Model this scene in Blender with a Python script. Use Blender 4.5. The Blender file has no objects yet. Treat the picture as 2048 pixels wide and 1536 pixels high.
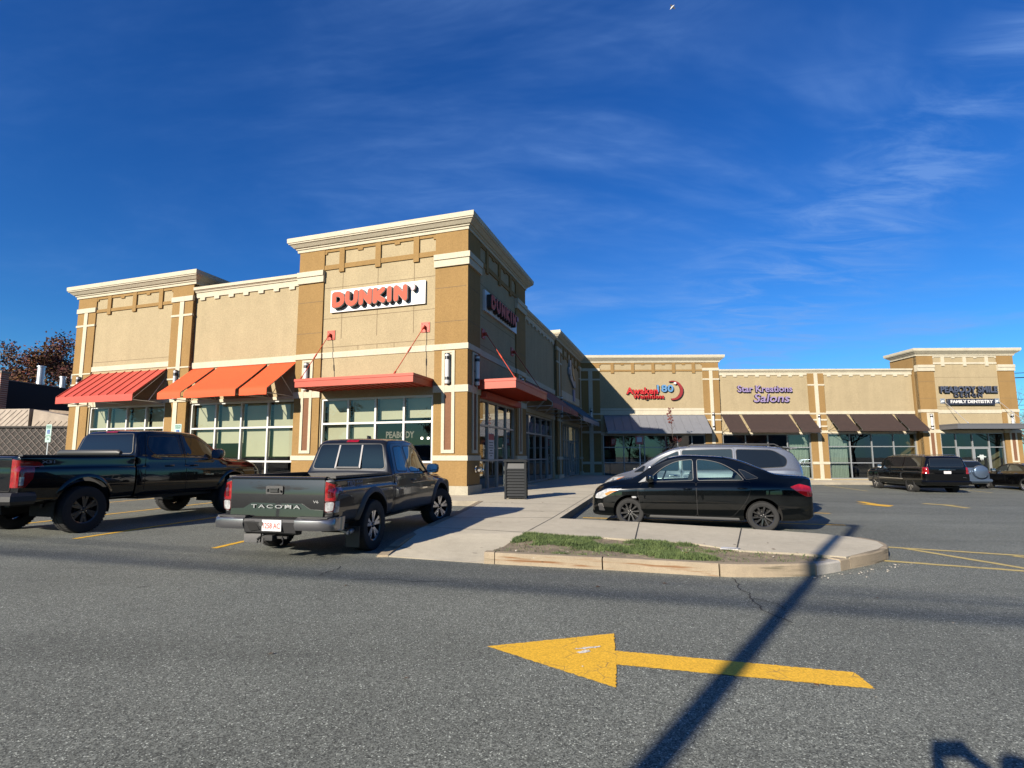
import bpy, bmesh, math, random
import numpy as np
from mathutils import Vector, Matrix, noise
from mathutils.bvhtree import BVHTree
from mathutils.geometry import delaunay_2d_cdt
from mathutils.interpolate import poly_3d_calc
R = math.radians
random.seed(7)
scene = bpy.context.scene
col = scene.collection

# ------------------------------------------------------------------ materials
MATS = {}
K = .53   # one reflectance scale for every painted or mineral surface
def mat(name, c=(.5, .5, .5), rough=.6, metal=0., spec=.5, var=0., vscale=4., bump=0., bscale=60., coat=0., emis=None, vcol=None, vmode=None):
    if name in MATS: return MATS[name]
    if metal < .5: c = tuple(x*K for x in c)
    if vcol: vcol = tuple(x*K for x in vcol)
    m = bpy.data.materials.new(name); m.use_nodes = True
    nt = m.node_tree; b = nt.nodes['Principled BSDF']
    b.inputs['Base Color'].default_value = (*c, 1)
    b.inputs['Roughness'].default_value = rough
    b.inputs['Metallic'].default_value = metal
    b.inputs['Specular IOR Level'].default_value = spec
    b.inputs['Coat Weight'].default_value = coat
    b.inputs['Coat Roughness'].default_value = .03
    if emis:
        b.inputs['Emission Color'].default_value = (*emis[:3], 1); b.inputs['Emission Strength'].default_value = emis[3]
    tc = nt.nodes.new('ShaderNodeTexCoord')
    if var > 0 or vcol:
        n = nt.nodes.new('ShaderNodeTexNoise'); n.inputs['Scale'].default_value = vscale; n.inputs['Detail'].default_value = 6; n.inputs['Roughness'].default_value = .65
        nt.links.new(tc.outputs['Object'], n.inputs['Vector'])
        r = nt.nodes.new('ShaderNodeValToRGB')
        r.color_ramp.elements[0].position = .3; r.color_ramp.elements[1].position = .7
        c0 = tuple(max(0, x * (1 - var)) for x in c); c1 = vcol if vcol else tuple(min(1, x * (1 + var)) for x in c)
        r.color_ramp.elements[0].color = (*c0, 1); r.color_ramp.elements[1].color = (*c1, 1)
        nt.links.new(n.outputs['Fac'], r.inputs['Fac']); nt.links.new(r.outputs['Color'], b.inputs['Base Color'])
    if bump > 0:
        n2 = nt.nodes.new('ShaderNodeTexNoise'); n2.inputs['Scale'].default_value = bscale; n2.inputs['Detail'].default_value = 4
        nt.links.new(tc.outputs['Object'], n2.inputs['Vector'])
        bp = nt.nodes.new('ShaderNodeBump'); bp.inputs['Strength'].default_value = bump; bp.inputs['Distance'].default_value = .02
        nt.links.new(n2.outputs['Fac'], bp.inputs['Height']); nt.links.new(bp.outputs['Normal'], b.inputs['Normal'])
    MATS[name] = m
    return m

def stucco(name, c):
    """exterior acrylic render: fine grain, faint blotches and a few vertical weather streaks"""
    m = mat(name, c, rough=.93, spec=.15)
    nt = m.node_tree; b = nt.nodes['Principled BSDF']; L = nt.links
    tc = nt.nodes.new('ShaderNodeTexCoord')
    n1 = nt.nodes.new('ShaderNodeTexNoise'); n1.inputs['Scale'].default_value = 1.1; n1.inputs['Detail'].default_value = 8; n1.inputs['Roughness'].default_value = .7
    L.new(tc.outputs['Object'], n1.inputs['Vector'])
    mp = nt.nodes.new('ShaderNodeMapping'); mp.inputs['Scale'].default_value = (2.6, 2.6, .22)
    L.new(tc.outputs['Object'], mp.inputs['Vector'])
    n2 = nt.nodes.new('ShaderNodeTexNoise'); n2.inputs['Scale'].default_value = 1.; n2.inputs['Detail'].default_value = 6
    L.new(mp.outputs['Vector'], n2.inputs['Vector'])
    n3 = nt.nodes.new('ShaderNodeTexNoise'); n3.inputs['Scale'].default_value = 22.; n3.inputs['Detail'].default_value = 5; n3.inputs['Roughness'].default_value = .8
    L.new(tc.outputs['Object'], n3.inputs['Vector'])
    def mr(sock, a, b_, lo, hi):
        k = nt.nodes.new('ShaderNodeMapRange'); L.new(sock, k.inputs['Value'])
        k.inputs['From Min'].default_value = a; k.inputs['From Max'].default_value = b_; k.inputs['To Min'].default_value = lo; k.inputs['To Max'].default_value = hi
        return k.outputs['Result']
    def mul(x, y):
        k = nt.nodes.new('ShaderNodeMath'); k.operation = 'MULTIPLY'; L.new(x, k.inputs[0]); L.new(y, k.inputs[1]); return k.outputs[0]
    f = mul(mul(mr(n1.outputs['Fac'], .3, .7, .94, 1.06), mr(n2.outputs['Fac'], .35, .75, 1.03, .94)), mr(n3.outputs['Fac'], .35, .65, .84, 1.14))
    vm = nt.nodes.new('ShaderNodeVectorMath'); vm.operation = 'SCALE'; vm.inputs[0].default_value = tuple(x*K for x in c); L.new(f, vm.inputs['Scale'])
    L.new(vm.outputs['Vector'], b.inputs['Base Color'])
    bp = nt.nodes.new('ShaderNodeBump'); bp.inputs['Strength'].default_value = .35; bp.inputs['Distance'].default_value = .01
    n4 = nt.nodes.new('ShaderNodeTexNoise'); n4.inputs['Scale'].default_value = 90.; L.new(tc.outputs['Object'], n4.inputs['Vector'])
    L.new(n4.outputs['Fac'], bp.inputs['Height']); L.new(bp.outputs['Normal'], b.inputs['Normal'])
    return m

def glass_mat(name, tint=(.55, .6, .58), refl=1.0, f0=.06, rough=.0, opaque=None, wob=.0):
    """thin pane: fresnel mirror over tinted clear (or over an opaque dark film)"""
    m = bpy.data.materials.new(name); m.use_nodes = True; nt = m.node_tree; L = nt.links
    nt.nodes.remove(nt.nodes['Principled BSDF']); out = nt.nodes['Material Output']
    mx = nt.nodes.new('ShaderNodeMixShader'); g = nt.nodes.new('ShaderNodeBsdfGlossy'); g.inputs['Roughness'].default_value = rough
    g.inputs['Color'].default_value = (refl, refl, refl, 1)
    if opaque: t = nt.nodes.new('ShaderNodeBsdfDiffuse'); t.inputs['Color'].default_value = (*opaque, 1)
    else: t = nt.nodes.new('ShaderNodeBsdfTransparent'); t.inputs['Color'].default_value = (*tint, 1)
    lw = nt.nodes.new('ShaderNodeLayerWeight'); lw.inputs['Blend'].default_value = .5
    pw = nt.nodes.new('ShaderNodeMath'); pw.operation = 'POWER'; L.new(lw.outputs['Facing'], pw.inputs[0]); pw.inputs[1].default_value = 4.
    mr = nt.nodes.new('ShaderNodeMapRange'); L.new(pw.outputs[0], mr.inputs['Value']); mr.inputs['To Min'].default_value = f0; mr.inputs['To Max'].default_value = 1.
    L.new(mr.outputs['Result'], mx.inputs['Fac']); L.new(t.outputs[0], mx.inputs[1]); L.new(g.outputs[0], mx.inputs[2]); L.new(mx.outputs[0], out.inputs['Surface'])
    if wob:
        tc = nt.nodes.new('ShaderNodeTexCoord'); n = nt.nodes.new('ShaderNodeTexNoise'); n.inputs['Scale'].default_value = .9; n.inputs['Detail'].default_value = 1
        L.new(tc.outputs['Object'], n.inputs['Vector']); bp = nt.nodes.new('ShaderNodeBump'); bp.inputs['Strength'].default_value = wob; bp.inputs['Distance'].default_value = .02
        L.new(n.outputs['Fac'], bp.inputs['Height']); L.new(bp.outputs['Normal'], g.inputs['Normal'])
    MATS[name] = m
    return m

# ------------------------------------------------------------------ mesh builder
class MB:
    def __init__(s, fr=None):
        s.v = []; s.f = []; s.m = []; s.fr = fr; s.n = None
    def p(s, q):
        return s.fr(*q) if s.fr else tuple(q)
    def add(s, vs, fs, m=0):
        k = len(s.v); s.v += [s.p(q) for q in vs]
        for i, f in enumerate(fs):
            s.f.append([k + j for j in f]); s.m.append(m[i] if isinstance(m, (list, tuple)) else m)
    def box(s, a, b, m=0):
        x0, y0, z0 = a; x1, y1, z1 = b
        s.add([(x0,y0,z0),(x1,y0,z0),(x1,y1,z0),(x0,y1,z0),(x0,y0,z1),(x1,y0,z1),(x1,y1,z1),(x0,y1,z1)],
              [(0,3,2,1),(4,5,6,7),(0,1,5,4),(1,2,6,5),(2,3,7,6),(3,0,4,7)], m)
    def prism(s, pts, off, m=0, mcap=None):
        """closed polygon pts (3D) swept along off"""
        n = len(pts); o = off
        vs = list(pts) + [(p[0]+o[0], p[1]+o[1], p[2]+o[2]) for p in pts]
        fs = [tuple(range(n))[::-1], tuple(range(n, 2*n))] + [(i, (i+1) % n, n+(i+1) % n, n+i) for i in range(n)]
        s.add(vs, fs, [m, m if mcap is None else mcap] + [m]*n)
    def tube(s, pts, r, n=8, m=0, cap=True):
        pts = [Vector(q) for q in pts]; rr = r if isinstance(r, (list, tuple)) else [r]*len(pts)
        vs = []; up = Vector((0, 0, 1))
        for i, q in enumerate(pts):
            d = (pts[min(i+1, len(pts)-1)] - pts[max(i-1, 0)]).normalized()
            a = d.cross(up)
            if a.length < 1e-3: a = d.cross(Vector((1, 0, 0)))
            a.normalize(); b = d.cross(a)
            for k in range(n):
                t = 2*math.pi*(k+.5)/n; vs.append(tuple(q + (a*math.cos(t) + b*math.sin(t))*rr[i]))
        fs = [(i*n+k, i*n+(k+1) % n, (i+1)*n+(k+1) % n, (i+1)*n+k) for i in range(len(pts)-1) for k in range(n)]
        if cap: fs += [tuple(range(n))[::-1], tuple((len(pts)-1)*n+k for k in range(n))]
        s.add(vs, fs, m)
    def lathe(s, prof, c=(0,0,0), axis=(0,0,1), n=24, m=0, mf=None):
        """prof: [(r, h)] along axis"""
        ax = Vector(axis).normalized(); a = ax.orthogonal().normalized(); b = ax.cross(a); c = Vector(c)
        vs = [tuple(c + ax*h + (a*math.cos(2*math.pi*k/n) + b*math.sin(2*math.pi*k/n))*r) for r, h in prof for k in range(n)]
        fs = []; ms = []
        for i in range(len(prof)-1):
            for k in range(n): fs.append((i*n+k, i*n+(k+1) % n, (i+1)*n+(k+1) % n, (i+1)*n+k)); ms.append(mf[i] if mf else m)
        s.add(vs, fs, ms)
    def build(s, name, mats, parent=None, smooth=None, loc=None, recalc=True, merge=False):
        me = bpy.data.meshes.new(name)
        off = Vector((0, 0, 0))
        if parent is not None and loc is None and not parent.get('_local'): off = WL(parent)
        if loc is not None: off = Vector(loc)
        me.from_pydata([tuple(Vector(q) - off) for q in s.v], [], s.f)
        if not isinstance(mats, (list, tuple)): mats = [mats]
        for k in mats: me.materials.append(k)
        for i, pl in enumerate(me.polygons): pl.material_index = s.m[i]
        if recalc or merge:
            bm = bmesh.new(); bm.from_mesh(me)
            if merge: bmesh.ops.remove_doubles(bm, verts=bm.verts, dist=1e-5)
            bmesh.ops.recalc_face_normals(bm, faces=bm.faces); bm.to_mesh(me); bm.free()
        if smooth:
            me.shade_smooth()
            if smooth < 180: me.set_sharp_from_angle(angle=R(smooth))
        if s.n: me.normals_split_custom_set_from_vertices(s.n)
        o = bpy.data.objects.new(name, me); col.objects.link(o)
        if parent is not None: o.parent = parent
        if loc is not None: o.location = loc
        return o

def WL(o):
    v = Vector(o.location); p = o.parent
    while p: v = v + Vector(p.location); p = p.parent
    return v
def tag(o, label=None, cat=None, group=None, kind=None):
    if label: o['label'] = label
    if cat: o['category'] = cat
    if group: o['group'] = group
    if kind: o['kind'] = kind
    return o
def thing(name, loc, label, cat, group=None, rz=0):
    o = bpy.data.objects.new(name, None); col.objects.link(o); o.location = loc; o.rotation_euler = (0, 0, rz)
    o.empty_display_size = .2
    return tag(o, label, cat, group)
def copy_tree(o, parent=None):
    c = o.copy(); col.objects.link(c)
    if parent: c.parent = parent
    for ch in list(o.children): copy_tree(ch, c)
    return c

def text_data(s, size=1., ext=0., offset=0., fit=None, shear=0., spacing=1.):
    """built-in font -> verts, faces, centred on the origin; fit=(w,h)"""
    cu = bpy.data.curves.new('txt', 'FONT'); cu.body = s; cu.size = size; cu.extrude = ext; cu.offset = offset; cu.resolution_u = 3; cu.shear = shear; cu.space_character = spacing
    o = bpy.data.objects.new('txt', cu); col.objects.link(o)
    dg = bpy.context.evaluated_depsgraph_get(); dg.update()
    me = o.evaluated_get(dg).to_mesh()
    V = [tuple(v.co) for v in me.vertices]; F = [tuple(p.vertices) for p in me.polygons]; N = [p.normal.z for p in me.polygons]
    o.evaluated_get(dg).to_mesh_clear(); bpy.data.objects.remove(o); bpy.data.curves.remove(cu)
    xs = [v[0] for v in V]; ys = [v[1] for v in V]; cx = (min(xs)+max(xs))/2; cy = (min(ys)+max(ys))/2
    sx = sy = 1
    if fit:
        sx = fit[0]/(max(xs)-min(xs)); sy = fit[1]/(max(ys)-min(ys)) if fit[1] else sx
    return [((x-cx)*sx, (y-cy)*sy, z) for x, y, z in V], F, N
def add_text(mb, s, place, fit, ext=.01, m_face=0, m_side=1, offset=0., shear=0., spacing=1.):
    """place(a,b,c) -> point in mb frame; c is out of the surface"""
    V, F, N = text_data(s, 1., ext, offset, fit, shear, spacing)
    mb.add([place(*v) for v in V], F, [m_face if n > .9 else m_side for n in N])

# ------------------------------------------------------------------ ground height
def S_(x, a, b):
    t = min(1, max(0, (x-a)/(b-a))); return t*t*(3-2*t)
def gz(x, y): return -.38*S_(x, 5, 20)*S_(y, 9, 24)

def cdt(outline, step=.5, extra=()):
    """triangulate a 2D polygon with interior points"""
    xs = [p[0] for p in outline]; ys = [p[1] for p in outline]; n = len(outline)
    def inside(x, y):
        c = False
        for i in range(n):
            x1, y1 = outline[i]; x2, y2 = outline[i-1]
            if (y1 > y) != (y2 > y) and x < (x2-x1)*(y-y1)/(y2-y1)+x1: c = not c
        return c
    pts = []; k = 0; ring = []
    for i in range(n):
        a = Vector(outline[i]); b = Vector(outline[(i+1) % n]); m = max(1, int((b-a).length/step))
        for j in range(m): ring.append(a.lerp(b, j/m))
    pts = ring[:]
    x = min(xs)+step*.5
    while x < max(xs):
        y = min(ys)+step*.5
        while y < max(ys):
            if inside(x, y):
                q = Vector((x, y))
                if min((q-r).length_squared for r in ring) > (step*.35)**2: pts.append(q)
            y += step
        x += step
    m = len(ring); ed = [(i, (i+1) % m) for i in range(m)]
    V, E, F, _, _, _ = delaunay_2d_cdt(pts, ed, [tuple(range(m))], 1, 1e-6)
    F = [f for f in F if inside(*(sum((V[i] for i in f), Vector((0, 0)))/len(f)))]
    return V, F, m
def ragged(poly, step=.03, amp=.005):
    out = []; rnd = random.Random(len(poly)); n = len(poly)
    for i in range(n):
        a = Vector(poly[i]); b = Vector(poly[(i+1) % n]); m = max(1, int((b-a).length/step)); d = (b-a).normalized()
        for j in range(m):
            q = a.lerp(b, j/m); k = rnd.gauss(0, amp) if j else 0; out.append((q.x-d.y*k, q.y+d.x*k))
    return out
def sheet(name, outline, h, material, parent=None, step=1., kind=None, base=gz, skirt=0., mats=None):
    """flat polygon h above the ground surface; skirt = depth of the vertical edge"""
    V, F, m = cdt(outline, step); mb = MB()
    hh = h if callable(h) else (lambda x, y: h)
    mb.add([(v.x, v.y, base(v.x, v.y)+hh(v.x, v.y)) for v in V], F)
    if skirt:
        top = mb.v[:m]; mb.add(top+[(x, y, z-skirt) for x, y, z in top], [(i, m+i, m+(i+1) % m, (i+1) % m) for i in range(m)], 1 if mats else 0)
    o = mb.build(name, mats or material, parent, recalc=not skirt or True)
    # faces must look up
    me = o.data
    if me.polygons and sum(p.normal.z for p in me.polygons) < 0:
        me.flip_normals()
    if kind: o['kind'] = kind
    return o
def stroke_poly(pts, w):
    """polyline -> outline polygon of width w"""
    P = [Vector(p) for p in pts]; Lf = []; Rt = []
    for i, p in enumerate(P):
        d = (P[min(i+1, len(P)-1)] - P[max(i-1, 0)]).normalized(); n = Vector((-d.y, d.x))*w/2
        Lf.append(tuple(p+n)); Rt.append(tuple(p-n))
    return Lf + Rt[::-1]

# ------------------------------------------------------------------ ground & paving materials
def asphalt():
    m = mat('asphalt_aged', (.12, .12, .115), rough=.85, spec=.35); nt = m.node_tree; b = nt.nodes['Principled BSDF']; L = nt.links
    tc = nt.nodes.new('ShaderNodeTexCoord'); o = tc.outputs['Object']
    def nz(sc, det, rg=.6, mp=None):
        n = nt.nodes.new('ShaderNodeTexNoise'); n.inputs['Scale'].default_value = sc; n.inputs['Detail'].default_value = det; n.inputs['Roughness'].default_value = rg
        L.new(mp or o, n.inputs['Vector']); return n.outputs['Fac']
    def mr(s, a, b_, lo, hi):
        k = nt.nodes.new('ShaderNodeMapRange'); L.new(s, k.inputs['Value'])
        k.inputs['From Min'].default_value = a; k.inputs['From Max'].default_value = b_; k.inputs['To Min'].default_value = lo; k.inputs['To Max'].default_value = hi
        return k.outputs['Result']
    def op(x, y, kind='MULTIPLY'):
        k = nt.nodes.new('ShaderNodeMath'); k.operation = kind; L.new(x, k.inputs[0]); L.new(y, k.inputs[1]); return k.outputs[0]
    vo = nt.nodes.new('ShaderNodeTexVoronoi'); vo.inputs['Scale'].default_value = 150; L.new(o, vo.inputs['Vector'])
    sep = nt.nodes.new('ShaderNodeSeparateColor'); L.new(vo.outputs['Color'], sep.inputs[0])
    vo2 = nt.nodes.new('ShaderNodeTexVoronoi'); vo2.inputs['Scale'].default_value = 60; L.new(o, vo2.inputs['Vector'])
    sep2 = nt.nodes.new('ShaderNodeSeparateColor'); L.new(vo2.outputs['Color'], sep2.inputs[0])
    grain = mr(sep.outputs[0], 0, 1, .32, 1.70)
    grain2 = mr(sep2.outputs[1], 0, 1, .8, 1.2)
    fleck = mr(sep.outputs[1], .965, .975, 0., 2.3)
    mp = nt.nodes.new('ShaderNodeMapping'); mp.inputs['Scale'].default_value = (.12, .55, 1); mp.inputs['Rotation'].default_value = (0, 0, R(12)); L.new(o, mp.inputs['Vector'])
    big = mr(nz(.35, 5), .3, .7, .84, 1.14); streak = mr(nz(1., 6, .6, mp.outputs[0]), .3, .72, .88, 1.1); stain = mr(nz(1.7, 4, .7), .68, .78, 1., .78)
    drip = mr(nz(3.3, 3, .5), .70, .74, 1., .62); tr_ = nt.nodes.new('ShaderNodeMapping'); tr_.inputs['Scale'].default_value = (.10, 1.1, 1); tr_.inputs['Rotation'].default_value = (0, 0, R(18)); L.new(o, tr_.inputs['Vector'])
    track = mr(nz(.9, 3, .5, tr_.outputs[0]), .52, .66, 1., .84)
    f = op(op(op(op(op(op(grain, grain2), big), streak), stain), drip), track)
    f = op(f, fleck, 'ADD')
    vm = nt.nodes.new('ShaderNodeVectorMath'); vm.operation = 'SCALE'; vm.inputs[0].default_value = (.119, .126, .109); L.new(f, vm.inputs['Scale'])
    L.new(vm.outputs['Vector'], b.inputs['Base Color'])
    bp = nt.nodes.new('ShaderNodeBump'); bp.inputs['Strength'].default_value = .65; bp.inputs['Distance'].default_value = .006
    L.new(grain, bp.inputs['Height']); L.new(bp.outputs['Normal'], b.inputs['Normal'])
    return m
def concrete(name='concrete_paving', c=(.74, .67, .52), var=.14):
    m = mat(name, c, rough=.9, spec=.2); nt = m.node_tree; b = nt.nodes['Principled BSDF']; L = nt.links
    tc = nt.nodes.new('ShaderNodeTexCoord'); o = tc.outputs['Object']
    fs = []
    for sc, det, lo, hi in ((.7, 6, 1-var, 1+var*.7), (7, 5, .93, 1.06), (130, 3, .8, 1.2)):
        n = nt.nodes.new('ShaderNodeTexNoise'); n.inputs['Scale'].default_value = sc; n.inputs['Detail'].default_value = det; n.inputs['Roughness'].default_value = .65; L.new(o, n.inputs['Vector'])
        k = nt.nodes.new('ShaderNodeMapRange'); L.new(n.outputs['Fac'], k.inputs['Value']); k.inputs['From Min'].default_value = .3; k.inputs['From Max'].default_value = .7; k.inputs['To Min'].default_value = lo; k.inputs['To Max'].default_value = hi; fs.append(k.outputs['Result'])
    # dark spots (old gum)
    vo = nt.nodes.new('ShaderNodeTexVoronoi'); vo.inputs['Scale'].default_value = 1.7; L.new(o, vo.inputs['Vector'])
    k = nt.nodes.new('ShaderNodeMapRange'); L.new(vo.outputs['Distance'], k.inputs['Value']); k.inputs['From Min'].default_value = .03; k.inputs['From Max'].default_value = .06; k.inputs['To Min'].default_value = .72; k.inputs['To Max'].default_value = 1; fs.append(k.outputs['Result'])
    f = fs[0]
    for g in fs[1:]:
        q = nt.nodes.new('ShaderNodeMath'); q.operation = 'MULTIPLY'; L.new(f, q.inputs[0]); L.new(g, q.inputs[1]); f = q.outputs[0]
    vm = nt.nodes.new('ShaderNodeVectorMath'); vm.operation = 'SCALE'; vm.inputs[0].default_value = tuple(x*K for x in c); L.new(f, vm.inputs['Scale'])
    L.new(vm.outputs['Vector'], b.inputs['Base Color'])
    bp = nt.nodes.new('ShaderNodeBump'); bp.inputs['Strength'].default_value = .3; bp.inputs['Distance'].default_value = .004
    L.new(fs[2], bp.inputs['Height']); L.new(bp.outputs['Normal'], b.inputs['Normal'])
    return m
def paint_mat(name, c, wear=.62, under=(.13, .13, .125)):
    """road paint worn through to the asphalt along its own cracks and scuffs"""
    m = mat(name, c, rough=.7, spec=.3); nt = m.node_tree; b = nt.nodes['Principled BSDF']; L = nt.links
    tc = nt.nodes.new('ShaderNodeTexCoord'); o = tc.outputs['Object']
    n = nt.nodes.new('ShaderNodeTexNoise'); n.inputs['Scale'].default_value = 5; n.inputs['Detail'].default_value = 10; n.inputs['Roughness'].default_value = .85; L.new(o, n.inputs['Vector'])
    k = nt.nodes.new('ShaderNodeMapRange'); L.new(n.outputs['Fac'], k.inputs['Value']); k.inputs['From Min'].default_value = wear; k.inputs['From Max'].default_value = wear+.1
    vo = nt.nodes.new('ShaderNodeTexVoronoi'); vo.feature = 'DISTANCE_TO_EDGE'; vo.inputs['Scale'].default_value = 6.5; L.new(o, vo.inputs['Vector'])
    nm = nt.nodes.new('ShaderNodeTexNoise'); nm.inputs['Scale'].default_value = 3.1; nm.inputs['Detail'].default_value = 3; L.new(o, nm.inputs['Vector'])
    k2 = nt.nodes.new('ShaderNodeMapRange'); L.new(vo.outputs['Distance'], k2.inputs['Value']); k2.inputs['From Min'].default_value = .004; k2.inputs['From Max'].default_value = .02; k2.inputs['To Min'].default_value = 1; k2.inputs['To Max'].default_value = 0
    k3 = nt.nodes.new('ShaderNodeMapRange'); L.new(nm.outputs['Fac'], k3.inputs['Value']); k3.inputs['From Min'].default_value = .5; k3.inputs['From Max'].default_value = .6; k3.inputs['To Max'].default_value = .8
    q = nt.nodes.new('ShaderNodeMath'); q.operation = 'MULTIPLY'; L.new(k2.outputs[0], q.inputs[0]); L.new(k3.outputs[0], q.inputs[1])
    a = nt.nodes.new('ShaderNodeMath'); a.operation = 'MAXIMUM'; L.new(k.outputs[0], a.inputs[0]); L.new(q.outputs[0], a.inputs[1])
    n2 = nt.nodes.new('ShaderNodeTexNoise'); n2.inputs['Scale'].default_value = 90; n2.inputs['Detail'].default_value = 2; L.new(o, n2.inputs['Vector'])
    k4 = nt.nodes.new('ShaderNodeMapRange'); L.new(n2.outputs['Fac'], k4.inputs['Value']); k4.inputs['From Min'].default_value = .3; k4.inputs['From Max'].default_value = .7; k4.inputs['To Min'].default_value = .72; k4.inputs['To Max'].default_value = 1.18
    vm = nt.nodes.new('ShaderNodeVectorMath'); vm.operation = 'SCALE'; vm.inputs[0].default_value = tuple(x*K for x in c); L.new(k4.outputs[0], vm.inputs['Scale'])
    mx = nt.nodes.new('ShaderNodeMix'); mx.data_type = 'RGBA'; L.new(a.outputs[0], mx.inputs['Factor']); L.new(vm.outputs['Vector'], mx.inputs['A']); mx.inputs['B'].default_value = (*(x*K for x in under), 1)
    L.new(mx.outputs['Result'], b.inputs['Base Color'])
    bp = nt.nodes.new('ShaderNodeBump'); bp.inputs['Strength'].default_value = .4; bp.inputs['Distance'].default_value = .004; L.new(k4.outputs[0], bp.inputs['Height']); L.new(bp.outputs['Normal'], b.inputs['Normal'])
    return m
M_ASPH = asphalt(); M_CONC = concrete(); M_KERB = concrete('granite_kerb', (.44, .39, .30), .3)
M_YEL = paint_mat('yellow_paint', (1.22, .70, .055), .67); M_YEL2 = paint_mat('faded_yellow_paint', (.80, .62, .22), .62); M_WHT = paint_mat('white_paint', (1.2, 1.12, .95), .5)
M_DARKJ = mat('joint_dirt', (.035, .033, .03), .95)
M_CRACK = mat('crack_tar', (.03, .03, .03), .9)

# ------------------------------------------------------------------ ground
def grid_ground():
    xs = [-1500, -600, -250, -120, -70, -40] + [x for x in range(-30, 60, 2)] + [70, 100, 160, 300, 700, 1500]
    ys = [-1500, -500, -200, -80, -40, -20] + [y for y in range(-10, 60, 2)] + [70, 100, 160, 300, 700, 1500]
    mb = MB(); nx = len(xs)
    vs = [(x, y, gz(x, y)) for y in ys for x in xs]
    mb.add(vs, [(j*nx+i, j*nx+i+1, (j+1)*nx+i+1, (j+1)*nx+i) for j in range(len(ys)-1) for i in range(nx-1)])
    o = mb.build('parking_lot', M_ASPH, smooth=180); o['kind'] = 'structure'; o['label'] = 'grey aged asphalt of the parking lot'
grid_ground()
C0 = Vector((-.886, 17.829)); AF = R(-71.4); AS = R(19.4); AW = R(91.5)
eF = Vector((math.sin(AF), math.cos(AF))); nF = Vector((-math.cos(AF), math.sin(AF)))
eS = Vector((math.sin(AS), math.cos(AS))); nS = Vector((math.cos(AS), -math.sin(AS)))
eW = Vector((math.sin(AW), math.cos(AW))); nW = Vector((math.cos(AW), -math.sin(AW)))
IC = C0 + eS*22.3
def FF(s, d, z): q = C0+eF*s+nF*d; return (q.x, q.y, z)
def FS(s, d, z): q = C0+eS*s+nS*d; return (q.x, q.y, z)
def FW(s, d, z): q = IC+eW*s+nW*d; return (q.x, q.y, z)
def p2(t): return (t[0], t[1])

# pavement along the shops: ramp at the near end, strip beside the side shopfronts, strip in front of the far wing
def ramp_h(x, y):
    return .15*S_(y, 7.3, 9.3)+.003
side_walk = [(-1.59, 7.73), (-1.17, 10.2), (-.75, 12.7), (-.40, 15.4), p2(FS(0, 0, 0)), p2(FS(22.3, 0, 0)), p2(FS(22.3, 4.3, 0)), (5.25, 23.2), (3.34, 17.6), (1.36, 11.07), (.55, 9.05), (-.11, 7.23)]
sheet('pavement', side_walk, ramp_h, None, step=.7, kind='structure', skirt=.25, mats=[M_CONC, M_KERB])['label'] = 'concrete pavement with a ramp beside the side shopfronts'
front_walk = [(-.40, 15.4), p2(FF(0, 0, 0)), p2(FF(24, 0, 0)), p2(FF(24, 2.3, 0)), p2(FF(.6, 2.3, 0))]
sheet('pavement', front_walk, .1505, None, step=.9, kind='structure', skirt=.25, mats=[M_CONC, M_KERB])['label'] = 'concrete pavement along the orange awning front'
far_walk = [p2(FW(3.9, 0, 0)), p2(FW(36, 0, 0)), p2(FW(36, 3.8, 0)), p2(FW(4.0, 3.8, 0))]
sheet('pavement', far_walk, .1515, None, step=.9, kind='structure', skirt=.3, mats=[M_CONC, M_KERB])['label'] = 'concrete pavement in front of the far shops'
# island: concrete strip behind, grass bed in front, granite kerb round it
strip = [(1.36, 11.07), (2.82, 10.43), (4.38, 9.52), (5.3, 8.93), (5.62, 8.55), (5.72, 8.1), (5.55, 7.72), (5.25, 7.42), (4.44, 6.85), (4.13, 7.05), (3.3, 7.33), (2.94, 7.9), (1.46, 8.6), (.55, 9.05)]
sheet('island_pavement', strip, .156, None, step=.5, kind='structure', skirt=.2, mats=[M_CONC, M_KERB])['label'] = 'concrete strip of the traffic island behind the grass'
bed = [(.55, 9.05), (1.46, 8.6), (2.94, 7.9), (3.3, 7.33), (4.13, 7.05), (4.44, 6.85), (4.1, 6.75), (3.75, 6.62), (3.4, 6.58), (2.7, 6.6), (1.38, 6.98), (.05, 7.36), (-.0, 7.45)]
M_SOIL = mat('bare_soil', (.30, .225, .14), .95, var=.4, vscale=7, bump=.8, bscale=40, vcol=(.46, .37, .24))
sheet('soil_bed', bed, lambda x, y: .125+.03*noise.noise(Vector((x*1.7, y*1.7, 3))), M_SOIL, step=.15, kind='structure', skirt=.1)['label'] = 'bare soil of the island bed'

def kerb_block(path, w, z0, z1, name='kerbstone', label=None, mt=None):
    """granite kerb stone following path (outer edge), width w to the left of travel"""
    mb = MB(); P = [Vector(p) for p in path]; n = len(P); rows = []
    ch = .018
    for i, p in enumerate(P):
        d = (P[min(i+1, n-1)] - P[max(i-1, 0)]).normalized(); nn = Vector((-d.y, d.x))
        j = lambda a: a*noise.noise(Vector((p.x*3, p.y*3, a)))
        rows.append([(p.x, p.y, z0), (p.x+j(.01), p.y, z1-ch), (*(p+nn*ch), z1), (*(p+nn*(w-ch)), z1), (*(p+nn*w), z1-ch), (*(p+nn*w), z0)])
    vs = [q for r in rows for q in r]; k = 6
    fs = [(i*k+j, (i+1)*k+j, (i+1)*k+j+1, i*k+j+1) for i in range(n-1) for j in range(k-1)] + [tuple(range(k)), tuple((n-1)*k+j for j in range(k))[::-1]]
    mb.add(vs, fs); o = mb.build(name, mt or M_KERB); o['kind'] = 'structure'
    if label: o['label'] = label
    return o
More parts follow.
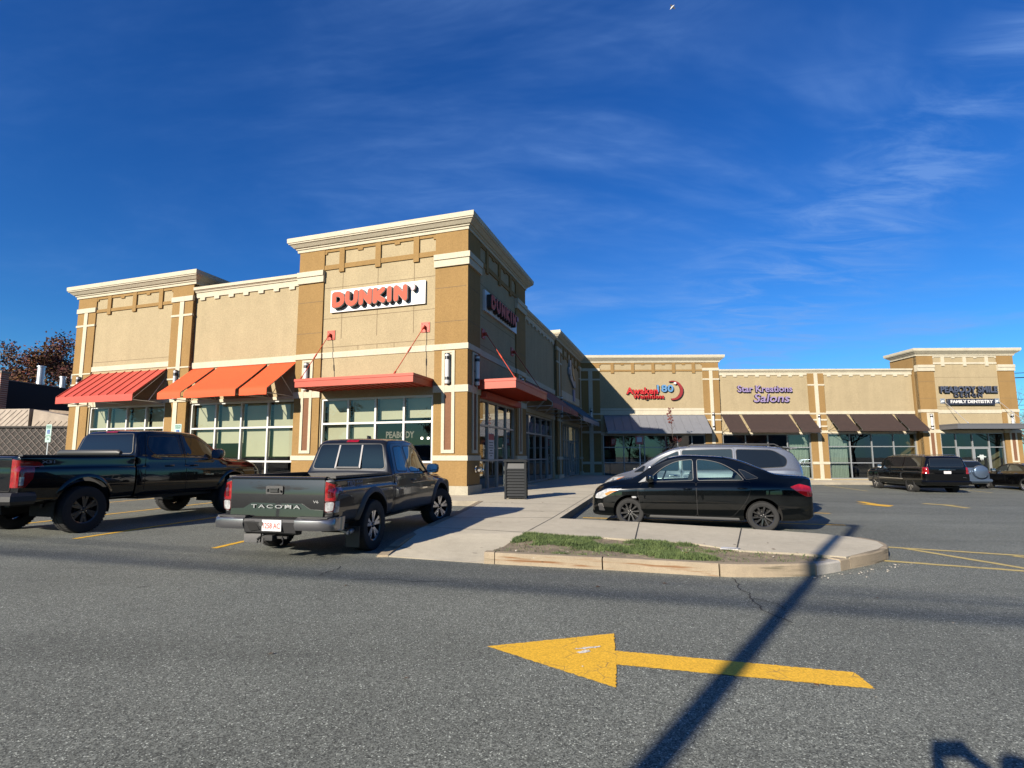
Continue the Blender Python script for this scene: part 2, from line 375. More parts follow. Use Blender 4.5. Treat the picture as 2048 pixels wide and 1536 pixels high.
def kerb_mat(name, rust):
    m = concrete(name, (.44, .36, .255), .25); nt = m.node_tree; b = nt.nodes['Principled BSDF']; L = nt.links
    src = b.inputs['Base Color'].links[0].from_socket
    tc = nt.nodes.new('ShaderNodeTexCoord'); mp = nt.nodes.new('ShaderNodeMapping'); mp.inputs['Scale'].default_value = (.8, .8, 14); mp.inputs['Rotation'].default_value = (.03, 0, 0); L.new(tc.outputs['Object'], mp.inputs['Vector'])
    n = nt.nodes.new('ShaderNodeTexNoise'); n.inputs['Scale'].default_value = 1.6; n.inputs['Detail'].default_value = 7; L.new(mp.outputs[0], n.inputs['Vector'])
    k = nt.nodes.new('ShaderNodeMapRange'); L.new(n.outputs['Fac'], k.inputs['Value']); k.inputs['From Min'].default_value = .55; k.inputs['From Max'].default_value = .66
    mx = nt.nodes.new('ShaderNodeMix'); mx.data_type = 'RGBA'; L.new(k.outputs[0], mx.inputs['Factor']); L.new(src, mx.inputs['A']); mx.inputs['B'].default_value = (*(x*K for x in rust), 1)
    L.new(mx.outputs['Result'], b.inputs['Base Color']); return m
M_KW = kerb_mat('warm_granite', (.26, .13, .06)); M_KG = kerb_mat('grey_granite', (.2, .17, .12))
def arc_pts(a, b, c, n=10):
    out = []
    for i in range(n+1):
        t = i/n; out.append(tuple(Vector(a)*(1-t)**2 + Vector(b)*2*t*(1-t) + Vector(c)*t*t))
    return out
def seg_pts(a, b, n=6): return [tuple(Vector(a).lerp(Vector(b), i/n)) for i in range(n+1)]
kerb_block(seg_pts((-.11, 7.22), (.02, 7.19), 2), .15, -.05, .150, mt=M_KG)
kerb_block(seg_pts((.03, 7.185), (1.37, 6.84)), .15, -.05, .146, mt=M_KW)
kerb_block(seg_pts((1.385, 6.835), (2.67, 6.45)), .15, -.05, .149, mt=M_KW)
kerb_block(arc_pts((2.69, 6.445), (3.3, 6.36), (3.86, 6.52)), .15, -.05, .146, mt=M_KG)
kerb_block(arc_pts((3.87, 6.53), (4.1, 6.63), (4.3, 6.75), 4), .15, -.05, .128, mt=concrete('broken_kerb', (.55, .52, .46), .3))
kerb_block(seg_pts((4.31, 6.76), (4.5, 6.88), 2), .15, -.05, .14, mt=M_KG)
kerb_block(arc_pts((4.51, 6.89), (5.1, 7.2), (5.45, 7.52)), .15, -.05, .152, mt=M_KG)
kerb_block(arc_pts((5.46, 7.53), (5.9, 8.0), (5.76, 8.5)), .15, -.05, .1535, mt=M_KG)
kerb_block([(-1.59, 7.73), (-1.17, 10.2), (-.75, 12.7), (-.41, 15.39)][::-1], .14, -.05, .0, mt=M_KG) if False else None
def kerb_ramp():
    mb = MB(); P = [(-1.63, 7.68), (-1.5, 8.4), (-1.19, 10.2), (-.77, 12.7), (-.42, 15.38)]; Z = [.03, .13, .158, .158, .158]; rows = []
    for (x, y), z in zip(P, Z): rows += [(x-.02, y, -.05), (x, y, z-.01), (x+.02, y, z), (x+.16, y, z+.001), (x+.16, y, -.05)]
    mb.add(rows, [(i*5+j, (i+1)*5+j, (i+1)*5+j+1, i*5+j+1) for i in range(4) for j in range(4)] + [(0, 1, 2, 3, 4)])
    mb.build('kerbstone', M_KG)['kind'] = 'structure'
kerb_ramp()
# joints in the concrete
for i, (pts, h) in enumerate([([(2.82, 10.41), (2.17, 8.27)], .16), ([(4.36, 9.5), (3.32, 7.4)], .16), ([(.56, 9.07), (1.22, 11.1), (3.17, 17.6), (5.1, 23.2), (6.3, 27)], .155), ([(-1.3, 9.75), (.56, 9.07)], .1525), ([(-1.5, 8.15), (.0, 7.75)], .04),
      ([(-1.03, 11.2), (1.25, 11.2)], .1555), ([(-.78, 12.9), (1.75, 12.4)], .1555), ([(-.5, 15), (2.3, 14.2)], .1555), ([p2(FS(0, .2, 0)), p2(FS(0, 4., 0))], .1555), ([p2(FS(3, .2, 0)), p2(FS(3, 4., 0))], .1555), ([p2(FS(6, .2, 0)), p2(FS(6, 4., 0))], .1555), ([p2(FS(9, .2, 0)), p2(FS(9, 4., 0))], .1555)]):
    hf = (lambda x, y: ramp_h(x, y)+.004) if i in (3, 4) else h
    sheet('pavement_joint', stroke_poly(pts, .018), hf, M_DARKJ, step=.4, kind='structure')
# bare patches, cracks
for pts, w in [([(2.79, 6.38), (2.74, 6.07), (2.62, 5.9), (2.66, 5.7), (2.57, 5.48), (2.51, 5.2), (2.48, 4.95), (2.55, 4.7)], .014), ([(2.57, 5.48), (2.75, 5.3), (2.72, 5.1)], .01), ([(-2.06, 6.5), (-2.03, 6.7), (-1.95, 6.85), (-1.97, 7.05)], .012),
               ([(-1.6, 6.3), (-1.2, 6.35), (-.9, 6.2), (-.5, 6.22)], .01), ([(6.2, 4.2), (6.6, 4.6), (6.5, 5.1), (7.1, 5.4)], .012)]:
    P = []
    for a, b in zip(pts, pts[1:]):
        for k in range(5):
            t = k/5; q = Vector(a).lerp(Vector(b), t); P.append((q.x+random.uniform(-.02, .02), q.y+random.uniform(-.015, .015)))
    P.append(pts[-1]); sheet('asphalt_crack', stroke_poly(P, w), .004, M_CRACK, step=.5, kind='structure')

# painted markings
def arrow(tip, hl, hr, sl, sr, e1, e2): return [tip, hl, sl, e1, e2, sr, hr]
a = sheet('painted_arrow', ragged([(-.04, 4.13), (.97, 4.42), (.89, 4.04), (2.36, 3.65), (2.32, 3.4), (.84, 3.78), (.75, 3.42)], .016, .003), .005, M_YEL, step=.3, kind='structure'); a['label'] = 'large yellow arrow painted on the asphalt pointing left'
sheet('painted_arrow', [(12.62, 18.71), (12.88, 18.71), (12.36, 17.2), (12.44, 16.72), (11.8, 16.06), (11.69, 16.22), (11.73, 17.42), (12.0, 17.15)], .006, M_YEL, step=.5, kind='structure')['label'] = 'small yellow arrow painted on the lane pointing towards the photographer'
sheet('painted_arrow', [(14.54, 18.3), (15.08, 18.78), (15.29, 17.65), (14.97, 17.6), (14.31, 16.12), (13.97, 15.97), (14.72, 17.7), (14.6, 17.9)], .006, M_YEL2, step=.5, kind='structure')['label'] = 'small yellow arrow painted on the lane pointing to the far shops'
LINES = [([(-4.3, 8.4), (-2.4, 17.2)], M_YEL), ([(-7.2, 9.35), (-5.3, 17.9)], M_YEL), ([(-10.1, 10.5), (-8.1, 18.9)], M_YEL), ([(-13.2, 11.5), (-11.1, 19.9)], M_YEL), ([(-16.3, 12.5), (-14.2, 21)], M_YEL),
         ([(5.85, 8.66), (9.6, 6.72)], M_YEL2), ([(5.3, 7.42), (8.9, 5.5)], M_YEL2), ([(6.33, 8.45), (6.78, 6.68)], M_YEL2), ([(7.4, 7.75), (8.4, 5.85)], M_YEL2),
         ([(2.1, 12.55), (7.3, 11.2)], M_YEL), ([(3.3, 15.2), (8.5, 13.6)], M_YEL), ([(4.2, 18), (9.4, 16.4)], M_YEL), ([(5.1, 20.7), (10.3, 19.1)], M_YEL), ([(6, 23.4), (11.2, 21.8)], M_YEL),
         ([(20.9, 33.8), (19.68, 28.2)], M_YEL2), ([(24.0, 34), (22.4, 27.6)], M_YEL2), ([(26.9, 33.9), (25.0, 26.9)], M_YEL2), ([(29.8, 33.8), (28.0, 27)], M_YEL2), ([(18.1, 34), (16.8, 28.7)], M_YEL2), ([(15.2, 34), (14, 29.2)], M_YEL2)]
for i, (pts, m_) in enumerate(LINES):
    sheet('parking_line', ragged(stroke_poly([tuple(Vector(pts[0]).lerp(Vector(pts[1]), k/4)) for k in range(5)], .11), .09, .006), .004+.0007*(i % 3), m_, step=1., kind='structure')
for q in ([(.58, 4.07), (.72, 4.11), (.80, 4.13), (.79, 4.10), (.66, 4.06)], [(.60, 4.00), (.70, 4.05), (.71, 4.01), (.64, 3.98)]): sheet('paint_scuff', ragged(q, .012, .006), .0085, M_WHT, step=.2, kind='structure')
# faint tar repair strips on the lane
for pts, w in [([(11.5, 11.2), (12.2, 11.0), (13.4, 10.5)], .07), ([(9.4, 20), (10.2, 19.6)], .08), ([(14, 13), (14.8, 12.8)], .05)]:
    sheet('tar_strip', stroke_poly(pts, w), .0065, M_CRACK, step=.5, kind='structure')
# ================================================================== the shopping plaza building
M_TAN = stucco('tan_stucco', (.475, .385, .238)); M_MUS = stucco('mustard_stucco', (.36, .225, .09)); M_WHITE = stucco('cream_stucco', (.68, .62, .48)); M_BASE = stucco('base_course', (.50, .46, .36))
M_JOINT = mat('stucco_joint', (.20, .14, .08), .95); M_BRN = stucco('brown_stucco', (.24, .12, .07))
M_FRW = mat('white_aluminium', (.74, .75, .74), .4, spec=.5); M_FRG = mat('grey_aluminium', (.42, .44, .46), .35, metal=.3)
M_GLF = glass_mat('front_glass', tint=(.88, .86, .80), f0=.04); M_GLS = glass_mat('side_glass', tint=(.35, .4, .4), f0=.22, wob=.03); M_GLW = glass_mat('far_glass', tint=(.5, .56, .55), f0=.10, wob=.05)
M_BLIND = mat('roller_blind', (.44, .48, .37), .85, var=.06, vscale=1.2); M_CURT = mat('pale_curtain', (.62, .68, .56), .9)
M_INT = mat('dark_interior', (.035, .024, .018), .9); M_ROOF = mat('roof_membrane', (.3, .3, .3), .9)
M_CORAL = mat('coral_metal', (.62, .098, .066), .5, var=.06, vscale=2, spec=.3); M_CANO = mat('orange_red_canopy_metal', (.58, .075, .036), .5, var=.08, vscale=1.5, spec=.3); M_ORANGE = mat('orange_canvas', (.88, .10, .014), .8, var=.05, vscale=3, bump=.15, bscale=200)
M_BROWNC = mat('brown_canvas', (.046, .024, .019), .85, var=.15, vscale=4, bump=.15, bscale=200); M_GREYM = mat('grey_awning_metal', (.30, .31, .34), .4, metal=.2, var=.05); M_STEEL = mat('galvanised_steel', (.45, .46, .47), .4, metal=.8)
M_DKRED = mat('brick_red_canvas', (.36, .085, .055), .8, var=.08); M_BLUEA = mat('blue_grey_awning', (.16, .24, .33), .5, var=.05); M_CANG = mat('grey_canopy_metal', (.20, .205, .22), .45, metal=.3)
M_LAMP = mat('frosted_lamp', (.75, .76, .78), .3); M_BLKM = mat('black_metal', (.02, .02, .022), .4); M_SOFF = mat('dark_bracket', (.06, .05, .045), .6)
M_CHROME = mat('chrome', (.75, .75, .76), .08, metal=1.)

plaza = thing('shopping_plaza', (C0.x, C0.y, 0), 'long L shaped tan stucco strip mall with cream cornices, corner tower and awnings', 'shop building')

def wallmass(fr, s0, s1, zb, zt, openings, m, d0=-.3, d1=0.):
    """wall with rectangular openings (s0,s1,z0,z1) in one row"""
    mb = MB(fr); s = s0
    for a, b, z0, z1 in sorted(openings):
        if a > s+1e-4: mb.box((s, d0, zb), (a, d1, zt))
        mb.box((a, d0, z1), (b, d1, zt))
        if z0 > zb+1e-3: mb.box((a, d0, zb), (b, d1, z0))
        s = b
    if s < s1-1e-4: mb.box((s, d0, zb), (s1, d1, zt))
    return mb.build('wall', m, plaza)
PROF_L = [(0, 0), (.09, 0), (.10, .10), (.14, .11), (.15, .155), (.20, .17), (.30, .27), (.345, .29), (.35, .33), (.38, .34), (.39, .50), (.375, .52), (-.3, .54)]
PROF_S = [(0, 0), (.05, 0), (.06, .09), (.10, .10), (.11, .14), (.16, .18), (.19, .19), (.20, .31), (-.3, .33)]
def sweep(path, prof, z0, m, name='cornice', closed=False, scale=1.):
    P = [Vector((p[0], p[1])) for p in path]; n = len(P); mb = MB(); rows = []
    for i in range(n):
        a = P[i-1] if (i > 0 or closed) else None; b = P[(i+1) % n] if (i < n-1 or closed) else None
        d1 = (P[i]-a).normalized() if a is not None else (b-P[i]).normalized(); d2 = (b-P[i]).normalized() if b is not None else d1
        n1 = Vector((d1.y, -d1.x)); n2 = Vector((d2.y, -d2.x)); k = (n1+n2); k = k/max(.3, k.dot(n1))
        rows.append([(P[i].x+k.x*o*scale, P[i].y+k.y*o*scale, z0+z*scale) for o, z in prof])
    k = len(prof); vs = [q for r in rows for q in r]; m_ = n if closed else n-1
    fs = [(i*k+j, ((i+1) % n)*k+j, ((i+1) % n)*k+j+1, i*k+j+1) for i in range(m_) for j in range(k-1)]
    if not closed: fs += [tuple(range(k)), tuple((n-1)*k+j for j in range(k))[::-1]]
    mb.add(vs, fs); return mb.build(name, m, plaza)
def joints(fr, hs, vs, m=M_JOINT, d=.0):
    mb = MB(fr)
    for s0, s1, z in hs: mb = MB(fr); mb.box((s0, d-.01, z-.008), (s1, d+.004, z+.008)); mb.build('control_joint', m, plaza)
    for s, z0, z1 in vs: mb = MB(fr); mb.box((s-.008, d-.01, z0), (s+.008, d+.005, z1)); mb.build('control_joint', m, plaza)
def corner_block(name, sF, sS, d, z0, z1, m, din=-.28):
    """L shaped block wrapping the tower corner, mitred where the two faces meet"""
    def meet(k):
        p = C0+nF*k; q = C0+nS*k; r = q-p; den = -eF.x*eS.y+eF.y*eS.x; a = (r.x*eS.y-r.y*eS.x)/(eF.x*eS.y-eF.y*eS.x); return p+eF*a
    a, b = meet(d), meet(din)
    P = [FF(sF, d, 0), (a.x, a.y, 0), FS(sS, d, 0), FS(sS, din, 0), (b.x, b.y, 0), FF(sF, din, 0)]
    mb = MB(); mb.prism([(p[0], p[1], z0) for p in P[:3]]+[(p[0], p[1], z0) for p in P[3:]], (0, 0, z1-z0)); mb.build(name, m, plaza)
def tower_pier(fr, s0, s1, zb, zt, frame=None, zlow=0., side=None, sconce=True, zo=0., corner=False):
    """mustard pier of a tower with cream bands; zo moves every band down with the floor"""
    if not corner: mb = MB(fr); mb.box((s0, -.28, zb), (s1, .06, zt)); mb.build('pier', M_MUS, plaza)
    def band(z0, z1, d):
        if corner: return
        b = MB(fr); b.box((s0-.025, -.2, z0+zo), (s1+.025, d, z1+zo)); b.build('trim_band', M_WHITE, plaza)
    band(1.28, 1.45, .095); band(3.60, 3.84, .095); band(5.08, 5.28, .095); band(8.05, 8.30, .13); band(8.302, 8.50, .17)
    if not corner: c = MB(fr); c.box((s0-.03, -.2, zb), (s1+.03, .12, .44+zo)); c.build('base_course', M_BASE, plaza)
    joints(fr, [(s0, s1, z+zo) for z in (6.08, 7.3)], [], d=.06)
    if sconce:
        m = (s0+s1)/2 if frame is None else frame; w = .24
        f = MB(fr)
        f.box((m-w, .05, 1.53+zo), (m-w+.11, .10, 5.04+zo)); f.box((m+w-.11, .05, 1.53+zo), (m+w, .10, 5.04+zo)); f.box((m-w+.11, .05, 1.53+zo), (m+w-.11, .098, 1.64+zo)); f.box((m-w+.11, .05, 4.96+zo), (m+w-.11, .098, 5.04+zo))
        fo = f.build('niche_frame', M_WHITE, plaza)
        g = MB(fr); g.box((m-w+.11, .05, 1.64+zo), (m+w-.11, .07, 3.95+zo)); g.build('niche_panel', M_BRN, fo)
        g = MB(fr); g.box((m-w+.11, .05, 3.95+zo), (m+w-.11, .069, 4.96+zo)); g.build('niche_panel', M_WHITE, fo)
        sconce_(fr, m, .17, 3.88+zo, 4.93+zo, .085)
def sconce_(fr, s, d, z0, z1, r):
    mb = MB(); c = fr(s, d, 0)
    h = z1-z0
    prof = [(0, z0), (r*.8, z0), (r, z0+.04), (r, z0+h*.12), (r*1.06, z0+h*.12), (r*1.06, z0+h*.22), (r*.9, z0+h*.22), (r*.9, z0+h*.8), (r*1.06, z0+h*.8), (r*1.06, z0+h*.9), (r*.9, z0+h*.9), (r*.9, z1-.03), (r, z1-.03), (r, z1), (0, z1)]
    mb.lathe(prof, (c[0], c[1], 0), (0, 0, 1), 16, mf=[1, 0, 0, 1, 1, 1, 0, 1, 1, 1, 0, 1, 1, 1])
    o = mb.build('wall_sconce', [M_LAMP, M_BLKM], plaza, smooth=40)
    b = MB(fr); b.box((s-.03, .0, z0+h*.45), (s+.03, d, z0+h*.5)); b.build('bracket', M_BLKM, o)
def cross_pier(fr, s0, s1, zb, zt, zs, zo=0., mid=.22, sconce=True, top=None):
    """mustard pier with a cream upright strip and thin cream cross bands at zs"""
    mb = MB(fr); mb.box((s0, -.28, zb), (s1, .05, zt)); mb.build('pier', M_MUS, plaza)
    c = (s0+s1)/2; b = MB(fr); b.box((c-mid/2, .0, zb), (c+mid/2, .082, (top or zs[0][0])-.002)); 
    for z0, z1 in zs: b.box((s0-.015, .0, z0), (s1+.015, .08 if z1-z0 < .14 else .1, z1))
    b.build('trim_band', M_WHITE, plaza)
    b = MB(fr); b.box((s0-.03, -.2, zb), (s1+.03, .12, .38+zo)); b.build('base_course', M_WHITE, plaza)
    if sconce: sconce_(fr, c, .17, 3.75+zo, 5.0+zo, .075)
def frieze(fr, s0, s1, zc, ups, m, bar=.14, drop=.56):
    """frame of bars below the cornice underside zc"""
    mb = MB(fr); mb.box((s0, 0, zc-.12), (s1, .045, zc)); mb.box((s0, 0, zc-drop), (s1, .045, zc-drop+bar))
    for u in ups: mb.box((u-.11, 0, zc-drop-.14), (u+.11, .065, zc-.001))
    xs = [s0]+sorted(ups)+[s1]
    for a, b in zip(xs, xs[1:]):
        if a > s0 and b < s1: mb.box(((a+b)/2-.11, 0, zc-.2), ((a+b)/2+.11, .044, zc-.12))
    mb.box((s0, 0, zc-.2), (s0+.1, .043, zc-.12)); mb.box((s1-.1, 0, zc-.2), (s1, .043, zc-.12))
    mb.build('frieze', m, plaza)
def dentils(fr, s0, s1, zc, n=7):
    mb = MB(fr); mb.box((s0, 0, zc-.12), (s1, .05, zc)); st = (s1-s0)/n
    for i in range(n):
        c = s0+st*(i+.5); mb.box((c-.13, 0, zc-.24), (c+.13, .06, zc-.12))
    mb.build('dentil_course', M_WHITE, plaza)
def lintel(fr, s0, s1, z0, z1, d=.04, m=None):
    mb = MB(fr); mb.box((s0, 0, z0), (s1, d, z1)); mb.build('trim_band', m or M_WHITE, plaza)

def window(fr, s0, s1, z0, z1, vs, hs, mf, mg, blinds=(), curtains=(), t=.055, skip=(), label=None):
    """storefront frame with mullions at vs, transoms at hs; blinds = (s0,s1,z0,z1)"""
    mb = MB(fr); da, db = -.16, -.04; S = [s0]+sorted(vs)+[s1]
    ts = t*.5
    mb.box((s0, da, z0), (s0+t, db, z1)); mb.box((s1-t, da, z0), (s1, db, z1))
    for v in vs: mb.box((v-ts, da, z0), (v+ts, db, z1))
    rows = [z0+t*.5]+sorted(hs)+[z1-t*.5]
    for a, b in zip(S, S[1:]):
        x0 = a+(t if a == s0 else ts); x1 = b-(t if b == s1 else ts)
        for h in rows:
            if any(k0 <= (x0+x1)/2 <= k1 and g0 <= h <= g1 for k0, k1, g0, g1 in skip): continue
            mb.box((x0, da, h-ts), (x1, db+.002, h+ts))
    w = mb.build('window', mf, plaza)
    if label: w['label'] = label
    g = MB(fr); g.add([(s0, -.10, z0), (s1, -.10, z0), (s1, -.10, z1), (s0, -.10, z1)], [(0, 1, 2, 3)]); g.build('pane', mg, w)
    for a, b, c, e in blinds:
        k = MB(fr); k.box((a, -.30, c), (b, -.285, e)); k.tube([(a, -.292, e), (b, -.292, e)], .03, 6)
        k.build('blind', M_BLIND, w)
    for a, b, c, e in curtains:
        k = MB(fr); n = max(8, int((b-a)*16)); pts = []
        for i in range(n*2+1):
            x = a+(b-a)*i/(n*2); pts.append((x, -.34+.035*math.sin(i*1.7)+.015*math.sin(i*.63)))
        k.add([(x, d, z) for z in (c, e) for x, d in pts], [(i, i+1, len(pts)+i+1, len(pts)+i) for i in range(len(pts)-1)]); k.build('curtain', M_CURT, w, smooth=180)
    return w
def door(fr, s0, s1, z0, z1, mf, mg, hs='r', leafs=1):
    for i in range(leafs):
        a = s0+(s1-s0)*i/leafs; b = s0+(s1-s0)*(i+1)/leafs; t = .085; mb = MB(fr); da, db = -.14, -.02
        mb.box((a+.008, da, z0), (a+t, db, z1)); mb.box((b-t, da, z0), (b-.008, db, z1)); mb.box((a+t, da, z0), (b-t, db, z0+.22)); mb.box((a+t, da, z1-t), (b-t, db, z1))
        d = mb.build('door', mf, plaza)
        g = MB(fr); g.add([(a+t, -.08, z0+.22), (b-t, -.08, z0+.22), (b-t, -.08, z1-t), (a+t, -.08, z1-t)], [(0, 1, 2, 3)]); g.build('pane', mg, d)
        hx = (b-t-.02) if (i == 0 if leafs > 1 else hs == 'r') else (a+t+.02)
        h = MB(fr); h.tube([(hx, -.02, z0+.95), (hx, .05, z0+.95), (hx, .05, z0+1.35), (hx, -.02, z0+1.35)], .014, 8); h.build('handle', M_STEEL, d)

def awning_metal(fr, s0, s1, ztop, d1, zf1, zf0, m, seams=9, label=None, mfr=None, seam_m=None):
    mb = MB(fr); th = .02
    mb.prism([(s0, .01, ztop), (s0, d1, zf1), (s0, d1, zf1-th), (s0, .01, ztop-th)], (s1-s0, 0, 0))
    mb.box((s0-.01, d1-.012, zf0), (s1+.01, d1+.012, zf1+.012))
    for i in range(seams+1):
        c = s0+(s1-s0)*i/seams; w = .015
        mb.prism([(c-w, .01, ztop), (c-w, d1, zf1), (c-w, d1, zf1+.045), (c-w, .01, ztop+.045)], (2*w, 0, 0))
    a = mb.build('awning', m, plaza)
    if label: a['label'] = label
    f = MB(fr)
    for s in (s0+.04, (s0+s1)/2, s1-.04):
        f.tube([(s, .02, zf0+.05), (s, d1-.03, zf0+.05)], .018, 6); f.tube([(s, .02, ztop-.08), (s, d1-.03, zf0+.08)], .018, 6); f.tube([(s, d1*.5, zf0+.05), (s, .02, ztop-.4)], .014, 6)
    f.tube([(s0, d1-.05, zf0+.05), (s1, d1-.05, zf0+.05)], .018, 6)
    f.build('awning_frame', mfr or M_STEEL, a)
    return a
def awning_canvas(fr, s0, s1, ztop, d1, zf1, zf0, m, label=None, mfr=None):
    """stretched cloth over a bar frame: slight sag between bars, valance in front"""
    mb = MB(fr); n = 10; rows = []
    for i in range(n+1):
        t = i/n; sag = -.025*math.sin(math.pi*t)
        rows.append([(s0, .01+(d1-.01)*t, ztop+(zf1-ztop)*t+sag*.6), (s0+(s1-s0)*.33, .01+(d1-.01)*t, ztop+(zf1-ztop)*t+sag), (s0+(s1-s0)*.67, .01+(d1-.01)*t, ztop+(zf1-ztop)*t+sag), (s1, .01+(d1-.01)*t, ztop+(zf1-ztop)*t+sag*.6)])
    rows.append([(s, d1+.012, zf1-.05) for s in (s0, s0*.67+s1*.33, s0*.33+s1*.67, s1)])
    rows.append([(s, d1+.008+k, zf0+j) for s, k, j in ((s0, 0, 0), (s0*.67+s1*.33, .01, .008), (s0*.33+s1*.67, -.005, -.004), (s1, 0, 0))])
    vs = [q for r in rows for q in r]; mb.add(vs, [(i*4+j, i*4+j+1, (i+1)*4+j+1, (i+1)*4+j) for i in range(len(rows)-1) for j in range(3)])
    a = mb.build('awning', m, plaza, smooth=50)
    if label: a['label'] = label
    f = MB(fr)
    for s in (s0+.03, s1-.03):
        f.tube([(s, .02, zf0+.08), (s, d1-.02, zf0+.08)], .016, 6); f.tube([(s, .02, ztop-.05), (s, d1-.02, zf1-.03)], .016, 6); f.tube([(s, .02, zf0+.08), (s, d1*.52, (ztop+zf1)/2-.04)], .013, 6); f.tube([(s, d1-.03, zf0+.08), (s, d1-.03, zf1-.03)], .013, 6)
    f.tube([(s0, d1-.03, zf0+.08), (s1, d1-.03, zf0+.08)], .016, 6); f.tube([(s0, .04, ztop-.06), (s1, .04, ztop-.06)], .016, 6)
    f.build('awning_frame', mfr or M_STEEL, a)
    return a
def canopy(fr, s0, s1, d1, z0, z1, m, plates, label=None, zp=5.9, mr_=None, tips=None):
    mb = MB(fr); zt = z1-.09
    mb.box((s0+.05, .005, z0+.04), (s1-.05, d1-.05, z1-.03))
    mb.box((s0, d1-.05, z0), (s1, d1, zt)); mb.box((s0-.02, d1-.07, zt), (s1+.02, d1+.02, z1))
    mb.box((s0, .005, z0), (s0+.05, d1-.05, zt)); mb.box((s0-.02, .005, zt), (s0+.05, d1-.07, z1)); mb.box((s1-.05, .005, z0), (s1, d1-.05, zt)); mb.box((s1-.05, .005, zt), (s1+.02, d1-.07, z1))
    n = int((s1-s0)/.3)
    for i in range(1, n):
        c = s0+(s1-s0)*i/n; mb.box((c-.012, .02, z0+.015), (c+.012, d1-.06, z0+.04))
    a = mb.build('canopy', m, plaza)
    if label: a['label'] = label
    for k, s in enumerate(plates):
        q = MB(fr); q.box((s-.17, .0, zp-.18), (s+.17, .03, zp+.18))
        for ds in (-.12, .12):
            for dz in (-.13, .13): q.box((s+ds-.015, .03, zp+dz-.015), (s+ds+.015, .045, zp+dz+.015))
        q.box((s-.02, .03, zp-.08), (s+.02, .16, zp+.05)); q.build('anchor_plate', mr_ or m, a)
        e = tips[k] if tips else s
        r = MB(fr); p0 = Vector((s, .14, zp-.02)); p1 = Vector((e, d1-.12, z1+.02)); mid = p0.lerp(p1, .55); m2 = p0.lerp(p1, .45)
        r.tube([p0, p1], .014, 8); r.tube([m2, mid], .028, 8); r.tube([p0, p0.lerp(p1, .05)], .03, 8); r.tube([p1.lerp(p0, .05), p1], .03, 8); r.build('tie_rod', mr_ or m, a)
    return a
def faucet_pipe(): pass

Z0 = -.6
# ---------- front (s grows to the left)
WIN = .45
o3 = (1.24, 5.81, WIN, 3.55); o2 = (7.08, 12.3, WIN, 3.6); o1 = (13.58, 18.04, WIN, 3.6)
# tower
wallmass(FF, 0.3, 7.0, Z0, 9.36, [o3], M_TAN)
tower_pier(FF, 0.0, 1.18, Z0, 9.36, frame=.64, corner=True)
corner_block('pier', 1.18, 1.15, .06, Z0, 9.358, M_MUS); corner_block('base_course', 1.21, 1.18, .12, Z0, .44, M_BASE, -.27)
for z0_, z1_, d_ in ((1.28, 1.45, .095), (3.60, 3.84, .095), (5.08, 5.28, .095), (8.05, 8.30, .13), (8.302, 8.50, .17)): corner_block('trim_band', 1.205, 1.175, d_, z0_, z1_, M_WHITE, -.26)
tower_pier(FF, 5.86, 7.0, Z0, 9.36, frame=6.42)
frieze(FF, 1.18, 5.86, 9.34, (1.95, 3.52, 5.08), M_MUS, bar=.18, drop=.82)
joints(FF, [(1.18, 5.86, 7.8), (1.18, 5.86, 6.6), (1.18, 5.86, 5.49)], [(s, 5.8, 8.5) for s in (2.04, 3.53, 5.04)]+[(s, 5.32, 5.49) for s in (2.8, 3.5, 4.3)])
lintel(FF, 1.18, 5.86, 5.08, 5.30, .03)
# wing between tower and end block
wallmass(FF, 7.0, 12.36, Z0, 8.1, [o2], M_TAN, -.45, -.12)
def FFr(s, d, z): return FF(s, d-.12, z)
dentils(FFr, 7.05, 12.36, 8.2, 7); sweep([FFr(12.36, 0, 0), FFr(7.02, 0, 0)], PROF_S, 8.2, M_WHITE)
mb = MB(FFr); mb.box((7.0, -.3, 8.1), (12.36, 0, 8.45)); mb.build('parapet', M_TAN, plaza)
lintel(FFr, 7.0, 12.36, 5.05, 5.30, .05); lintel(FFr, 7.0, 12.36, 3.6, 3.72, .04)
# end block
wallmass(FF, 12.36, 19.3, Z0, 8.7, [o1], M_TAN)
ZS = [(7.96, 8.17), (7.31, 7.40), (5.09, 5.15), (4.60, 4.67), (3.66, 3.81), (1.28, 1.45)]
cross_pier(FF, 12.36, 13.51, Z0, 8.7, ZS); cross_pier(FF, 18.13, 19.3, Z0, 8.7, ZS)
frieze(FF, 13.51, 18.13, 8.66, (14.2, 15.75, 17.3), M_MUS, bar=.14, drop=.74)
lintel(FF, 13.51, 18.13, 5.2, 5.42, .035); joints(FF, [(13.51, 18.13, 5.62)], [])
lintel(FF, 13.51, 18.13, 3.6, 3.82, .04)
back = lambda fr, s, d: fr(s, d, 0)
sweep([back(FF, 19.3, -6), back(FF, 19.3, 0), back(FF, 12.3, 0), back(FF, 12.3, -6)], PROF_L, 8.66, M_WHITE)
mb = MB(FF); mb.box((12.36, -6, 6.9), (12.66, -.3, 8.7)); mb.box((19.0, -6, 6.9), (19.3, -.3, 8.7)); mb.box((12.36, -6.3, 6.9), (19.3, -6, 8.7)); mb.build('parapet', M_MUS, plaza)
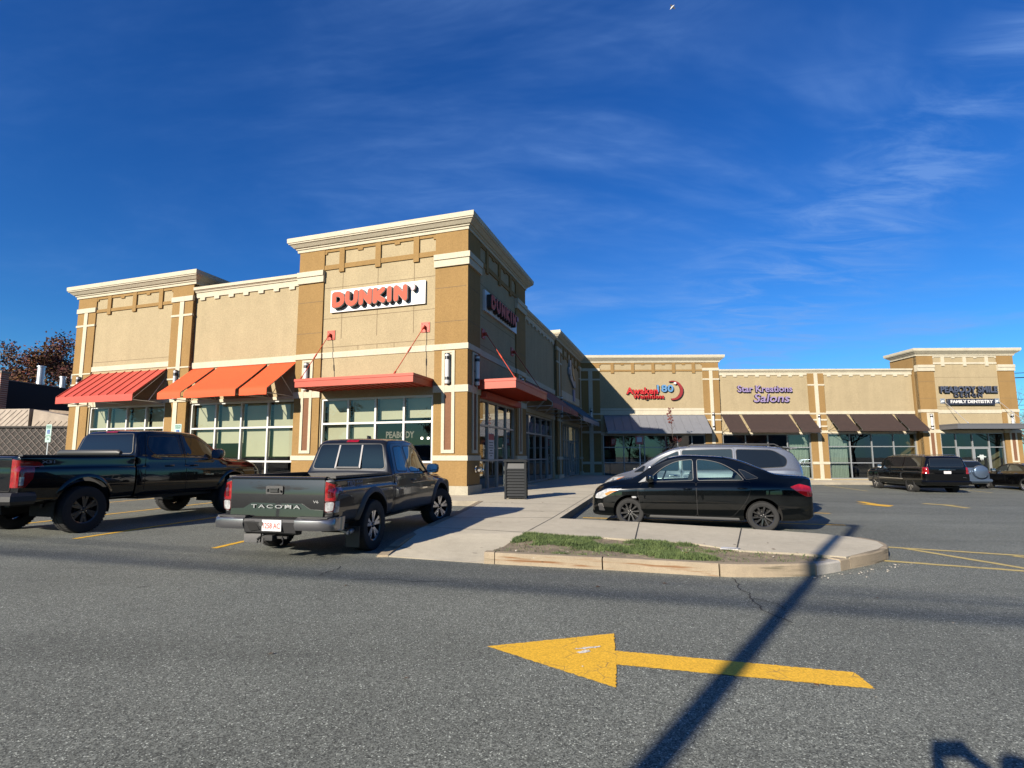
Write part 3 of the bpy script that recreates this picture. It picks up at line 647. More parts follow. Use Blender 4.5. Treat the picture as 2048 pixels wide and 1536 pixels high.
# tower returns and cornice (closed ring)
TB = C0+eF*7.0+(C0+eS*7.2-C0)
sweep([back(FF, 7.0, 0), (C0.x, C0.y, 0), back(FS, 7.2, 0), (TB.x, TB.y, 0)], PROF_L, 9.33, M_WHITE, closed=True)
mb = MB(); q = [Vector(FF(7.0, -.28, 0)[:2]), TB, Vector(FS(7.2, -.28, 0)[:2])]
def wallseg(mb, a, b, th, z0, z1):
    a = Vector(a); b = Vector(b); d = (b-a).normalized(); n = Vector((d.y, -d.x))*-th
    mb.prism([(a.x, a.y, z0), (b.x, b.y, z0), (b.x+n.x, b.y+n.y, z0), (a.x+n.x, a.y+n.y, z0)], (0, 0, z1-z0))
wallseg(mb, q[1], q[0], .3, 6.9, 9.36); wallseg(mb, q[2], q[1], .3, 6.9, 9.36); mb.build('parapet', M_MUS, plaza)
# windows
qv = lambda a, b, n: [a+(b-a)*i/n for i in range(1, n)]
v3 = qv(o3[0], o3[1], 4)
w = window(FF, *o3, v3, (1.23, 2.62), M_FRW, M_GLF, blinds=[(v3[1]+.05, v3[2]-.04, .55, 3.5), (v3[2]+.06, o3[1]-.08, .55, 3.5), (o3[0]+.06, v3[0]-.05, 2.78, 3.5), (v3[0]+.05, v3[1]-.05, 2.74, 3.5)], t=.07)
t = MB(FF); add_text(t, 'PEABODY', lambda a, b, c: (2.55-a, -.115+c, 2.18+b), (1.12, .24), .001, 0, 0, offset=.03); add_text(t, 'RUNS ON', lambda a, b, c: (2.82-a, -.115+c, 1.94+b), (.56, .11), .001, 0, 0, offset=.02)
lp = MB(); [lp.lathe([(0, -.05), (.035, -.035), (.05, 0), (.035, .035), (0, .05)], FF(s_, -2., 2.12), (0, 0, 1), 12) for s_ in (2.35, 2.62)]; lp.build('pendant_lamp', mat('lit_lamp', (.8, .8, .75), .5, emis=(1, .92, .8, 3.)), plaza, smooth=60)
lp = MB(); [lp.tube([FF(s_, -2., 2.16), FF(s_, -2., 3.6)], .008, 5) for s_ in (2.35, 2.62)]; lp.build('lamp_cord', M_BLKM, plaza)
lp = MB(FF); lp.box((1.6, -2.9, .16), (5.4, -2.3, 1.15)); lp.build('service_counter', mat('counter_brown', (.12, .06, .035), .6), plaza)
lp = MB(FF); lp.box((2.9, -4.28, 1.9), (5.6, -4.2, 2.8)); lp.build('menu_board', mat('menu_board', (.25, .12, .08), .6), plaza)
t.build('window_lettering', mat('grey_vinyl', (.07, .068, .06), .6), w)
v2 = qv(o2[0], o2[1], 4)
window(FFr, *o2, v2, (1.23, 2.55), M_FRW, M_GLF, blinds=[(v2[i-1]+.06 if i else o2[0]+.09, (v2[i] if i < 3 else o2[1])-.08, zb, 3.5) for i, zb in ((0, 1.42), (1, 1.42), (2, 1.95), (3, 1.95))], t=.07)
v1 = qv(o1[0], o1[1], 4)
window(FF, *o1, v1, (1.23, 2.62), M_FRW, M_GLF, blinds=[(v1[i-1]+.06 if i else o1[0]+.09, (v1[i] if i < 3 else o1[1])-.08, .7, 3.5) for i in range(4)], t=.07)
for o_, m_ in ((o3, FF), (o2, FFr), (o1, FF)):
    mb = MB(m_); mb.box((o_[0]-.02, -.05, WIN-.12), (o_[1]+.02, .03, WIN)); mb.build('sill', M_BASE, plaza)
# awnings, canopy
awning_metal(FF, 13.62, 18.02, 5.09, 1.42, 3.88, 3.62, M_CORAL, 9, 'coral standing seam metal awning at the left end', seam_m=None)
for i, (a, b, l) in enumerate(((11.15, 12.32, 'left'), (8.51, 10.97, 'middle and widest'), (7.1, 8.33, 'right'))):
    awning_canvas(FFr, a, b, 5.04, 1.52, 3.87, 3.62, M_ORANGE, f'{l} of the three orange canvas awnings', mfr=mat('cream_bar', (.6, .5, .4), .5))
canopy(FF, 1.25, 5.82, 1.5, 3.80, 4.09, M_CANO, (5.47, 1.56), 'flat coral metal canopy over the front window', zp=5.95, tips=(5.68, 2.0))

# ---------- side (s grows away from the corner)
oa = (1.2, 5.64, .16, 3.52); ob = (7.2, 13.4, .16, 3.52); oc = (15.6, 21.2, .16, 3.45)
wallmass(FS, 0.3, 7.2, Z0, 9.36, [oa], M_TAN)
tower_pier(FS, 0.0, 1.15, Z0, 9.3595, frame=.6, corner=True); tower_pier(FS, 5.7, 7.2, Z0, 9.36, frame=6.2)
frieze(FS, 1.15, 5.7, 9.34, (1.95, 3.43, 4.9), M_MUS, bar=.18, drop=.82)
joints(FS, [(1.15, 5.7, 7.8), (1.15, 5.7, 6.6), (1.15, 5.7, 5.49)], [])
lintel(FS, 1.15, 5.7, 5.08, 5.30, .03)
def FSr(s, d, z): return FS(s, d-.12, z)
wallmass(FS, 7.2, 14.0, Z0, 8.1, [ob], M_TAN, -.45, -.12)
mb = MB(FSr); mb.box((7.2, -.3, 8.1), (14.0, 0, 8.45)); mb.build('parapet', M_TAN, plaza)
dentils(FSr, 7.2, 14.0, 8.2, 9); sweep([FSr(7.2, 0, 0), FSr(14.0, 0, 0)], PROF_S, 8.2, M_WHITE); lintel(FSr, 7.2, 14.0, 5.05, 5.3, .05); lintel(FSr, 7.2, 14.0, 3.55, 3.75, .04)
wallmass(FS, 14.0, 22.3, Z0, 8.38, [oc], M_TAN)
ZB = [(7.75, 7.96), (7.0, 7.1), (4.9, 4.97), (4.4, 4.47), (3.5, 3.64), (1.25, 1.42)]
cross_pier(FS, 14.0, 15.3, Z0, 8.38, ZB); cross_pier(FS, 21.5, 22.28, Z0, 8.38, ZB, sconce=False)
frieze(FS, 15.3, 21.5, 8.36, (16.1, 17.4, 18.6, 19.8, 21.0), M_MUS, bar=.15, drop=.7); lintel(FS, 15.3, 21.5, 5.0, 5.5, .035); lintel(FS, 15.3, 21.5, 3.45, 3.7, .04)
va = qv(oa[0], oa[1], 4)
wa = window(FS, *oa, va, (1.28, 2.56), M_FRG, M_GLS, t=.07)
t = MB(FS); t.box((2.42, -.095, 1.3), (3.12, -.09, 2.3)); po = t.build('window_poster', mat('white_paper', (.66, .66, .68), .7), wa)
t = MB(FS); t.box((2.45, -.09, 2.05), (3.1, -.087, 2.28)); t.build('poster_heading', mat('red_print', (.55, .1, .09), .7), po)
t = MB(FS)
for i, (w_, s_) in enumerate(((.5, 'NOW HIRING'), (.46, 'ALL SHIFTS'), (.4, 'APPLY INSIDE'))): pass
for i in range(6):
    z = 1.95-.1*i; w_ = (.5, .42, .52, .3, .5, .22)[i]; t.box((2.77-w_/2, -.09, z-.02), (2.77+w_/2, -.0885, z+.015))
t.build('poster_print', mat('dark_print', (.08, .08, .09), .7), po)
vb = [8.45, 9.7, 10.95, 12.2]
window(FSr, *ob, vb, (1.28, 2.56), M_FRG, M_GLS, t=.07, skip=[(12.2, 13.4, 0, 1.5)])
door(FSr, 12.25, 13.33, .2, 2.5, M_FRG, M_GLS)
vc = [16.3, 17.0, 17.75, 19.55, 20.4]
window(FS, *oc, vc, (1.28, 2.45), M_FRG, M_GLS, t=.07, skip=[(17.75, 19.55, 0, 1.5)])
door(FS, 17.8, 19.5, .2, 2.4, M_FRG, M_GLS, leafs=2)
canopy(FS, .82, 5.35, 1.5, 3.78, 4.12, M_CANO, (1.6, 5.2), 'flat coral metal canopy over the side window', zp=5.95, tips=(1.2, 5.0))
mb = MB(FS); mb.box((1.2, .0, 3.52), (5.64, .28, 3.75)); mb.build('canopy_soffit', M_CANO, plaza)
for a, b in ((7.35, 9.4), (9.5, 11.5), (11.6, 13.7)): awning_canvas(FSr, a, b, 5.04, 1.42, 3.95, 3.68, M_DKRED, None)
awning_metal(FS, 14.9, 21.45, 4.9, 1.4, 3.8, 3.55, M_BLUEA, 12, 'blue grey metal awning near the inner corner')
# fire department connection and small fixtures
f2 = MB(); f2.lathe([(.0, .0), (.12, .0), (.12, .03), (.07, .04), (.07, .16), (.095, .17), (.095, .23), (.0, .24)], FS(.72, .06, .98), (nS.x, nS.y, 0), 18)
f2.tube([FS(.72, .2, .98), FS(.9, .26, .95)], .05, 10); f2.tube([FS(.72, .2, .98), FS(.55, .26, .95)], .05, 10)
f2.build('fire_connection', M_CHROME, plaza, smooth=40)
# ---------- far wing (s grows to the right)
oA = (1.56, 8.95, -.15, 3.0); oS = (10.25, 16.55, -.15, 3.05); oD = (17.78, 24.05, -.15, 3.1); oP = (25.38, 29.8, -.15, 3.1)
wallmass(FW, 0, 10.12, -1, 8.3795, [oA], M_TAN)
ZW = [(7.72, 7.92), (7.03, 7.14), (4.48, 4.58), (4.04, 4.14), (3.12, 3.28), (.88, 1.06)]
cross_pier(FW, 8.95, 10.12, -1, 8.379, ZW, zo=-.38, mid=.24); cross_pier(FW, .02, 1.4, -1, 8.379, ZW, zo=-.1, mid=.3)
frieze(FW, 1.4, 8.95, 8.36, (2.35, 3.85, 5.35, 6.85, 8.3), M_MUS, bar=.13, drop=.68)
lintel(FW, 1.4, 8.95, 4.46, 4.95, .04); joints(FW, [(1.4, 8.95, 4.78)], [], d=.04); lintel(FW, 1.4, 8.95, 3.0, 3.2, .04)
B3 = FS(14.0, -5, 0); A2 = FW(10.2, -5, 0)
sweep([B3, FS(14.0, 0, 0), (IC.x, IC.y, 0), FW(10.12, 0, 0), A2], PROF_L, 8.34, M_WHITE)
mb = MB(FS); mb.box((14.0, -5, 6.9), (14.3, -.3, 8.38)); mb.build('parapet', M_MUS, plaza)
mb = MB(FW); mb.box((9.82, -5, 6.9), (10.12, -.3, 8.38)); mb.build('parapet', M_MUS, plaza)
def FWr(s, d, z): return FW(s, d-.1, z)
wallmass(FW, 10.12, 24.1, -1, 7.55, [oS, oD], M_TAN, -.4, -.1)
mb = MB(FWr); mb.box((10.12, -.3, 7.55), (24.1, 0, 7.8)); mb.build('parapet', M_TAN, plaza)
sweep([FWr(10.14, 0, 0), FWr(24.1, 0, 0)], PROF_S, 7.5, M_WHITE); dentils(FWr, 10.14, 16.55, 7.5, 8); dentils(FWr, 17.75, 24.1, 7.5, 8)
ZX = [(6.59, 6.70), (4.48, 4.60), (4.03, 4.14), (3.56, 3.67), (3.12, 3.31), (.88, 1.06)]
cross_pier(FWr, 16.58, 17.75, -1, 7.5, ZX, zo=-.52, mid=.26, top=7.5)
lintel(FWr, 10.14, 16.58, 4.5, 4.72, .05); lintel(FWr, 17.75, 24.1, 4.5, 4.72, .05); lintel(FWr, 10.14, 16.58, 3.05, 3.2, .04); lintel(FWr, 17.75, 24.1, 3.1, 3.22, .04)
def FWt(s, d, z): return FW(s, d+.4, z)
wallmass(FWt, 24.15, 30.95, -1, 8.7, [oP], M_TAN)
tower_pier(FWt, 24.15, 25.3, -1, 8.7, frame=24.75, zo=-.5); tower_pier(FWt, 29.8, 30.95, -1, 8.7, frame=30.36, zo=-.5)
frieze(FWt, 25.3, 29.8, 8.68, (26.0, 27.55, 29.1), M_WHITE, bar=.13, drop=.62); lintel(FWt, 25.3, 29.8, 4.5, 4.75, .035); joints(FWt, [(25.3, 29.8, 7.1), (25.3, 29.8, 4.98)], [])
lintel(FWt, 25.3, 29.8, 3.1, 3.3, .035)
TQ = [FWt(24.15, -2.3, 0), FWt(24.15, 0, 0), FWt(30.95, 0, 0), FWt(30.95, -2.3, 0)]
sweep(TQ, PROF_L, 8.66, M_WHITE, closed=True)
mb = MB(FWt); mb.box((24.152, -2.3, -1), (24.4, -.281, 8.699)); mb.build('wall', M_MUS, plaza); mb = MB(FWt); mb.box((30.65, -14, -1), (30.948, -.281, 6.9)); mb.build('wall', M_TAN, plaza); mb = MB(FWt); mb.box((30.66, -2.3, 6.9), (30.949, -.281, 8.699)); mb.box((24.15, -2.6, 6.6), (30.95, -2.3, 8.7)); mb.build('parapet', M_MUS, plaza)
window(FW, *oA, [3.05, 4.55, 6.1, 6.95, 8.0], (1.0, 2.1), M_FRG, M_GLW, t=.06, blinds=())
t = MB(FW); t.box((2.15, -.09, 2.25), (2.5, -.085, 2.75)); t.build('window_poster', mat('red_print', (.55, .1, .09), .7), plaza)
t = MB(FW); add_text(t, '17', lambda a, b, c: (2.32+a, -.08+c, 2.52+b), (.2, .3), .001, 0, 0, offset=.03); t.build('poster_print', mat('white_paper', (.66, .66, .68), .7), plaza)
window(FWr, *oS, [11.9, 13.5, 14.9], (.98, 2.1), M_FRG, M_GLW, t=.06, curtains=[(15.0, 16.5, -.1, 3.0)], skip=[(13.5, 14.9, -1, 1.5)])
door(FWr, 13.5, 14.9, -.15, 2.05, M_FRG, M_GLW)
window(FWr, *oD, [19.35, 20.9, 22.45], (.98, 2.15), M_FRG, M_GLW, t=.06, curtains=[(17.85, 19.3, -.1, 3.05)])
window(FWt, *oP, [26.45, 27.6, 28.75], (2.1,), M_FRG, M_GLW, t=.06, skip=[(26.45, 28.75, -1, .5)])
door(FWt, 26.5, 28.7, -.15, 2.06, M_FRG, M_GLW, leafs=2)
# tooth emblem decal on the dentist door
t = MB(FWt); pts = [(-.3, .1), (-.16, .12), (-.12, .22), (0, .19), (.12, .22), (.16, .12), (.3, .1), (.3, .04), (.14, .03), (.1, -.12), (.05, -.2), (.02, -.06), (-.02, -.06), (-.05, -.2), (-.1, -.12), (-.14, .03), (-.3, .04)]
t.prism([(28.15+a, -.075, 1.35+b) for a, b in pts], (0, .003, 0)); t.build('door_decal', mat('frosted_decal', (.6, .66, .66), .6), plaza)
awning_metal(FW, 1.66, 8.95, 4.44, 1.25, 3.22, 3.05, M_GREYM, 12, 'grey standing seam metal awning by the inner corner')
n_ = 0
for a, b in ((10.2, 11.5), (11.68, 15.05), (15.24, 16.56), (17.8, 19.2), (19.42, 22.45), (22.63, 24.05)):
    awning_canvas(FWr, a, b, 4.49, 1.3, 3.32 if a < 17 else 3.38, 3.11 if a < 17 else 3.2, M_BROWNC, None)
canopy(FWt, 25.35, 30.3, 1.55, 3.32, 3.68, M_CANG, (25.75, 29.55), 'grey metal canopy over the dentist entrance', zp=5.38, mr_=M_STEEL, tips=(26.2, 30.1))
# roofs, floors, back walls, interior shell
mb = MB()
def poly_prism(mb, pts, z0, z1, m=0): mb.prism([(p[0], p[1], z0) for p in pts], (0, 0, z1-z0), m)
BK = 14.0
F_L = FF(19.3, -.1, 0); F_LB = FF(19.3, -BK, 0)
rf = [FF(19.25, -.25, 0), FF(.25, -.25, 0), FS(22.3, -.25, 0), FS(22.3, -BK, 0), FF(BK, -BK-1, 0), FF(19.25, -BK-1, 0)]
poly_prism(mb, rf, 6.9, 7.1)
poly_prism(mb, [FW(-3, -.25, 0), FW(30.7, -.25, 0), FW(30.7, -BK, 0), FW(-3, -BK, 0)], 6.905, 7.095)
mb.build('roof', M_ROOF, plaza)
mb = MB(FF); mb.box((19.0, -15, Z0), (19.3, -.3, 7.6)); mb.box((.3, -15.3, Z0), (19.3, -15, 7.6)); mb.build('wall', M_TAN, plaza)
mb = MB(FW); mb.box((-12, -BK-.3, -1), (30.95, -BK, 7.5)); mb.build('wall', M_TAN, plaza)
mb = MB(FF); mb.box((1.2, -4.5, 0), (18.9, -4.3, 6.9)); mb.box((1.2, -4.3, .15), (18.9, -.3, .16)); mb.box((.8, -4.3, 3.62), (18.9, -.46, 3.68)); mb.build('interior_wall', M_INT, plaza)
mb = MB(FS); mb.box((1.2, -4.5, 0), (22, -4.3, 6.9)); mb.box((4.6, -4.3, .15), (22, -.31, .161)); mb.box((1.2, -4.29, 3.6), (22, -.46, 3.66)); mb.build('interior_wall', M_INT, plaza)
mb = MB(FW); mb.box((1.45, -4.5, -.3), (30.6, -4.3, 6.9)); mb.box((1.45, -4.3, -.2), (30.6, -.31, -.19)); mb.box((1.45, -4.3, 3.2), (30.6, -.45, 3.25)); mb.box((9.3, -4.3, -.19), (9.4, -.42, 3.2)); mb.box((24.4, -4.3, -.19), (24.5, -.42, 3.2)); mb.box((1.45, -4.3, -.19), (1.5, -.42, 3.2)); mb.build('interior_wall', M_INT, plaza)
# salon screens and counter behind the far windows, desk of the weight clinic
mb = MB(FW); mb.box((1.7, -.9, -.15), (5.9, -.86, 1.25)); mb.build('window_screen', mat('screen_film', (.25, .28, .28), .8), plaza)

# ================================================================== signs (things of their own)
M_LETO = mat('coral_letter', (.64, .095, .045), .6, spec=.2); M_LETK = mat('letter_return', (.018, .012, .012), .5); M_LETP = mat('pink_letter', (.75, .22, .32), .45); M_BOARD = mat('white_sign_board', (.80, .80, .80), .45)
M_LETO2 = mat('coral_letter_trim', (.22, .05, .03), .45)
def stadium(a, b, r, n=7):
    a = Vector(a); b = Vector(b); d = b-a; ang = math.atan2(d.y, d.x) if d.length > 1e-6 else 0; out = []
    for i in range(n+1): t = ang-math.pi/2+math.pi*i/n; out.append((b.x+r*math.cos(t), b.y+r*math.sin(t)))
    for i in range(n+1): t = ang+math.pi/2+math.pi*i/n; out.append((a.x+r*math.cos(t), a.y+r*math.sin(t)))
    return out
def arc(cx, cy, rx, ry, a0, a1, n=7): return [(cx+rx*math.cos(R(a0+(a1-a0)*i/n)), cy+ry*math.sin(R(a0+(a1-a0)*i/n))) for i in range(n+1)]
GL = {'D': ([[(0, 0), (0, 1), (.4, 1)]+arc(.4, .5, .6, .5, 90, -90, 9)+[(0, 0)]], .62), 'U': ([[(0, 1), (0, .42)]+arc(.5, .42, .5, .42, 180, 360, 9)+[(1, 1)]], .60), 'N': ([[(0, 0), (0, 1), (1, 0), (1, 1)]], .60), 'K': ([[(0, 0), (0, 1)], [(.95, 1), (.1, .47), (1, 0)]], .56), 'I': ([[(0, 0), (0, 1)]], 0.)}
def dunkin_sign(fr, flip, s_left, W, z0, H, label):
    """flip=-1: s runs against the reading direction"""
    X = lambda a: s_left+flip*a
    bs = sorted((X(0), X(W)))
    c = fr(X(W/2), 0, z0); t = thing('wall_sign', (c[0], c[1], c[2]), label, 'shop sign', 'coral doughnut shop signs on the tower')
    mb = MB(fr); mb.box((bs[0], .0, z0), (bs[1], .09, z0+H)); mb.build('sign_board', M_BOARD, t)
    k = 0; x = .175*W/3.94*.9+.02; hh = .41*H/.85; r = .088*H/.85; yb = .215*H/.85
    sc = H/.85
    def letter(strokes, x0, w, ms, y0=yb, h=hh, rr=r, d0=.09):
        nonlocal k
        mb = MB(fr)
        for st in strokes:
            for a, b in zip(st, st[1:]):
                a = (x0+a[0]*w, y0+a[1]*h); b = (x0+b[0]*w, y0+b[1]*h); k += 1
                for rad, dep, mi in ((rr+.018*sc, .26, 1), (rr, .275, 0)):
                    pg = stadium(a, b, rad); e = .0006*(k % 9)
                    mb.prism([(X(p[0]), .088, z0+p[1]) for p in pg], (0, dep-.088+e, 0), 1, None)
                    # front cap gets its own colour
                    mb.m[len(mb.m)-len(pg)-1] = mi; mb.m[len(mb.m)-len(pg)-2] = 1
        mb.build('letter', ms, t)
    for ch, cx in zip('DUNKIN', (.46, 1.03, 1.61, 2.18, 2.60, 3.05)):
        st, w = GL[ch]; w = w*.60*sc
        letter(st, cx*W/3.94-w/2, w, [M_LETO, M_LETK])
    letter([[(0, 1), (.0, .8)]], 3.54*W/3.94, .1, [M_LETP, M_LETK], h=hh*1.0, rr=r*.85); 
    return t
dunkin_sign(FF, -1, 5.49, 3.94, 6.80, .85, 'white board with raised coral DUNKIN\' letters, sunlit above the front canopy')
dunkin_sign(FS, 1, 1.55, 4.1, 6.84, .80, 'white board with raised DUNKIN\' letters on the shaded side of the tower')
M_RED = mat('red_letter', (.62, .03, .03), .4); M_REDR = mat('red_return', (.14, .008, .01), .4); M_BLU = mat('blue_letter', (.14, .32, .58), .4); M_WHL = mat('white_letter', (.82, .82, .82), .4); M_DRED = mat('dark_red_letter', (.33, .03, .03), .4); M_BLK = mat('black_return', (.02, .02, .022), .4)
def sign(fr, s, z, label): c = fr(s, 0, z); return thing('wall_sign', c, label, 'shop sign')
t = sign(FW, 5.3, 5.9, 'red and blue AWAKEN180 WEIGHTLOSS letters with a red crescent swoosh')
def ltr(t, s, pl, fit, ext, mf, ms, off=.02, shear=0., fr=FW, spacing=1.):
    mb = MB(fr); s0, z0 = pl
    add_text(mb, s, lambda a, b, c: (s0+a, .02+ext+c, z0+b), fit, ext, 0, 1, offset=off, shear=shear, spacing=spacing); mb.build('lettering', [mf, ms], t)
ltr(t, 'Awaken', (4.46, 6.23), (2.3, .5), .08, M_RED, M_REDR, .03, spacing=1.05); ltr(t, 'Weightloss', (4.92, 5.76), (2.25, .42), .08, M_RED, M_REDR, .02, spacing=1.08); ltr(t, '180', (6.15, 6.4), (1.2, .54), .07, M_BLU, M_BLK, .03, spacing=1.06)
mb = MB(FW); mb.prism([(6.88+.09*math.cos(R(a)), .02, 6.78+.09*math.sin(R(a))) for a in range(0, 360, 30)], (0, .16, 0)); mb.build('degree_dot', M_WHL, t)
mb = MB(FW); out = arc(6.72, 6.25, .72, .72, 110, -100, 18); inn = arc(6.62, 6.27, .62, .62, -95, 105, 18); pts = [(a, b) for a, b in out+inn]
mb.prism([(a, .02, b) for a, b in pts], (0, .15, 0), 1, 0); mb.build('swoosh', [M_DRED, M_REDR], t)
t = sign(FW, 13.4, 5.5, 'lavender STAR KREATIONS SALONS letters above the brown awnings'); M_LAV = mat('lavender_letter', (.36, .28, .50), .4); M_LAVR = mat('lavender_return', (.03, .015, .02), .4)
ltr(t, 'Star Kreations', (13.4, 6.36), (3.95, .5), .08, M_LAV, M_LAVR, .02, fr=FWr); ltr(t, 'Salons', (13.85, 5.68), (2.6, .62), .08, M_LAV, M_LAVR, .015, shear=.2, fr=FWr)
t = sign(FWt, 27.6, 5.2, 'dark PEABODY SMILE DESIGN letters over a navy FAMILY DENTISTRY box'); M_NAVY = mat('navy_sign', (.03, .035, .06), .4); M_SLATE = mat('slate_letter', (.085, .10, .15), .4)
ltr(t, 'PEABODY SMILE', (27.55, 6.2), (4.0, .48), .09, M_SLATE, M_BLK, .035, fr=FWt); ltr(t, 'DESIGN', (27.5, 5.79), (1.95, .26), .07, M_SLATE, M_BLK, .02, fr=FWt, spacing=1.35)
mb = MB(FWt); mb.box((26.0, .0, 5.1), (29.25, .2, 5.52)); bx = mb.build('sign_box', M_NAVY, t)
ltr(t, 'FAMILY DENTISTRY', (27.62, 5.32), (2.95, .23), .01, M_WHL, M_WHL, .035, fr=lambda s, d, z: FWt(s, d+.19, z))
# pale shop emblem on the shaded side wall
t = thing('wall_sign', FS(19.0, 0, 6.0), 'pale blue and gold emblem sign with a small hanging plate on the shaded side wall', 'shop sign')
mb = MB(FS); mb.prism([(a, .02, b) for a, b in ((17.6, 7.75), (18.1, 7.8), (18.15, 7.2), (18.5, 6.95), (19.0, 6.7), (19.5, 6.5), (19.6, 6.15), (19.0, 6.05), (18.4, 6.3), (17.9, 6.5), (17.4, 6.8), (17.35, 7.15), (17.65, 7.3))], (0, .12, 0)); mb.build('emblem', mat('pale_blue_sign', (.30, .36, .42), .5), t)
mb = MB(FS); mb.prism([(a, .14, b) for a, b in ((18.15, 7.55), (18.4, 7.5), (18.9, 6.9), (19.2, 6.6), (18.9, 6.5), (18.3, 6.9))], (0, .05, 0)); mb.build('emblem_panel', mat('gold_sign', (.52, .33, .14), .5), t)
mb = MB(FS); mb.prism([(a, .14, b) for a, b in ((17.5, 7.1), (17.95, 7.12), (18.0, 6.7), (17.6, 6.72))], (0, .04, 0)); mb.build('emblem_panel', mat('teal_sign', (.18, .34, .40), .5), t)
mb = MB(FS); mb.box((18.95, .03, 5.15), (19.45, .12, 5.95)); mb.build('plate', mat('lilac_sign', (.38, .36, .50), .5), t)
# ================================================================== vehicles (built at the origin, +Y forward, then moved)
def paint(name, c, rough=.25, metal=.0, coat=1., flake=0):
    m = mat(name, c, rough=rough, metal=metal, coat=coat*.85, spec=.08)
    nt = m.node_tree; b = nt.nodes['Principled BSDF']; L = nt.links
    # road dust: duller low down, faint film everywhere
    tc = nt.nodes.new('ShaderNodeTexCoord'); sp = nt.nodes.new('ShaderNodeSeparateXYZ'); L.new(tc.outputs['Object'], sp.inputs[0])
    n = nt.nodes.new('ShaderNodeTexNoise'); n.inputs['Scale'].default_value = 3; n.inputs['Detail'].default_value = 6; L.new(tc.outputs['Object'], n.inputs['Vector'])
    k = nt.nodes.new('ShaderNodeMapRange'); L.new(sp.outputs['Z'], k.inputs['Value']); k.inputs['From Min'].default_value = .25; k.inputs['From Max'].default_value = .75; k.inputs['To Min'].default_value = .02; k.inputs['To Max'].default_value = .0
    q = nt.nodes.new('ShaderNodeMath'); q.operation = 'MULTIPLY'; L.new(k.outputs[0], q.inputs[0]); L.new(n.outputs['Fac'], q.inputs[1])
    mx = nt.nodes.new('ShaderNodeMix'); mx.data_type = 'RGBA'; L.new(q.outputs[0], mx.inputs['Factor']); mx.inputs['A'].default_value = (*(x*(K if metal < .5 else 1) for x in c), 1); mx.inputs['B'].default_value = (.11, .10, .08, 1)
    L.new(mx.outputs['Result'], b.inputs['Base Color'])
    q2 = nt.nodes.new('ShaderNodeMath'); q2.operation = 'MULTIPLY_ADD'; L.new(q.outputs[0], q2.inputs[0]); q2.inputs[1].default_value = 2.5; q2.inputs[2].default_value = .02; L.new(q2.outputs[0], b.inputs['Coat Roughness'])
    return m
M_TYRE = mat('tyre_rubber', (.013, .013, .013), .85, var=.2, vscale=20, bump=.2, bscale=80); M_WELL = mat('wheel_well', (.008, .008, .008), .95); M_PLAST = mat('black_plastic', (.022, .022, .024), .55, bump=.1, bscale=300)
M_CGL = glass_mat('privacy_glass', f0=.055, opaque=(.006, .008, .009)); M_CGT = glass_mat('clear_car_glass', tint=(.72, .86, .82), f0=.06); M_CGW = glass_mat('windscreen_glass', f0=.08, opaque=(.02, .028, .028))
M_TAIL = mat('red_lens', (.33, .004, .008), .12, coat=1., var=.35, vscale=18); M_TAILD = mat('dark_red_lens', (.10, .002, .004), .15, coat=1.); M_CLEAR = mat('clear_lens', (.45, .46, .47), .08, coat=1., var=.5, vscale=26); M_AMB = mat('amber_lens', (.75, .22, .02), .15, coat=1.)
M_SEAM = mat('panel_gap', (.004, .004, .004), .8); M_ALLOY = mat('machined_alloy', (.62, .62, .63), .22, metal=.9); M_ALLOYK = mat('black_alloy', (.02, .02, .021), .3, coat=.6); M_DARK = mat('brake_dark', (.02, .02, .02), .7)
M_SEAT = mat('dark_upholstery', (.02, .02, .022), .9)

def pchip(xs, ys, q):
    xs = np.array(xs, float); ys = np.array(ys, float); h = np.diff(xs); d = np.diff(ys)/h; n = len(xs); m = np.zeros(n)
    for i in range(1, n-1):
        if d[i-1]*d[i] > 0:
            w1 = 2*h[i]+h[i-1]; w2 = h[i]+2*h[i-1]; m[i] = (w1+w2)/(w1/d[i-1]+w2/d[i])
    m[0] = d[0]; m[-1] = d[-1]
    k = np.clip(np.searchsorted(xs, q)-1, 0, n-2); t = (q-xs[k])/h[k]
    return (2*t**3-3*t**2+1)*ys[k]+(t**3-2*t**2+t)*h[k]*m[k]+(-2*t**3+3*t**2)*ys[k+1]+(t**3-t**2)*h[k]*m[k+1]
def section(zb, w, zsh, zbelt, wb, zt, wt, c):
    return [(0, zb), (w*.86, zb), (w*.955, zb+.035), (w*.985, zb+.14), (w, zb+.5*(zsh-zb)), (w*.99, zsh-.02), (w*.965, zsh+.03), (wb+.012, zbelt-.012), (wb, zbelt),
            (wb+(wt-wb)*.86, zbelt+(zt-c-zbelt)*.90), (wt, zt-c*.75), (wt*.86, zt-c*.25), (0, zt)]
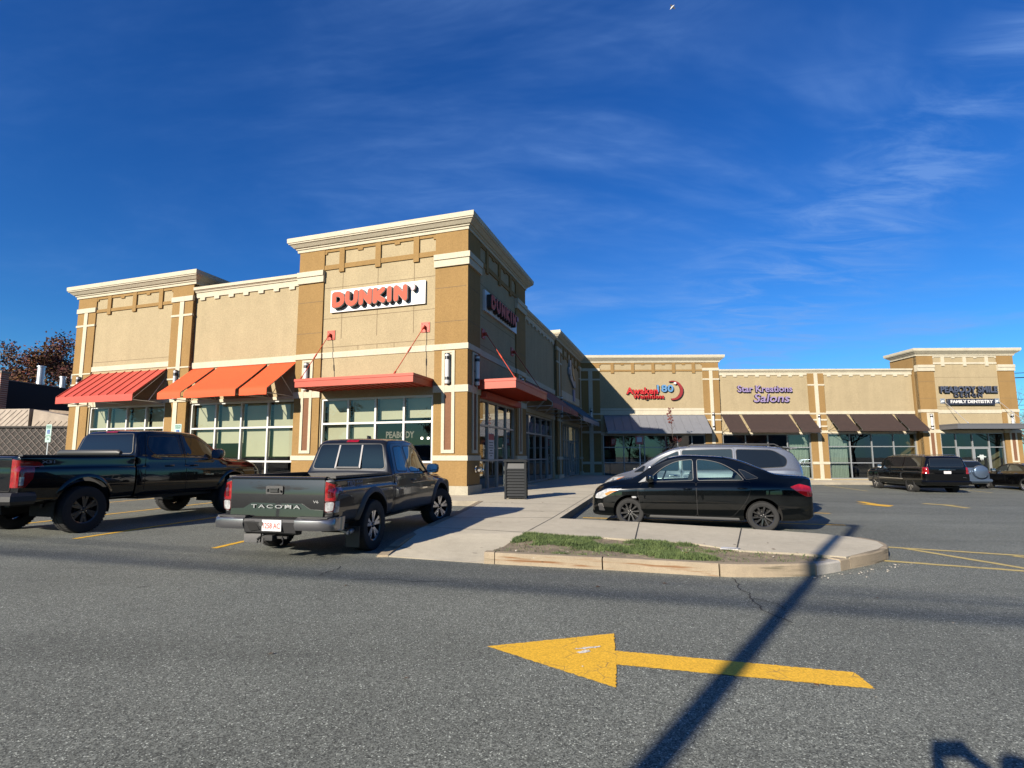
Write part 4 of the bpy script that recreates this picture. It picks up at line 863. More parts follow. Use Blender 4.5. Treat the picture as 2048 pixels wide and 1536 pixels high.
class Body:
    """smooth lofted shell with ray-cast lookups"""
    def __init__(s, st, ny=110, sub=4):
        st = sorted(st); ys = [a[0] for a in st]; S = [section(*a[1:]) for a in st]; K = len(S[0])
        q = np.linspace(ys[0], ys[-1], ny); q = np.unique(np.concatenate([q, ys]))
        ctrl = np.zeros((len(q), K, 2))
        for k in range(K):
            for c in range(2): ctrl[:, k, c] = pchip(ys, [x[k][c] for x in S], q)
        tt = np.linspace(0, K-1, (K-1)*sub+1); rows = []
        for i in range(len(q)):
            X = pchip(range(K), ctrl[i, :, 0], tt); Z = pchip(range(K), ctrl[i, :, 1], tt); rows.append((X, Z))
        s.verts = []; n = len(tt)
        for i, y in enumerate(q):
            X, Z = rows[i]
            ring = [(X[j], y, Z[j]) for j in range(n)] + [(-X[j], y, Z[j]) for j in range(n-2, 0, -1)]
            s.verts += ring
        r = 2*n-2; s.r = r
        s.faces = [(i*r+j, i*r+(j+1) % r, (i+1)*r+(j+1) % r, (i+1)*r+j) for i in range(len(q)-1) for j in range(r)]
        m = len(q)-1
        # end caps as strips, mirrored side to side
        def cap(b, fl):
            fs = []
            for j in range(n-1):
                a0, a1 = b+j, b+j+1; c0 = b+(r-j) % r; c1 = b+(r-j-1) % r
                f = [a0, a1, c1, c0]; f = list(dict.fromkeys(f)); fs.append(tuple(f if fl else f[::-1]))
            return fs
        s.faces += cap(0, 1)+cap(m*r, 0)
        me = bpy.data.meshes.new('t'); me.from_pydata(s.verts, [], s.faces)
        bm = bmesh.new(); bm.from_mesh(me); bmesh.ops.recalc_face_normals(bm, faces=bm.faces); bm.to_mesh(me); bm.free()
        me.update(); s.faces = [tuple(p.vertices) for p in me.polygons]
        s.vn = [v.normal.copy() for v in me.vertices]; s.vc = [Vector(v) for v in s.verts]; bpy.data.meshes.remove(me)
        s.bvh = BVHTree.FromPolygons(s.vc, s.faces)
    def hit(s, view, a, b):
        """view left/right: (y,z); rear/front: (x,z); top: (x,y)"""
        o, d = {'left': ((-4, a, b), (1, 0, 0)), 'right': ((4, a, b), (-1, 0, 0)), 'rear': ((a, -6, b), (0, 1, 0)), 'front': ((a, 6, b), (0, -1, 0)), 'top': ((a, b, 5), (0, 0, -1))}[view]
        co, n, i, _ = s.bvh.ray_cast(Vector(o), Vector(d))
        if co is None:
            co, n, i, _ = s.bvh.find_nearest(Vector(o)+Vector(d)*3.3)
        w = poly_3d_calc([s.vc[k] for k in s.faces[i]], co); nn = Vector((0, 0, 0))
        for k, x in zip(s.faces[i], w): nn += s.vn[k]*x
        nn.normalize()
        if nn.dot(n) < 0 and n.dot(Vector(d)) < 0: nn = n
        if nn.dot(Vector(d)) > 0: nn = -nn
        return co, nn
    def build(s, name, mats, parent, cutters=(), boxes=()):
        """cutters: (yc, zc, R, depth) wheel arches; boxes: list of MB to subtract"""
        mb = MB(); mb.v = list(s.verts); mb.f = [list(f) for f in s.faces]; mb.m = [0]*len(s.faces)
        o = mb.build(name, mats, parent, smooth=180, merge=False, recalc=False)
        tools = []
        for yc, zc, Rr, w in cutters:
            for sg in (-1, 1):
                c = MB(); c.lathe([(0, w-.42), (Rr, w-.42), (Rr, w+.3), (0, w+.3)], (0, yc, zc), (sg, 0, 0), 48); tools.append(c)
        tools += list(boxes)
        for c in tools:
            co = c.build('cutter', [mats[-1]], None, merge=True)
            md = o.modifiers.new('b', 'BOOLEAN'); md.operation = 'DIFFERENCE'; md.object = co; md.solver = 'EXACT'; md.material_mode = 'TRANSFER'
            dg = bpy.context.evaluated_depsgraph_get(); dg.update()
            me = bpy.data.meshes.new_from_object(o.evaluated_get(dg)); o.modifiers.remove(md); old = o.data; o.data = me; bpy.data.meshes.remove(old); bpy.data.objects.remove(co)
        o.data.shade_smooth(); o.data.set_sharp_from_angle(angle=R(38)); o.data.name = name
        return o

def rounded(poly, r=.04, n=4):
    """round polygon corners; a vertex may carry its own radius"""
    out = []; N = len(poly)
    for i in range(N):
        p = Vector(poly[i][:2]); a = Vector(poly[i-1][:2]); b = Vector(poly[(i+1) % N][:2]); rr = poly[i][2] if len(poly[i]) > 2 else r
        d1 = a-p; d2 = b-p; k = min(rr, d1.length*.45, d2.length*.45)
        s = p+d1.normalized()*k; e = p+d2.normalized()*k
        for j in range(n+1):
            t = j/n; out.append(tuple(s*(1-t)**2+p*2*t*(1-t)+e*t*t))
    return out
def patch(B, name, poly, view, m, parent, off=.004, r=.04, step=.07, mb=None, mi=0, rim=None):
    """panel that follows the body surface inside the outline poly"""
    pl = rounded(poly, r); V, F, mm = cdt(pl, step)
    own = mb is None
    if own: mb = MB(); mb.n = []
    hs = [B.hit(view, v.x, v.y) for v in V]; base = len(mb.v)
    mb.v += [tuple(c+n*off) for c, n in hs]; mb.n += [tuple(n) for c, n in hs]
    for f in F:
        a, b, c = [Vector(mb.v[base+i]) for i in f[:3]]; nn = (b-a).cross(c-a)
        f = list(f) if nn.dot(hs[f[0]][1]) > 0 else list(f)[::-1]
        mb.f.append([base+i for i in f]); mb.m.append(mi)
    if rim is not None:   # border strip standing just under the panel edge
        base = len(mb.v); P = [V[i] for i in range(mm)]; c = sum(P, Vector((0, 0)))/mm
        inn = []; out = []
        for i in range(mm):
            d = (P[(i+1) % mm]-P[i-1]).normalized(); n2 = Vector((d.y, -d.x)); 
            q = P[i]+n2*rim[0]; q2 = P[i]-n2*rim[0]
            # choose the one farther from the polygon (outside)
            area = sum(P[k].x*P[(k+1) % mm].y-P[(k+1) % mm].x*P[k].y for k in range(mm))
            if area < 0: q, q2 = q2, q
            out.append(B.hit(view, q.x, q.y)); inn.append(hs[i])
        mb.v += [tuple(c_+n_*(off-.0015)) for c_, n_ in inn]+[tuple(c_+n_*(off-.0015)) for c_, n_ in out]; mb.n += [tuple(n_) for _, n_ in inn]+[tuple(n_) for _, n_ in out]
        for i in range(mm):
            j = (i+1) % mm; f = [base+i, base+j, base+mm+j, base+mm+i]
            a, b, c = [Vector(mb.v[k]) for k in f[:3]]
            if (b-a).cross(c-a).dot(hs[i][1]) < 0: f = f[::-1]
            mb.f.append(f); mb.m.append(rim[1])
    if own: return mb.build(name, m, parent, smooth=180, recalc=False)
def mirror_poly(p): return [(-a[0], *a[1:]) for a in p]
def text_on(B, s, name, view, c, fit, m, parent, off=.006, flip=1, spacing=1., shear=0., bold=0., rot=0.):
    V, F, N = text_data(s, 1., 0, bold, fit, shear, spacing); mb = MB(); mb.n = []
    for x, y, z in V:
        x, y = x*math.cos(rot)-y*math.sin(rot), x*math.sin(rot)+y*math.cos(rot)
        q, n = B.hit(view, c[0]+flip*x, c[1]+y); mb.v.append(tuple(q+n*off)); mb.n.append(tuple(n))
    mb.f = [list(f) for f in F]; mb.m = [0]*len(F)
    return mb.build(name, m, parent, recalc=False)

def wheel(parent, x, y, R_, wid, rr, style, mrim, yaw=0., label=None, mface=None):
    sg = 1 if x > 0 else -1; h = wid/2
    w = MB(); w.lathe([(rr, -h*.9), (rr+.03, -h*.96), (R_*.86, -h), (R_*.955, -h*.95), (R_*.99, -h*.78), (R_, -h*.5), (R_, -h*.06), (R_*.982, -h*.05), (R_*.982, h*.05), (R_, h*.06), (R_, h*.5), (R_*.99, h*.78), (R_*.955, h*.95), (R_*.86, h), (rr+.03, h*.96), (rr, h*.9)], (0, 0, 0), (sg, 0, 0), 40)
    nb = 44
    for i in range(nb):   # tread blocks
        a = 2*math.pi*i/nb
        for d in (-1, 1):
            c0 = Vector((0, math.cos(a), math.sin(a))); t = Vector((0, -math.sin(a), math.cos(a)))
            p = c0*(R_-.004); q = c0*(R_+.006)
            k = [p+t*.018*u+Vector((d*h*v_, 0, 0)) for u in (-1, 1) for v_ in (.45, .93)]; l = [Vector(z)+c0*.01*(1 if abs(z.x) < h*.8 else .2) for z in k]
            w.add([tuple(z) for z in k+l], [(0, 1, 3, 2), (4, 5, 7, 6), (0, 1, 5, 4), (1, 3, 7, 5), (3, 2, 6, 7), (2, 0, 4, 6)])
    o = w.build('wheel', M_TYRE, parent, smooth=40)
    if label: o['label'] = label
    r = MB(); f = h*.82 # face plane
    r.lathe([(rr, -h*.85), (rr*.93, -h*.7), (rr*.9, f-.06), (rr*.94, f-.005), (rr*1.02, f+.006), (rr+.004, f-.02)], (0, 0, 0), (sg, 0, 0), 40, m=0)
    r.lathe([(0, f-.12), (rr*.9, f-.12)], (0, 0, 0), (sg, 0, 0), 30, m=2)
    r.lathe([(0, f-.09), (rr*.52, f-.09), (rr*.52, f-.11)], (0, 0, 0), (sg, 0, 0), 30, m=3)
    r.lathe([(0, f), (rr*.11, f-.002), (rr*.15, f-.02), (rr*.24, f-.03), (rr*.27, f-.08)], (0, 0, 0), (sg, 0, 0), 20, m=0)
    n, twin, wi, wo, tw = style
    for i in range(n):
        for s_ in ((-1, 1) if twin else (0,)):
            a0 = 2*math.pi*i/n+math.pi/2+s_*twin*.35; a1 = 2*math.pi*i/n+math.pi/2+s_*twin+tw
            P0 = Vector((0, math.cos(a0), math.sin(a0)))*rr*.18; P1 = Vector((0, math.cos(a1), math.sin(a1)))*rr*.95; d = (P1-P0).normalized(); t = Vector((0, -d.z, d.y))
            X = Vector((sg, 0, 0)); vs = []
            for P, ww, dep, fr_ in ((P0, wi, .05, f-.015), (P0.lerp(P1, .6), (wi+wo)/2, .035, f-.008), (P1, wo, .03, f-.004)):
                for u, dd in ((-1, dep), (-.8, 0), (.8, 0), (1, dep)): vs.append(tuple(P+t*ww*u*.5+X*(fr_-dd)))
            fs = []; ms = []
            for g in range(2):
                for j in range(3): fs.append((g*4+j, g*4+j+1, g*4+j+5, g*4+j+4)); ms.append(1 if j == 1 else 0)
            r.add(vs, fs, ms)
    for i in range(5):
        a = 2*math.pi*i/5+.6; c = (sg*(f-.02), math.cos(a)*rr*.2, math.sin(a)*rr*.2); r.lathe([(0, .012), (.010, .012), (.012, 0)], c, (sg, 0, 0), 6, m=4)
    rim = r.build('rim', [mrim, mface or mrim, M_WELL, M_DARK, M_CHROME], o, smooth=35)
    o.location = (x, y, R_-.004); o.rotation_euler = (0, 0, yaw); return o
def flare(B, name, yc, zc, r0, r1, m, parent, out=.02, a0=-8, a1=188, n=28, sides=(-1, 1)):
    for sg in sides:
        mb = MB(); rows = []
        for i in range(n+1):
            a = R(a0+(a1-a0)*i/n); rows.append([])
            for rr, o_ in ((r0, -.02), (r0, out), (r0+(r1-r0)*.35, out), (r1, .001)):
                y = yc+rr*math.cos(a); z = zc+rr*math.sin(a); q, nn = B.hit('right' if sg > 0 else 'left', yc+r1*math.cos(a), max(zc+r1*math.sin(a), .0)); x = abs(q.x); rows[-1].append((sg*(x+o_), y, z))
        mb.add([p for r_ in rows for p in r_], [(i*4+j, i*4+j+1, (i+1)*4+j+1, (i+1)*4+j) for i in range(n) for j in range(3)]); mb.build(name, m, parent, smooth=50)
def liner(parent, yc, zc, Rr, x0, x1):
    for sg in (-1, 1):
        mb = MB(); n = 20; rows = []
        for i in range(n+1):
            a = R(-12+204*i/n); y = yc+Rr*math.cos(a); z = zc+Rr*math.sin(a); rows += [(sg*x0, y, z), (sg*x1, y, z)]
        mb.add(rows, [(2*i, 2*i+1, 2*i+3, 2*i+2) for i in range(n)]); mb.add([(sg*x0, yc+Rr*math.cos(R(-12+204*i/n)), zc+Rr*math.sin(R(-12+204*i/n))) for i in range(n+1)], [tuple(range(n+1))])
        mb.build('wheel_arch_liner', M_WELL, parent, recalc=False)
def mirror_(parent, x, y, z, m, sg, s=1.):
    mb = MB(); w, h, d = .11*s, .085*s, .07*s; vs = []; N = 10
    for k, (yy, sc) in enumerate(((-d, .88), (-d*.6, 1), (0, 1), (d*.7, .8), (d, .45))):
        for i in range(N):
            a = 2*math.pi*i/N; ca, sa = math.cos(a), math.sin(a)
            vs.append((x+sg*(w+w*sc*math.copysign(abs(ca)**.6, ca)), y+yy, z+h*sc*math.copysign(abs(sa)**.6, sa)))
    mb.add(vs, [(k*N+i, k*N+(i+1) % N, (k+1)*N+(i+1) % N, (k+1)*N+i) for k in range(4) for i in range(N)]+[tuple(range(N)), tuple(range(4*N, 5*N))[::-1]], [0]*(4*N)+[1, 0])
    mb.prism([(x-sg*.06, y+.02, z-h*.9), (x+sg*.05, y-.01, z-h*.7), (x+sg*.05, y+.03, z-h*.4), (x-sg*.06, y+.07, z-h*.6)], (0, 0, .03), 0)
    return mb.build('wing_mirror', [m, M_CHROME], parent, smooth=45)
def handle_(B, parent, side, y, z, m, L_=.2):
    q, n = B.hit(side, y, z); sg = 1 if side == 'right' else -1; mb = MB()
    mb.tube([(q.x+sg*.0, y-L_/2, z), (q.x+sg*.035, y-L_/2+.03, z), (q.x+sg*.04, y, z+.003), (q.x+sg*.035, y+L_/2-.03, z), (q.x, y+L_/2, z)], [.012, .015, .016, .015, .012], 8)
    return mb.build('handle', m, parent, smooth=50)
def plate(parent, p, w, h, s, mp, mt, d=.008, yaw=0):
    mb = MB(); x, y, z = p; mb.box((x-w/2, y-d, z-h/2), (x+w/2, y, z+h/2)); o = mb.build('number_plate', mp, parent)
    if s:
        t = MB(); add_text(t, s, lambda a, b, c: (x+a, y-d-.001-c, z-.004+b), (w*.88, h*.5), .0005, 0, 0, offset=.012); t.build('plate_characters', mt, o)
    return o
M_PLATE = mat('plate_white', (.72, .72, .74), .45, var=.1, vscale=15); M_PRED = mat('plate_red', (.55, .06, .03), .5); M_PDK = mat('plate_dark', (.05, .05, .08), .5)

def doors(B, parent, side, mp, polys, win, mg, hmat, hz, labels=None, wstep=.07, hl=.2):
    """polys: door outlines (y,z); win: matching list of window outlines; handle y per door"""
    for dp, wp, hy in zip(polys, win, hz):
        mb = MB(); mb.n = []; patch(B, 'door', dp, side, None, None, off=.0045, r=.06, step=.08, mb=mb, mi=0, rim=(.007, 1))
        d = mb.build('door', [mp, M_SEAM], parent, smooth=180, recalc=False)
        for w_ in wp:
            m2 = MB(); m2.n = []; patch(B, 'window', w_, side, None, None, off=.008, r=.05, step=.08, mb=m2, mi=0, rim=(.018, 1)); m2.build('window', [mg, M_PLAST], d, smooth=180, recalc=False)
        if hy: handle_(B, d, side, hy[0], hy[1], hmat, hl)
def panel(B, name, poly, view, ms, parent, off=.006, r=.04, rim=.006, step=.06):
    mb = MB(); mb.n = []; patch(B, name, poly, view, None, None, off=off, r=r, step=step, mb=mb, mi=0, rim=(rim, 1)); return mb.build(name, ms, parent, smooth=180, recalc=False)
def place(t, x, y, yaw, z=0.): t.location = (x, y, z); t.rotation_euler = (0, 0, -R(yaw))

# ------------------------------------------------------------ grey pickup
def pickup_grey():
    mp = paint('graphite_paint', (.014, .0145, .016), rough=.33, metal=.5, coat=1.0)
    t = thing('pickup_truck', (0, 0, 0), 'graphite grey pickup truck with open bed, seen from behind, parked beside the pavement', 'pickup truck', 'pickup trucks')
    W2 = 1.618
    cab = Body([  # y, zb, w, zsh, zbelt, wb, zt, wt, c
        (-.86, .46, .87, .98, 1.13, .84, 1.16, .80, .03), (-.84, .45, .875, .98, 1.15, .845, 1.19, .78, .05), (-.78, .45, .88, .98, 1.155, .845, 1.44, .72, .06), (-.70, .45, .885, .98, 1.16, .845, 1.70, .655, .07), (-.60, .45, .89, .98, 1.165, .845, 1.765, .65, .07), (-.3, .45, .895, .98, 1.165, .845, 1.79, .655, .07), (.1, .45, .895, .98, 1.16, .845, 1.795, .655, .07), (.42, .45, .895, .98, 1.15, .845, 1.775, .65, .07), (.58, .45, .895, .98, 1.14, .84, 1.73, .65, .06),
        (.80, .45, .895, .98, 1.12, .84, 1.55, .67, .05), (1.05, .45, .895, .97, 1.09, .83, 1.335, .70, .04), (1.27, .45, .895, .97, 1.06, .82, 1.15, .74, .03), (1.4, .45, .895, .96, 1.05, .81, 1.12, .74, .025), (1.9, .45, .895, .94, 1.0, .79, 1.08, .72, .03), (2.2, .44, .88, .90, .95, .76, 1.01, .68, .03), (2.36, .42, .84, .82, .86, .72, .92, .6, .03), (2.44, .42, .78, .72, .76, .68, .80, .55, .03), (2.47, .45, .7, .66, .68, .6, .72, .5, .02)])
    AR = (W2, .42, .49, .62)
    b = cab.build('body', [mp, M_WELL], t, cutters=[AR])
    bed = Body([(-2.80, .60, .80, .98, 1.11, .79, 1.13, .77, .01), (-2.78, .58, .88, .99, 1.12, .855, 1.145, .83, .012), (-2.70, .52, .895, .99, 1.125, .865, 1.15, .835, .012), (-1.2, .48, .9, .99, 1.135, .865, 1.16, .835, .012), (-.90, .48, .9, .99, 1.14, .865, 1.165, .835, .012), (-.88, .49, .88, .99, 1.135, .85, 1.16, .83, .012)], ny=50)
    bx = MB(); bx.box((-.76, -2.73, .74), (.76, -.93, 1.6))
    bo = bed.build('truck_bed', [mp, M_WELL, M_PLAST], t, cutters=[(-W2, .42, .49, .62)], boxes=[bx])
    ln = MB()
    for i in range(9): ln.box((-.66+.165*i-.02, -2.7, .745), (-.66+.165*i+.02, -.95, .765))
    for i in range(15): ln.box((-.7+.1*i-.02, -.945, .8), (-.7+.1*i+.02, -.93, 1.09))
    ln.build('bed_liner', M_PLAST, bo)
    for sg in (-1, 1):
        r_ = MB(); r_.box((sg*.765-.03, -2.72, 1.155), (sg*.765+.055*sg+.03, -.9, 1.175)) if False else r_.box((min(sg*.75, sg*.86), -2.74, 1.148), (max(sg*.75, sg*.86), -.9, 1.178)); r_.build('bed_rail', M_PLAST, bo)
    # tailgate
    mb = MB(); mb.n = []; patch(bed, 'tailgate', [(-.735, .615), (.735, .615), (.735, 1.13), (-.735, 1.13)], 'rear', None, None, off=.012, r=.03, step=.06, mb=mb, mi=0, rim=(.009, 1))
    for i, v in enumerate(mb.v):
        tt = min(1, max(0, (v[2]-.615)/.515)); mb.v[i] = (v[0], v[1]-.014*math.sin(math.pi*tt), v[2]); mb.n[i] = tuple(Vector((mb.n[i][0]*.15, -1, -.014*math.pi/.515*math.cos(math.pi*tt)*1.4)).normalized())
    tg = mb.build('tailgate', [mp, M_SEAM], t, smooth=180, recalc=False)
    s = MB(); s.prism([(-.75, -2.80, 1.128), (-.75, -2.835, 1.135), (-.75, -2.84, 1.155), (-.75, -2.80, 1.172), (-.75, -2.73, 1.17)], (1.5, 0, 0)); s.build('spoiler_edge', mp, tg, smooth=30)
    # raised lower step of the gate: trapezoid panel carrying the name
    s = MB(); s.prism([(-.735, -2.81, .62), (.735, -2.81, .62), (.735, -2.80, .715), (.53, -2.80, .725), (.40, -2.80, .80), (-.40, -2.80, .80), (-.53, -2.80, .725), (-.735, -2.80, .715)], (0, -.026, 0)); s.build('name_panel', mp, tg, smooth=30)
    s = MB(); add_text(s, 'TACOMA', lambda a, b_, c: (a, -2.842-c, .755+b_), (.78, .05), .004, 0, 0, offset=.008, spacing=1.3); s.build('lettering', mat('satin_letter', (.35, .35, .36), .3, metal=.9), tg)
    s = MB(); add_text(s, 'V6', lambda a, b_, c: (.62+a, -2.832-c, .83+b_), (.085, .036), .003, 0, 0, offset=.02); s.build('lettering', M_CHROME, tg)
    s = MB(); pl = rounded([(-.165, .925), (.105, .925), (.105, 1.04), (-.165, 1.04)], .02); s.prism([(a, -2.81, z) for a, z in pl], (0, -.034, 0)); hp = s.build('handle', M_PLAST, tg)
    s = MB(); s.box((-.10, -2.868, .955), (.04, -2.843, .985)); s.box((-.10, -2.862, .99), (.04, -2.843, 1.01)); s.lathe([(0, .03), (.015, .03), (.015, 0)], (.075, -2.843, .97), (0, -1, 0), 10); s.tube([(-.135, -2.85, .96), (-.13, -2.85, 1.0)], .012, 8); s.build('latch', M_ALLOYK, hp)
    # bumper: chrome-like painted ends, textured centre with step and plate
    bu = MB()
    def bar(xs, prof):
        vs = [(x, y_, z_) for x, sh in xs for y_, z_ in [(a+sh, b__) for a, b__ in prof]]; k = len(prof); bu_ = MB()
        bu_.add(vs, [(i*k+j, i*k+(j+1) % k, (i+1)*k+(j+1) % k, (i+1)*k+j) for i in range(len(xs)-1) for j in range(k)]+[tuple(range(k)), tuple((len(xs)-1)*k+j for j in range(k))]); return bu_
    prof = [(-2.78, .62), (-2.94, .615), (-2.985, .59), (-2.995, .52), (-2.96, .455), (-2.80, .44)]
    c = bar([(-.40, 0), (.40, 0)], [(-2.78, .60), (-2.965, .595), (-2.985, .56), (-2.945, .415), (-2.9, .385), (-2.80, .385)]); bc = c.build('bumper', M_PLAST, t, smooth=40)
    for sg in (-1, 1):
        e = bar([(sg*.40, 0), (sg*.47, -.005), (sg*.75, .01), (sg*.88, .045), (sg*.925, .10), (sg*.932, .17), (sg*.925, .22)], prof); e.build('bumper_end', mat('satin_bumper_metal', (.20, .20, .21), .28, metal=.85, coat=.6), bc, smooth=45)
        k = MB(); k.box((min(sg*.41, sg*.86), -2.93, .618), (max(sg*.41, sg*.86), -2.80, .632)); k.build('bumper_step', M_PLAST, bc)
    pocket = MB(); pocket.prism([(-.36, -2.972, .565), (-.22, -2.972, .572), (-.15, -2.955, .45), (-.3, -2.955, .43)], (0, -.012, 0)); pocket.build('step_pocket', M_WELL, bc)
    pocket = MB(); pocket.lathe([(0, .02), (.035, .02), (.035, 0)], (-.11, -2.972, .535), (0, -1, 0), 12); pocket.build('socket_cover', M_PLAST, bc)
    plate(t, (.055, -2.982, .515), .30, .15, '1258 AC', M_PLATE, M_PRED)
    h = MB(); h.box((-.06, -2.97, .31), (.06, -2.7, .38)); h.box((-.2, -2.9, .33), (.24, -2.85, .36)); h.tube([(.16, -2.9, .36), (.2, -2.93, .32), (.2, -2.93, .27), (.15, -2.9, .25)], .012, 6); h.tube([(-.16, -2.9, .36), (-.2, -2.93, .32), (-.2, -2.93, .27)], .012, 6); h.build('tow_hitch', M_DARK, t)
    f_ = MB(); f_.prism([(-.44, -2.9, .38), (-.17, -2.9, .39), (-.17, -2.92, .27), (-.42, -2.92, .27)], (0, .03, 0)); f_.build('tow_cover', M_PLAST, t)
    ex = MB(); ex.lathe([(.036, 0), (.036, .5), (.03, .5), (.03, .1)], (.86, -2.35, .36), (-.25, .97, 0), 14); ex.tube([(.86, -2.35, .36), (.6, -2.2, .40), (.45, -1.0, .42)], .03, 8); ex.build('exhaust_pipe', M_STEEL, t, smooth=40)
    ch = MB(); ch.box((-.45, -2.6, .42), (-.36, 2.2, .54)); ch.box((.36, -2.6, .42), (.45, 2.2, .54)); ch.tube([(-.7, -W2, .4), (.7, -W2, .4)], .05, 8); ch.lathe([(0, -.14), (.1, -.12), (.14, 0), (.1, .12), (0, .14)], (0, -W2, .4), (0, 1, 0), 12); ch.box((-.6, -.8, .38), (.6, 2.0, .5)); ch.build('chassis', M_DARK, t)
    # tail lamps wrap the corner: rear patch + side patch in one lens
    for sg in (-1, 1):
        side = 'right' if sg > 0 else 'left'; mb = MB(); mb.n = []
        def rp(p): return p if sg > 0 else mirror_poly(p)
        patch(bed, '', rp([(.745, .84), (.885, .845), (.893, 1.06), (.75, 1.105)]), 'rear', None, None, off=.018, r=.015, step=.03, mb=mb, mi=0, rim=(.007, 2)); patch(bed, '', rp([(.785, .88), (.85, .885), (.85, 1.04), (.79, 1.065)]), 'rear', None, None, off=.022, r=.02, step=.03, mb=mb, mi=3)
        patch(bed, '', rp([(.755, .70), (.855, .71), (.87, .83), (.755, .825)]), 'rear', None, None, off=.020, r=.03, step=.03, mb=mb, mi=1, rim=(.012, 3))
        patch(bed, '', [(-2.80, .68), (-2.70, .69), (-2.69, .84), (-2.80, .84)], side, None, None, off=.010, r=.01, step=.03, mb=mb, mi=1)
        patch(bed, '', [(-2.80, .845), (-2.67, .845), (-2.60, .99), (-2.62, 1.05), (-2.80, 1.075)], side, None, None, off=.010, r=.015, step=.03, mb=mb, mi=0)
        mb.build('tail_lamp', [M_TAIL, M_CLEAR, M_PLAST, M_TAILD], t, smooth=180, recalc=False)
    # rear glass: three panes in a black frame
    rw = panel(cab, 'rear_window', [(-.70, 1.24), (.70, 1.24), (.595, 1.665, .06), (-.595, 1.665, .06)], 'rear', [M_CGL, M_PLAST], t, off=.010, r=.07, rim=.016)
    s = MB()
    for x in (-.235, .235): s.prism([(x-.014, -.87, 1.25), (x+.014, -.87, 1.25), (x*.93+.014, -.73, 1.66), (x*.93-.014, -.73, 1.66)], (0, .03, 0))
    s.box((-.225, -.872, 1.245), (.225, -.85, 1.275)); s.build('window_divider', mat('satin_trim', (.06, .06, .065), .4, metal=.6), rw)
    panel(cab, 'brake_light', [(-.12, 1.705), (.12, 1.705), (.115, 1.745), (-.115, 1.745)], 'rear', [M_TAIL, M_PLAST], t, off=.012, r=.015, rim=.006, step=.03)
    an = MB(); an.prism([(-.02, -.1, 1.79), (.02, -.1, 1.79), (.012, -.12, 1.85), (-.012, -.12, 1.85)], (0, .12, -.004)); an.build('roof_antenna', M_PLAST, t)
    for side in ('right', 'left'):
        doors(cab, t, side, mp, [[(-.78, .52), (-.05, .50), (-.07, 1.1), (-.10, 1.70), (-.60, 1.68), (-.72, 1.2)], [(-.04, .50), (1.12, .50), (1.20, .98), (1.16, 1.10), (.52, 1.66), (.30, 1.72), (-.09, 1.70), (-.06, 1.1)]],
              [[[(-.60, 1.20), (-.16, 1.19), (-.18, 1.64), (-.50, 1.62)]], [[(-.02, 1.18), (1.0, 1.16), (.55, 1.56), (.30, 1.645), (-.06, 1.64)]]], M_CGL, mp, [None, (.08, 1.02)])
        panel(cab, 'windscreen_side', [(.98, .85), (1.2, .85), (1.2, .88), (.98, .88)], side, [M_CHROME, M_PLAST], t, off=.008, r=.01, rim=.002, step=.05).name = 'badge'
        panel(cab, 'badge', [(.50, .83), (.78, .83), (.78, .86), (.50, .86)], side, [M_CHROME, M_PLAST], t, off=.008, r=.01, rim=.002, step=.05)
    text_on(bed, 'TRD', 'decal', 'right', (-2.33, 1.06), (.24, .085), mat('blue_decal', (.10, .20, .38), .5), t, off=.006, bold=.03, shear=.0)
    text_on(bed, '4X4', 'decal', 'right', (-2.08, 1.08), (.20, .045), MATS['blue_decal'], t, off=.006, bold=.02); text_on(bed, 'SPORT', 'decal', 'right', (-2.06, 1.02), (.2, .038), MATS['blue_decal'], t, off=.006, bold=.02)
    panel(cab, 'windscreen', [(-.66, 1.22), (.66, 1.22), (.58, 1.68), (-.58, 1.68)], 'front', [M_CGW, M_PLAST], t, off=.006, r=.06, rim=.02)
    for sg in (-1, 1): panel(cab, 'headlight', [(sg*.52, .80), (sg*.80, .82), (sg*.83, .93), (sg*.56, .94)], 'front', [M_CLEAR, M_PLAST], t, off=.01, r=.02, rim=.006, step=.04)
    panel(cab, 'grille', [(-.48, .62), (.48, .62), (.5, .92), (-.5, .92)], 'front', [M_PLAST, M_CHROME], t, off=.012, r=.05, rim=.02)
    liner(t, W2, .42, .485, .28, .86); liner(t, -W2, .42, .485, .28, .86)
    flare(cab, 'fender_flare', W2, .42, .475, .56, M_PLAST, t, out=.035, a0=-2, a1=182); flare(bed, 'fender_flare', -W2, .42, .475, .56, M_PLAST, t, out=.035, a0=-2, a1=182)
    for sg in (-1, 1):
        mirror_(t, sg*.86, .86, 1.22, M_ALLOYK, sg, 1.15)
        wheel(t, sg*.80, -W2, .388, .26, .235, (5, .20, .045, .07, 0), M_ALLOYK, mface=M_ALLOY); wheel(t, sg*.80, W2, .388, .26, .235, (5, .20, .045, .07, 0), M_ALLOYK, yaw=R(-22), mface=M_ALLOY)
        ms = MB(); ms.prism([(sg*.70, -W2-.5, .42), (sg*.92, -W2-.5, .42), (sg*.92, -W2-.5, .12), (sg*.70, -W2-.5, .12)], (0, .012, 0)); ms.build('mud_flap', M_PLAST, t)
    return t
tk = pickup_grey(); place(tk, -2.30, 10.0, 13.5); tk.scale = (.97,)*3

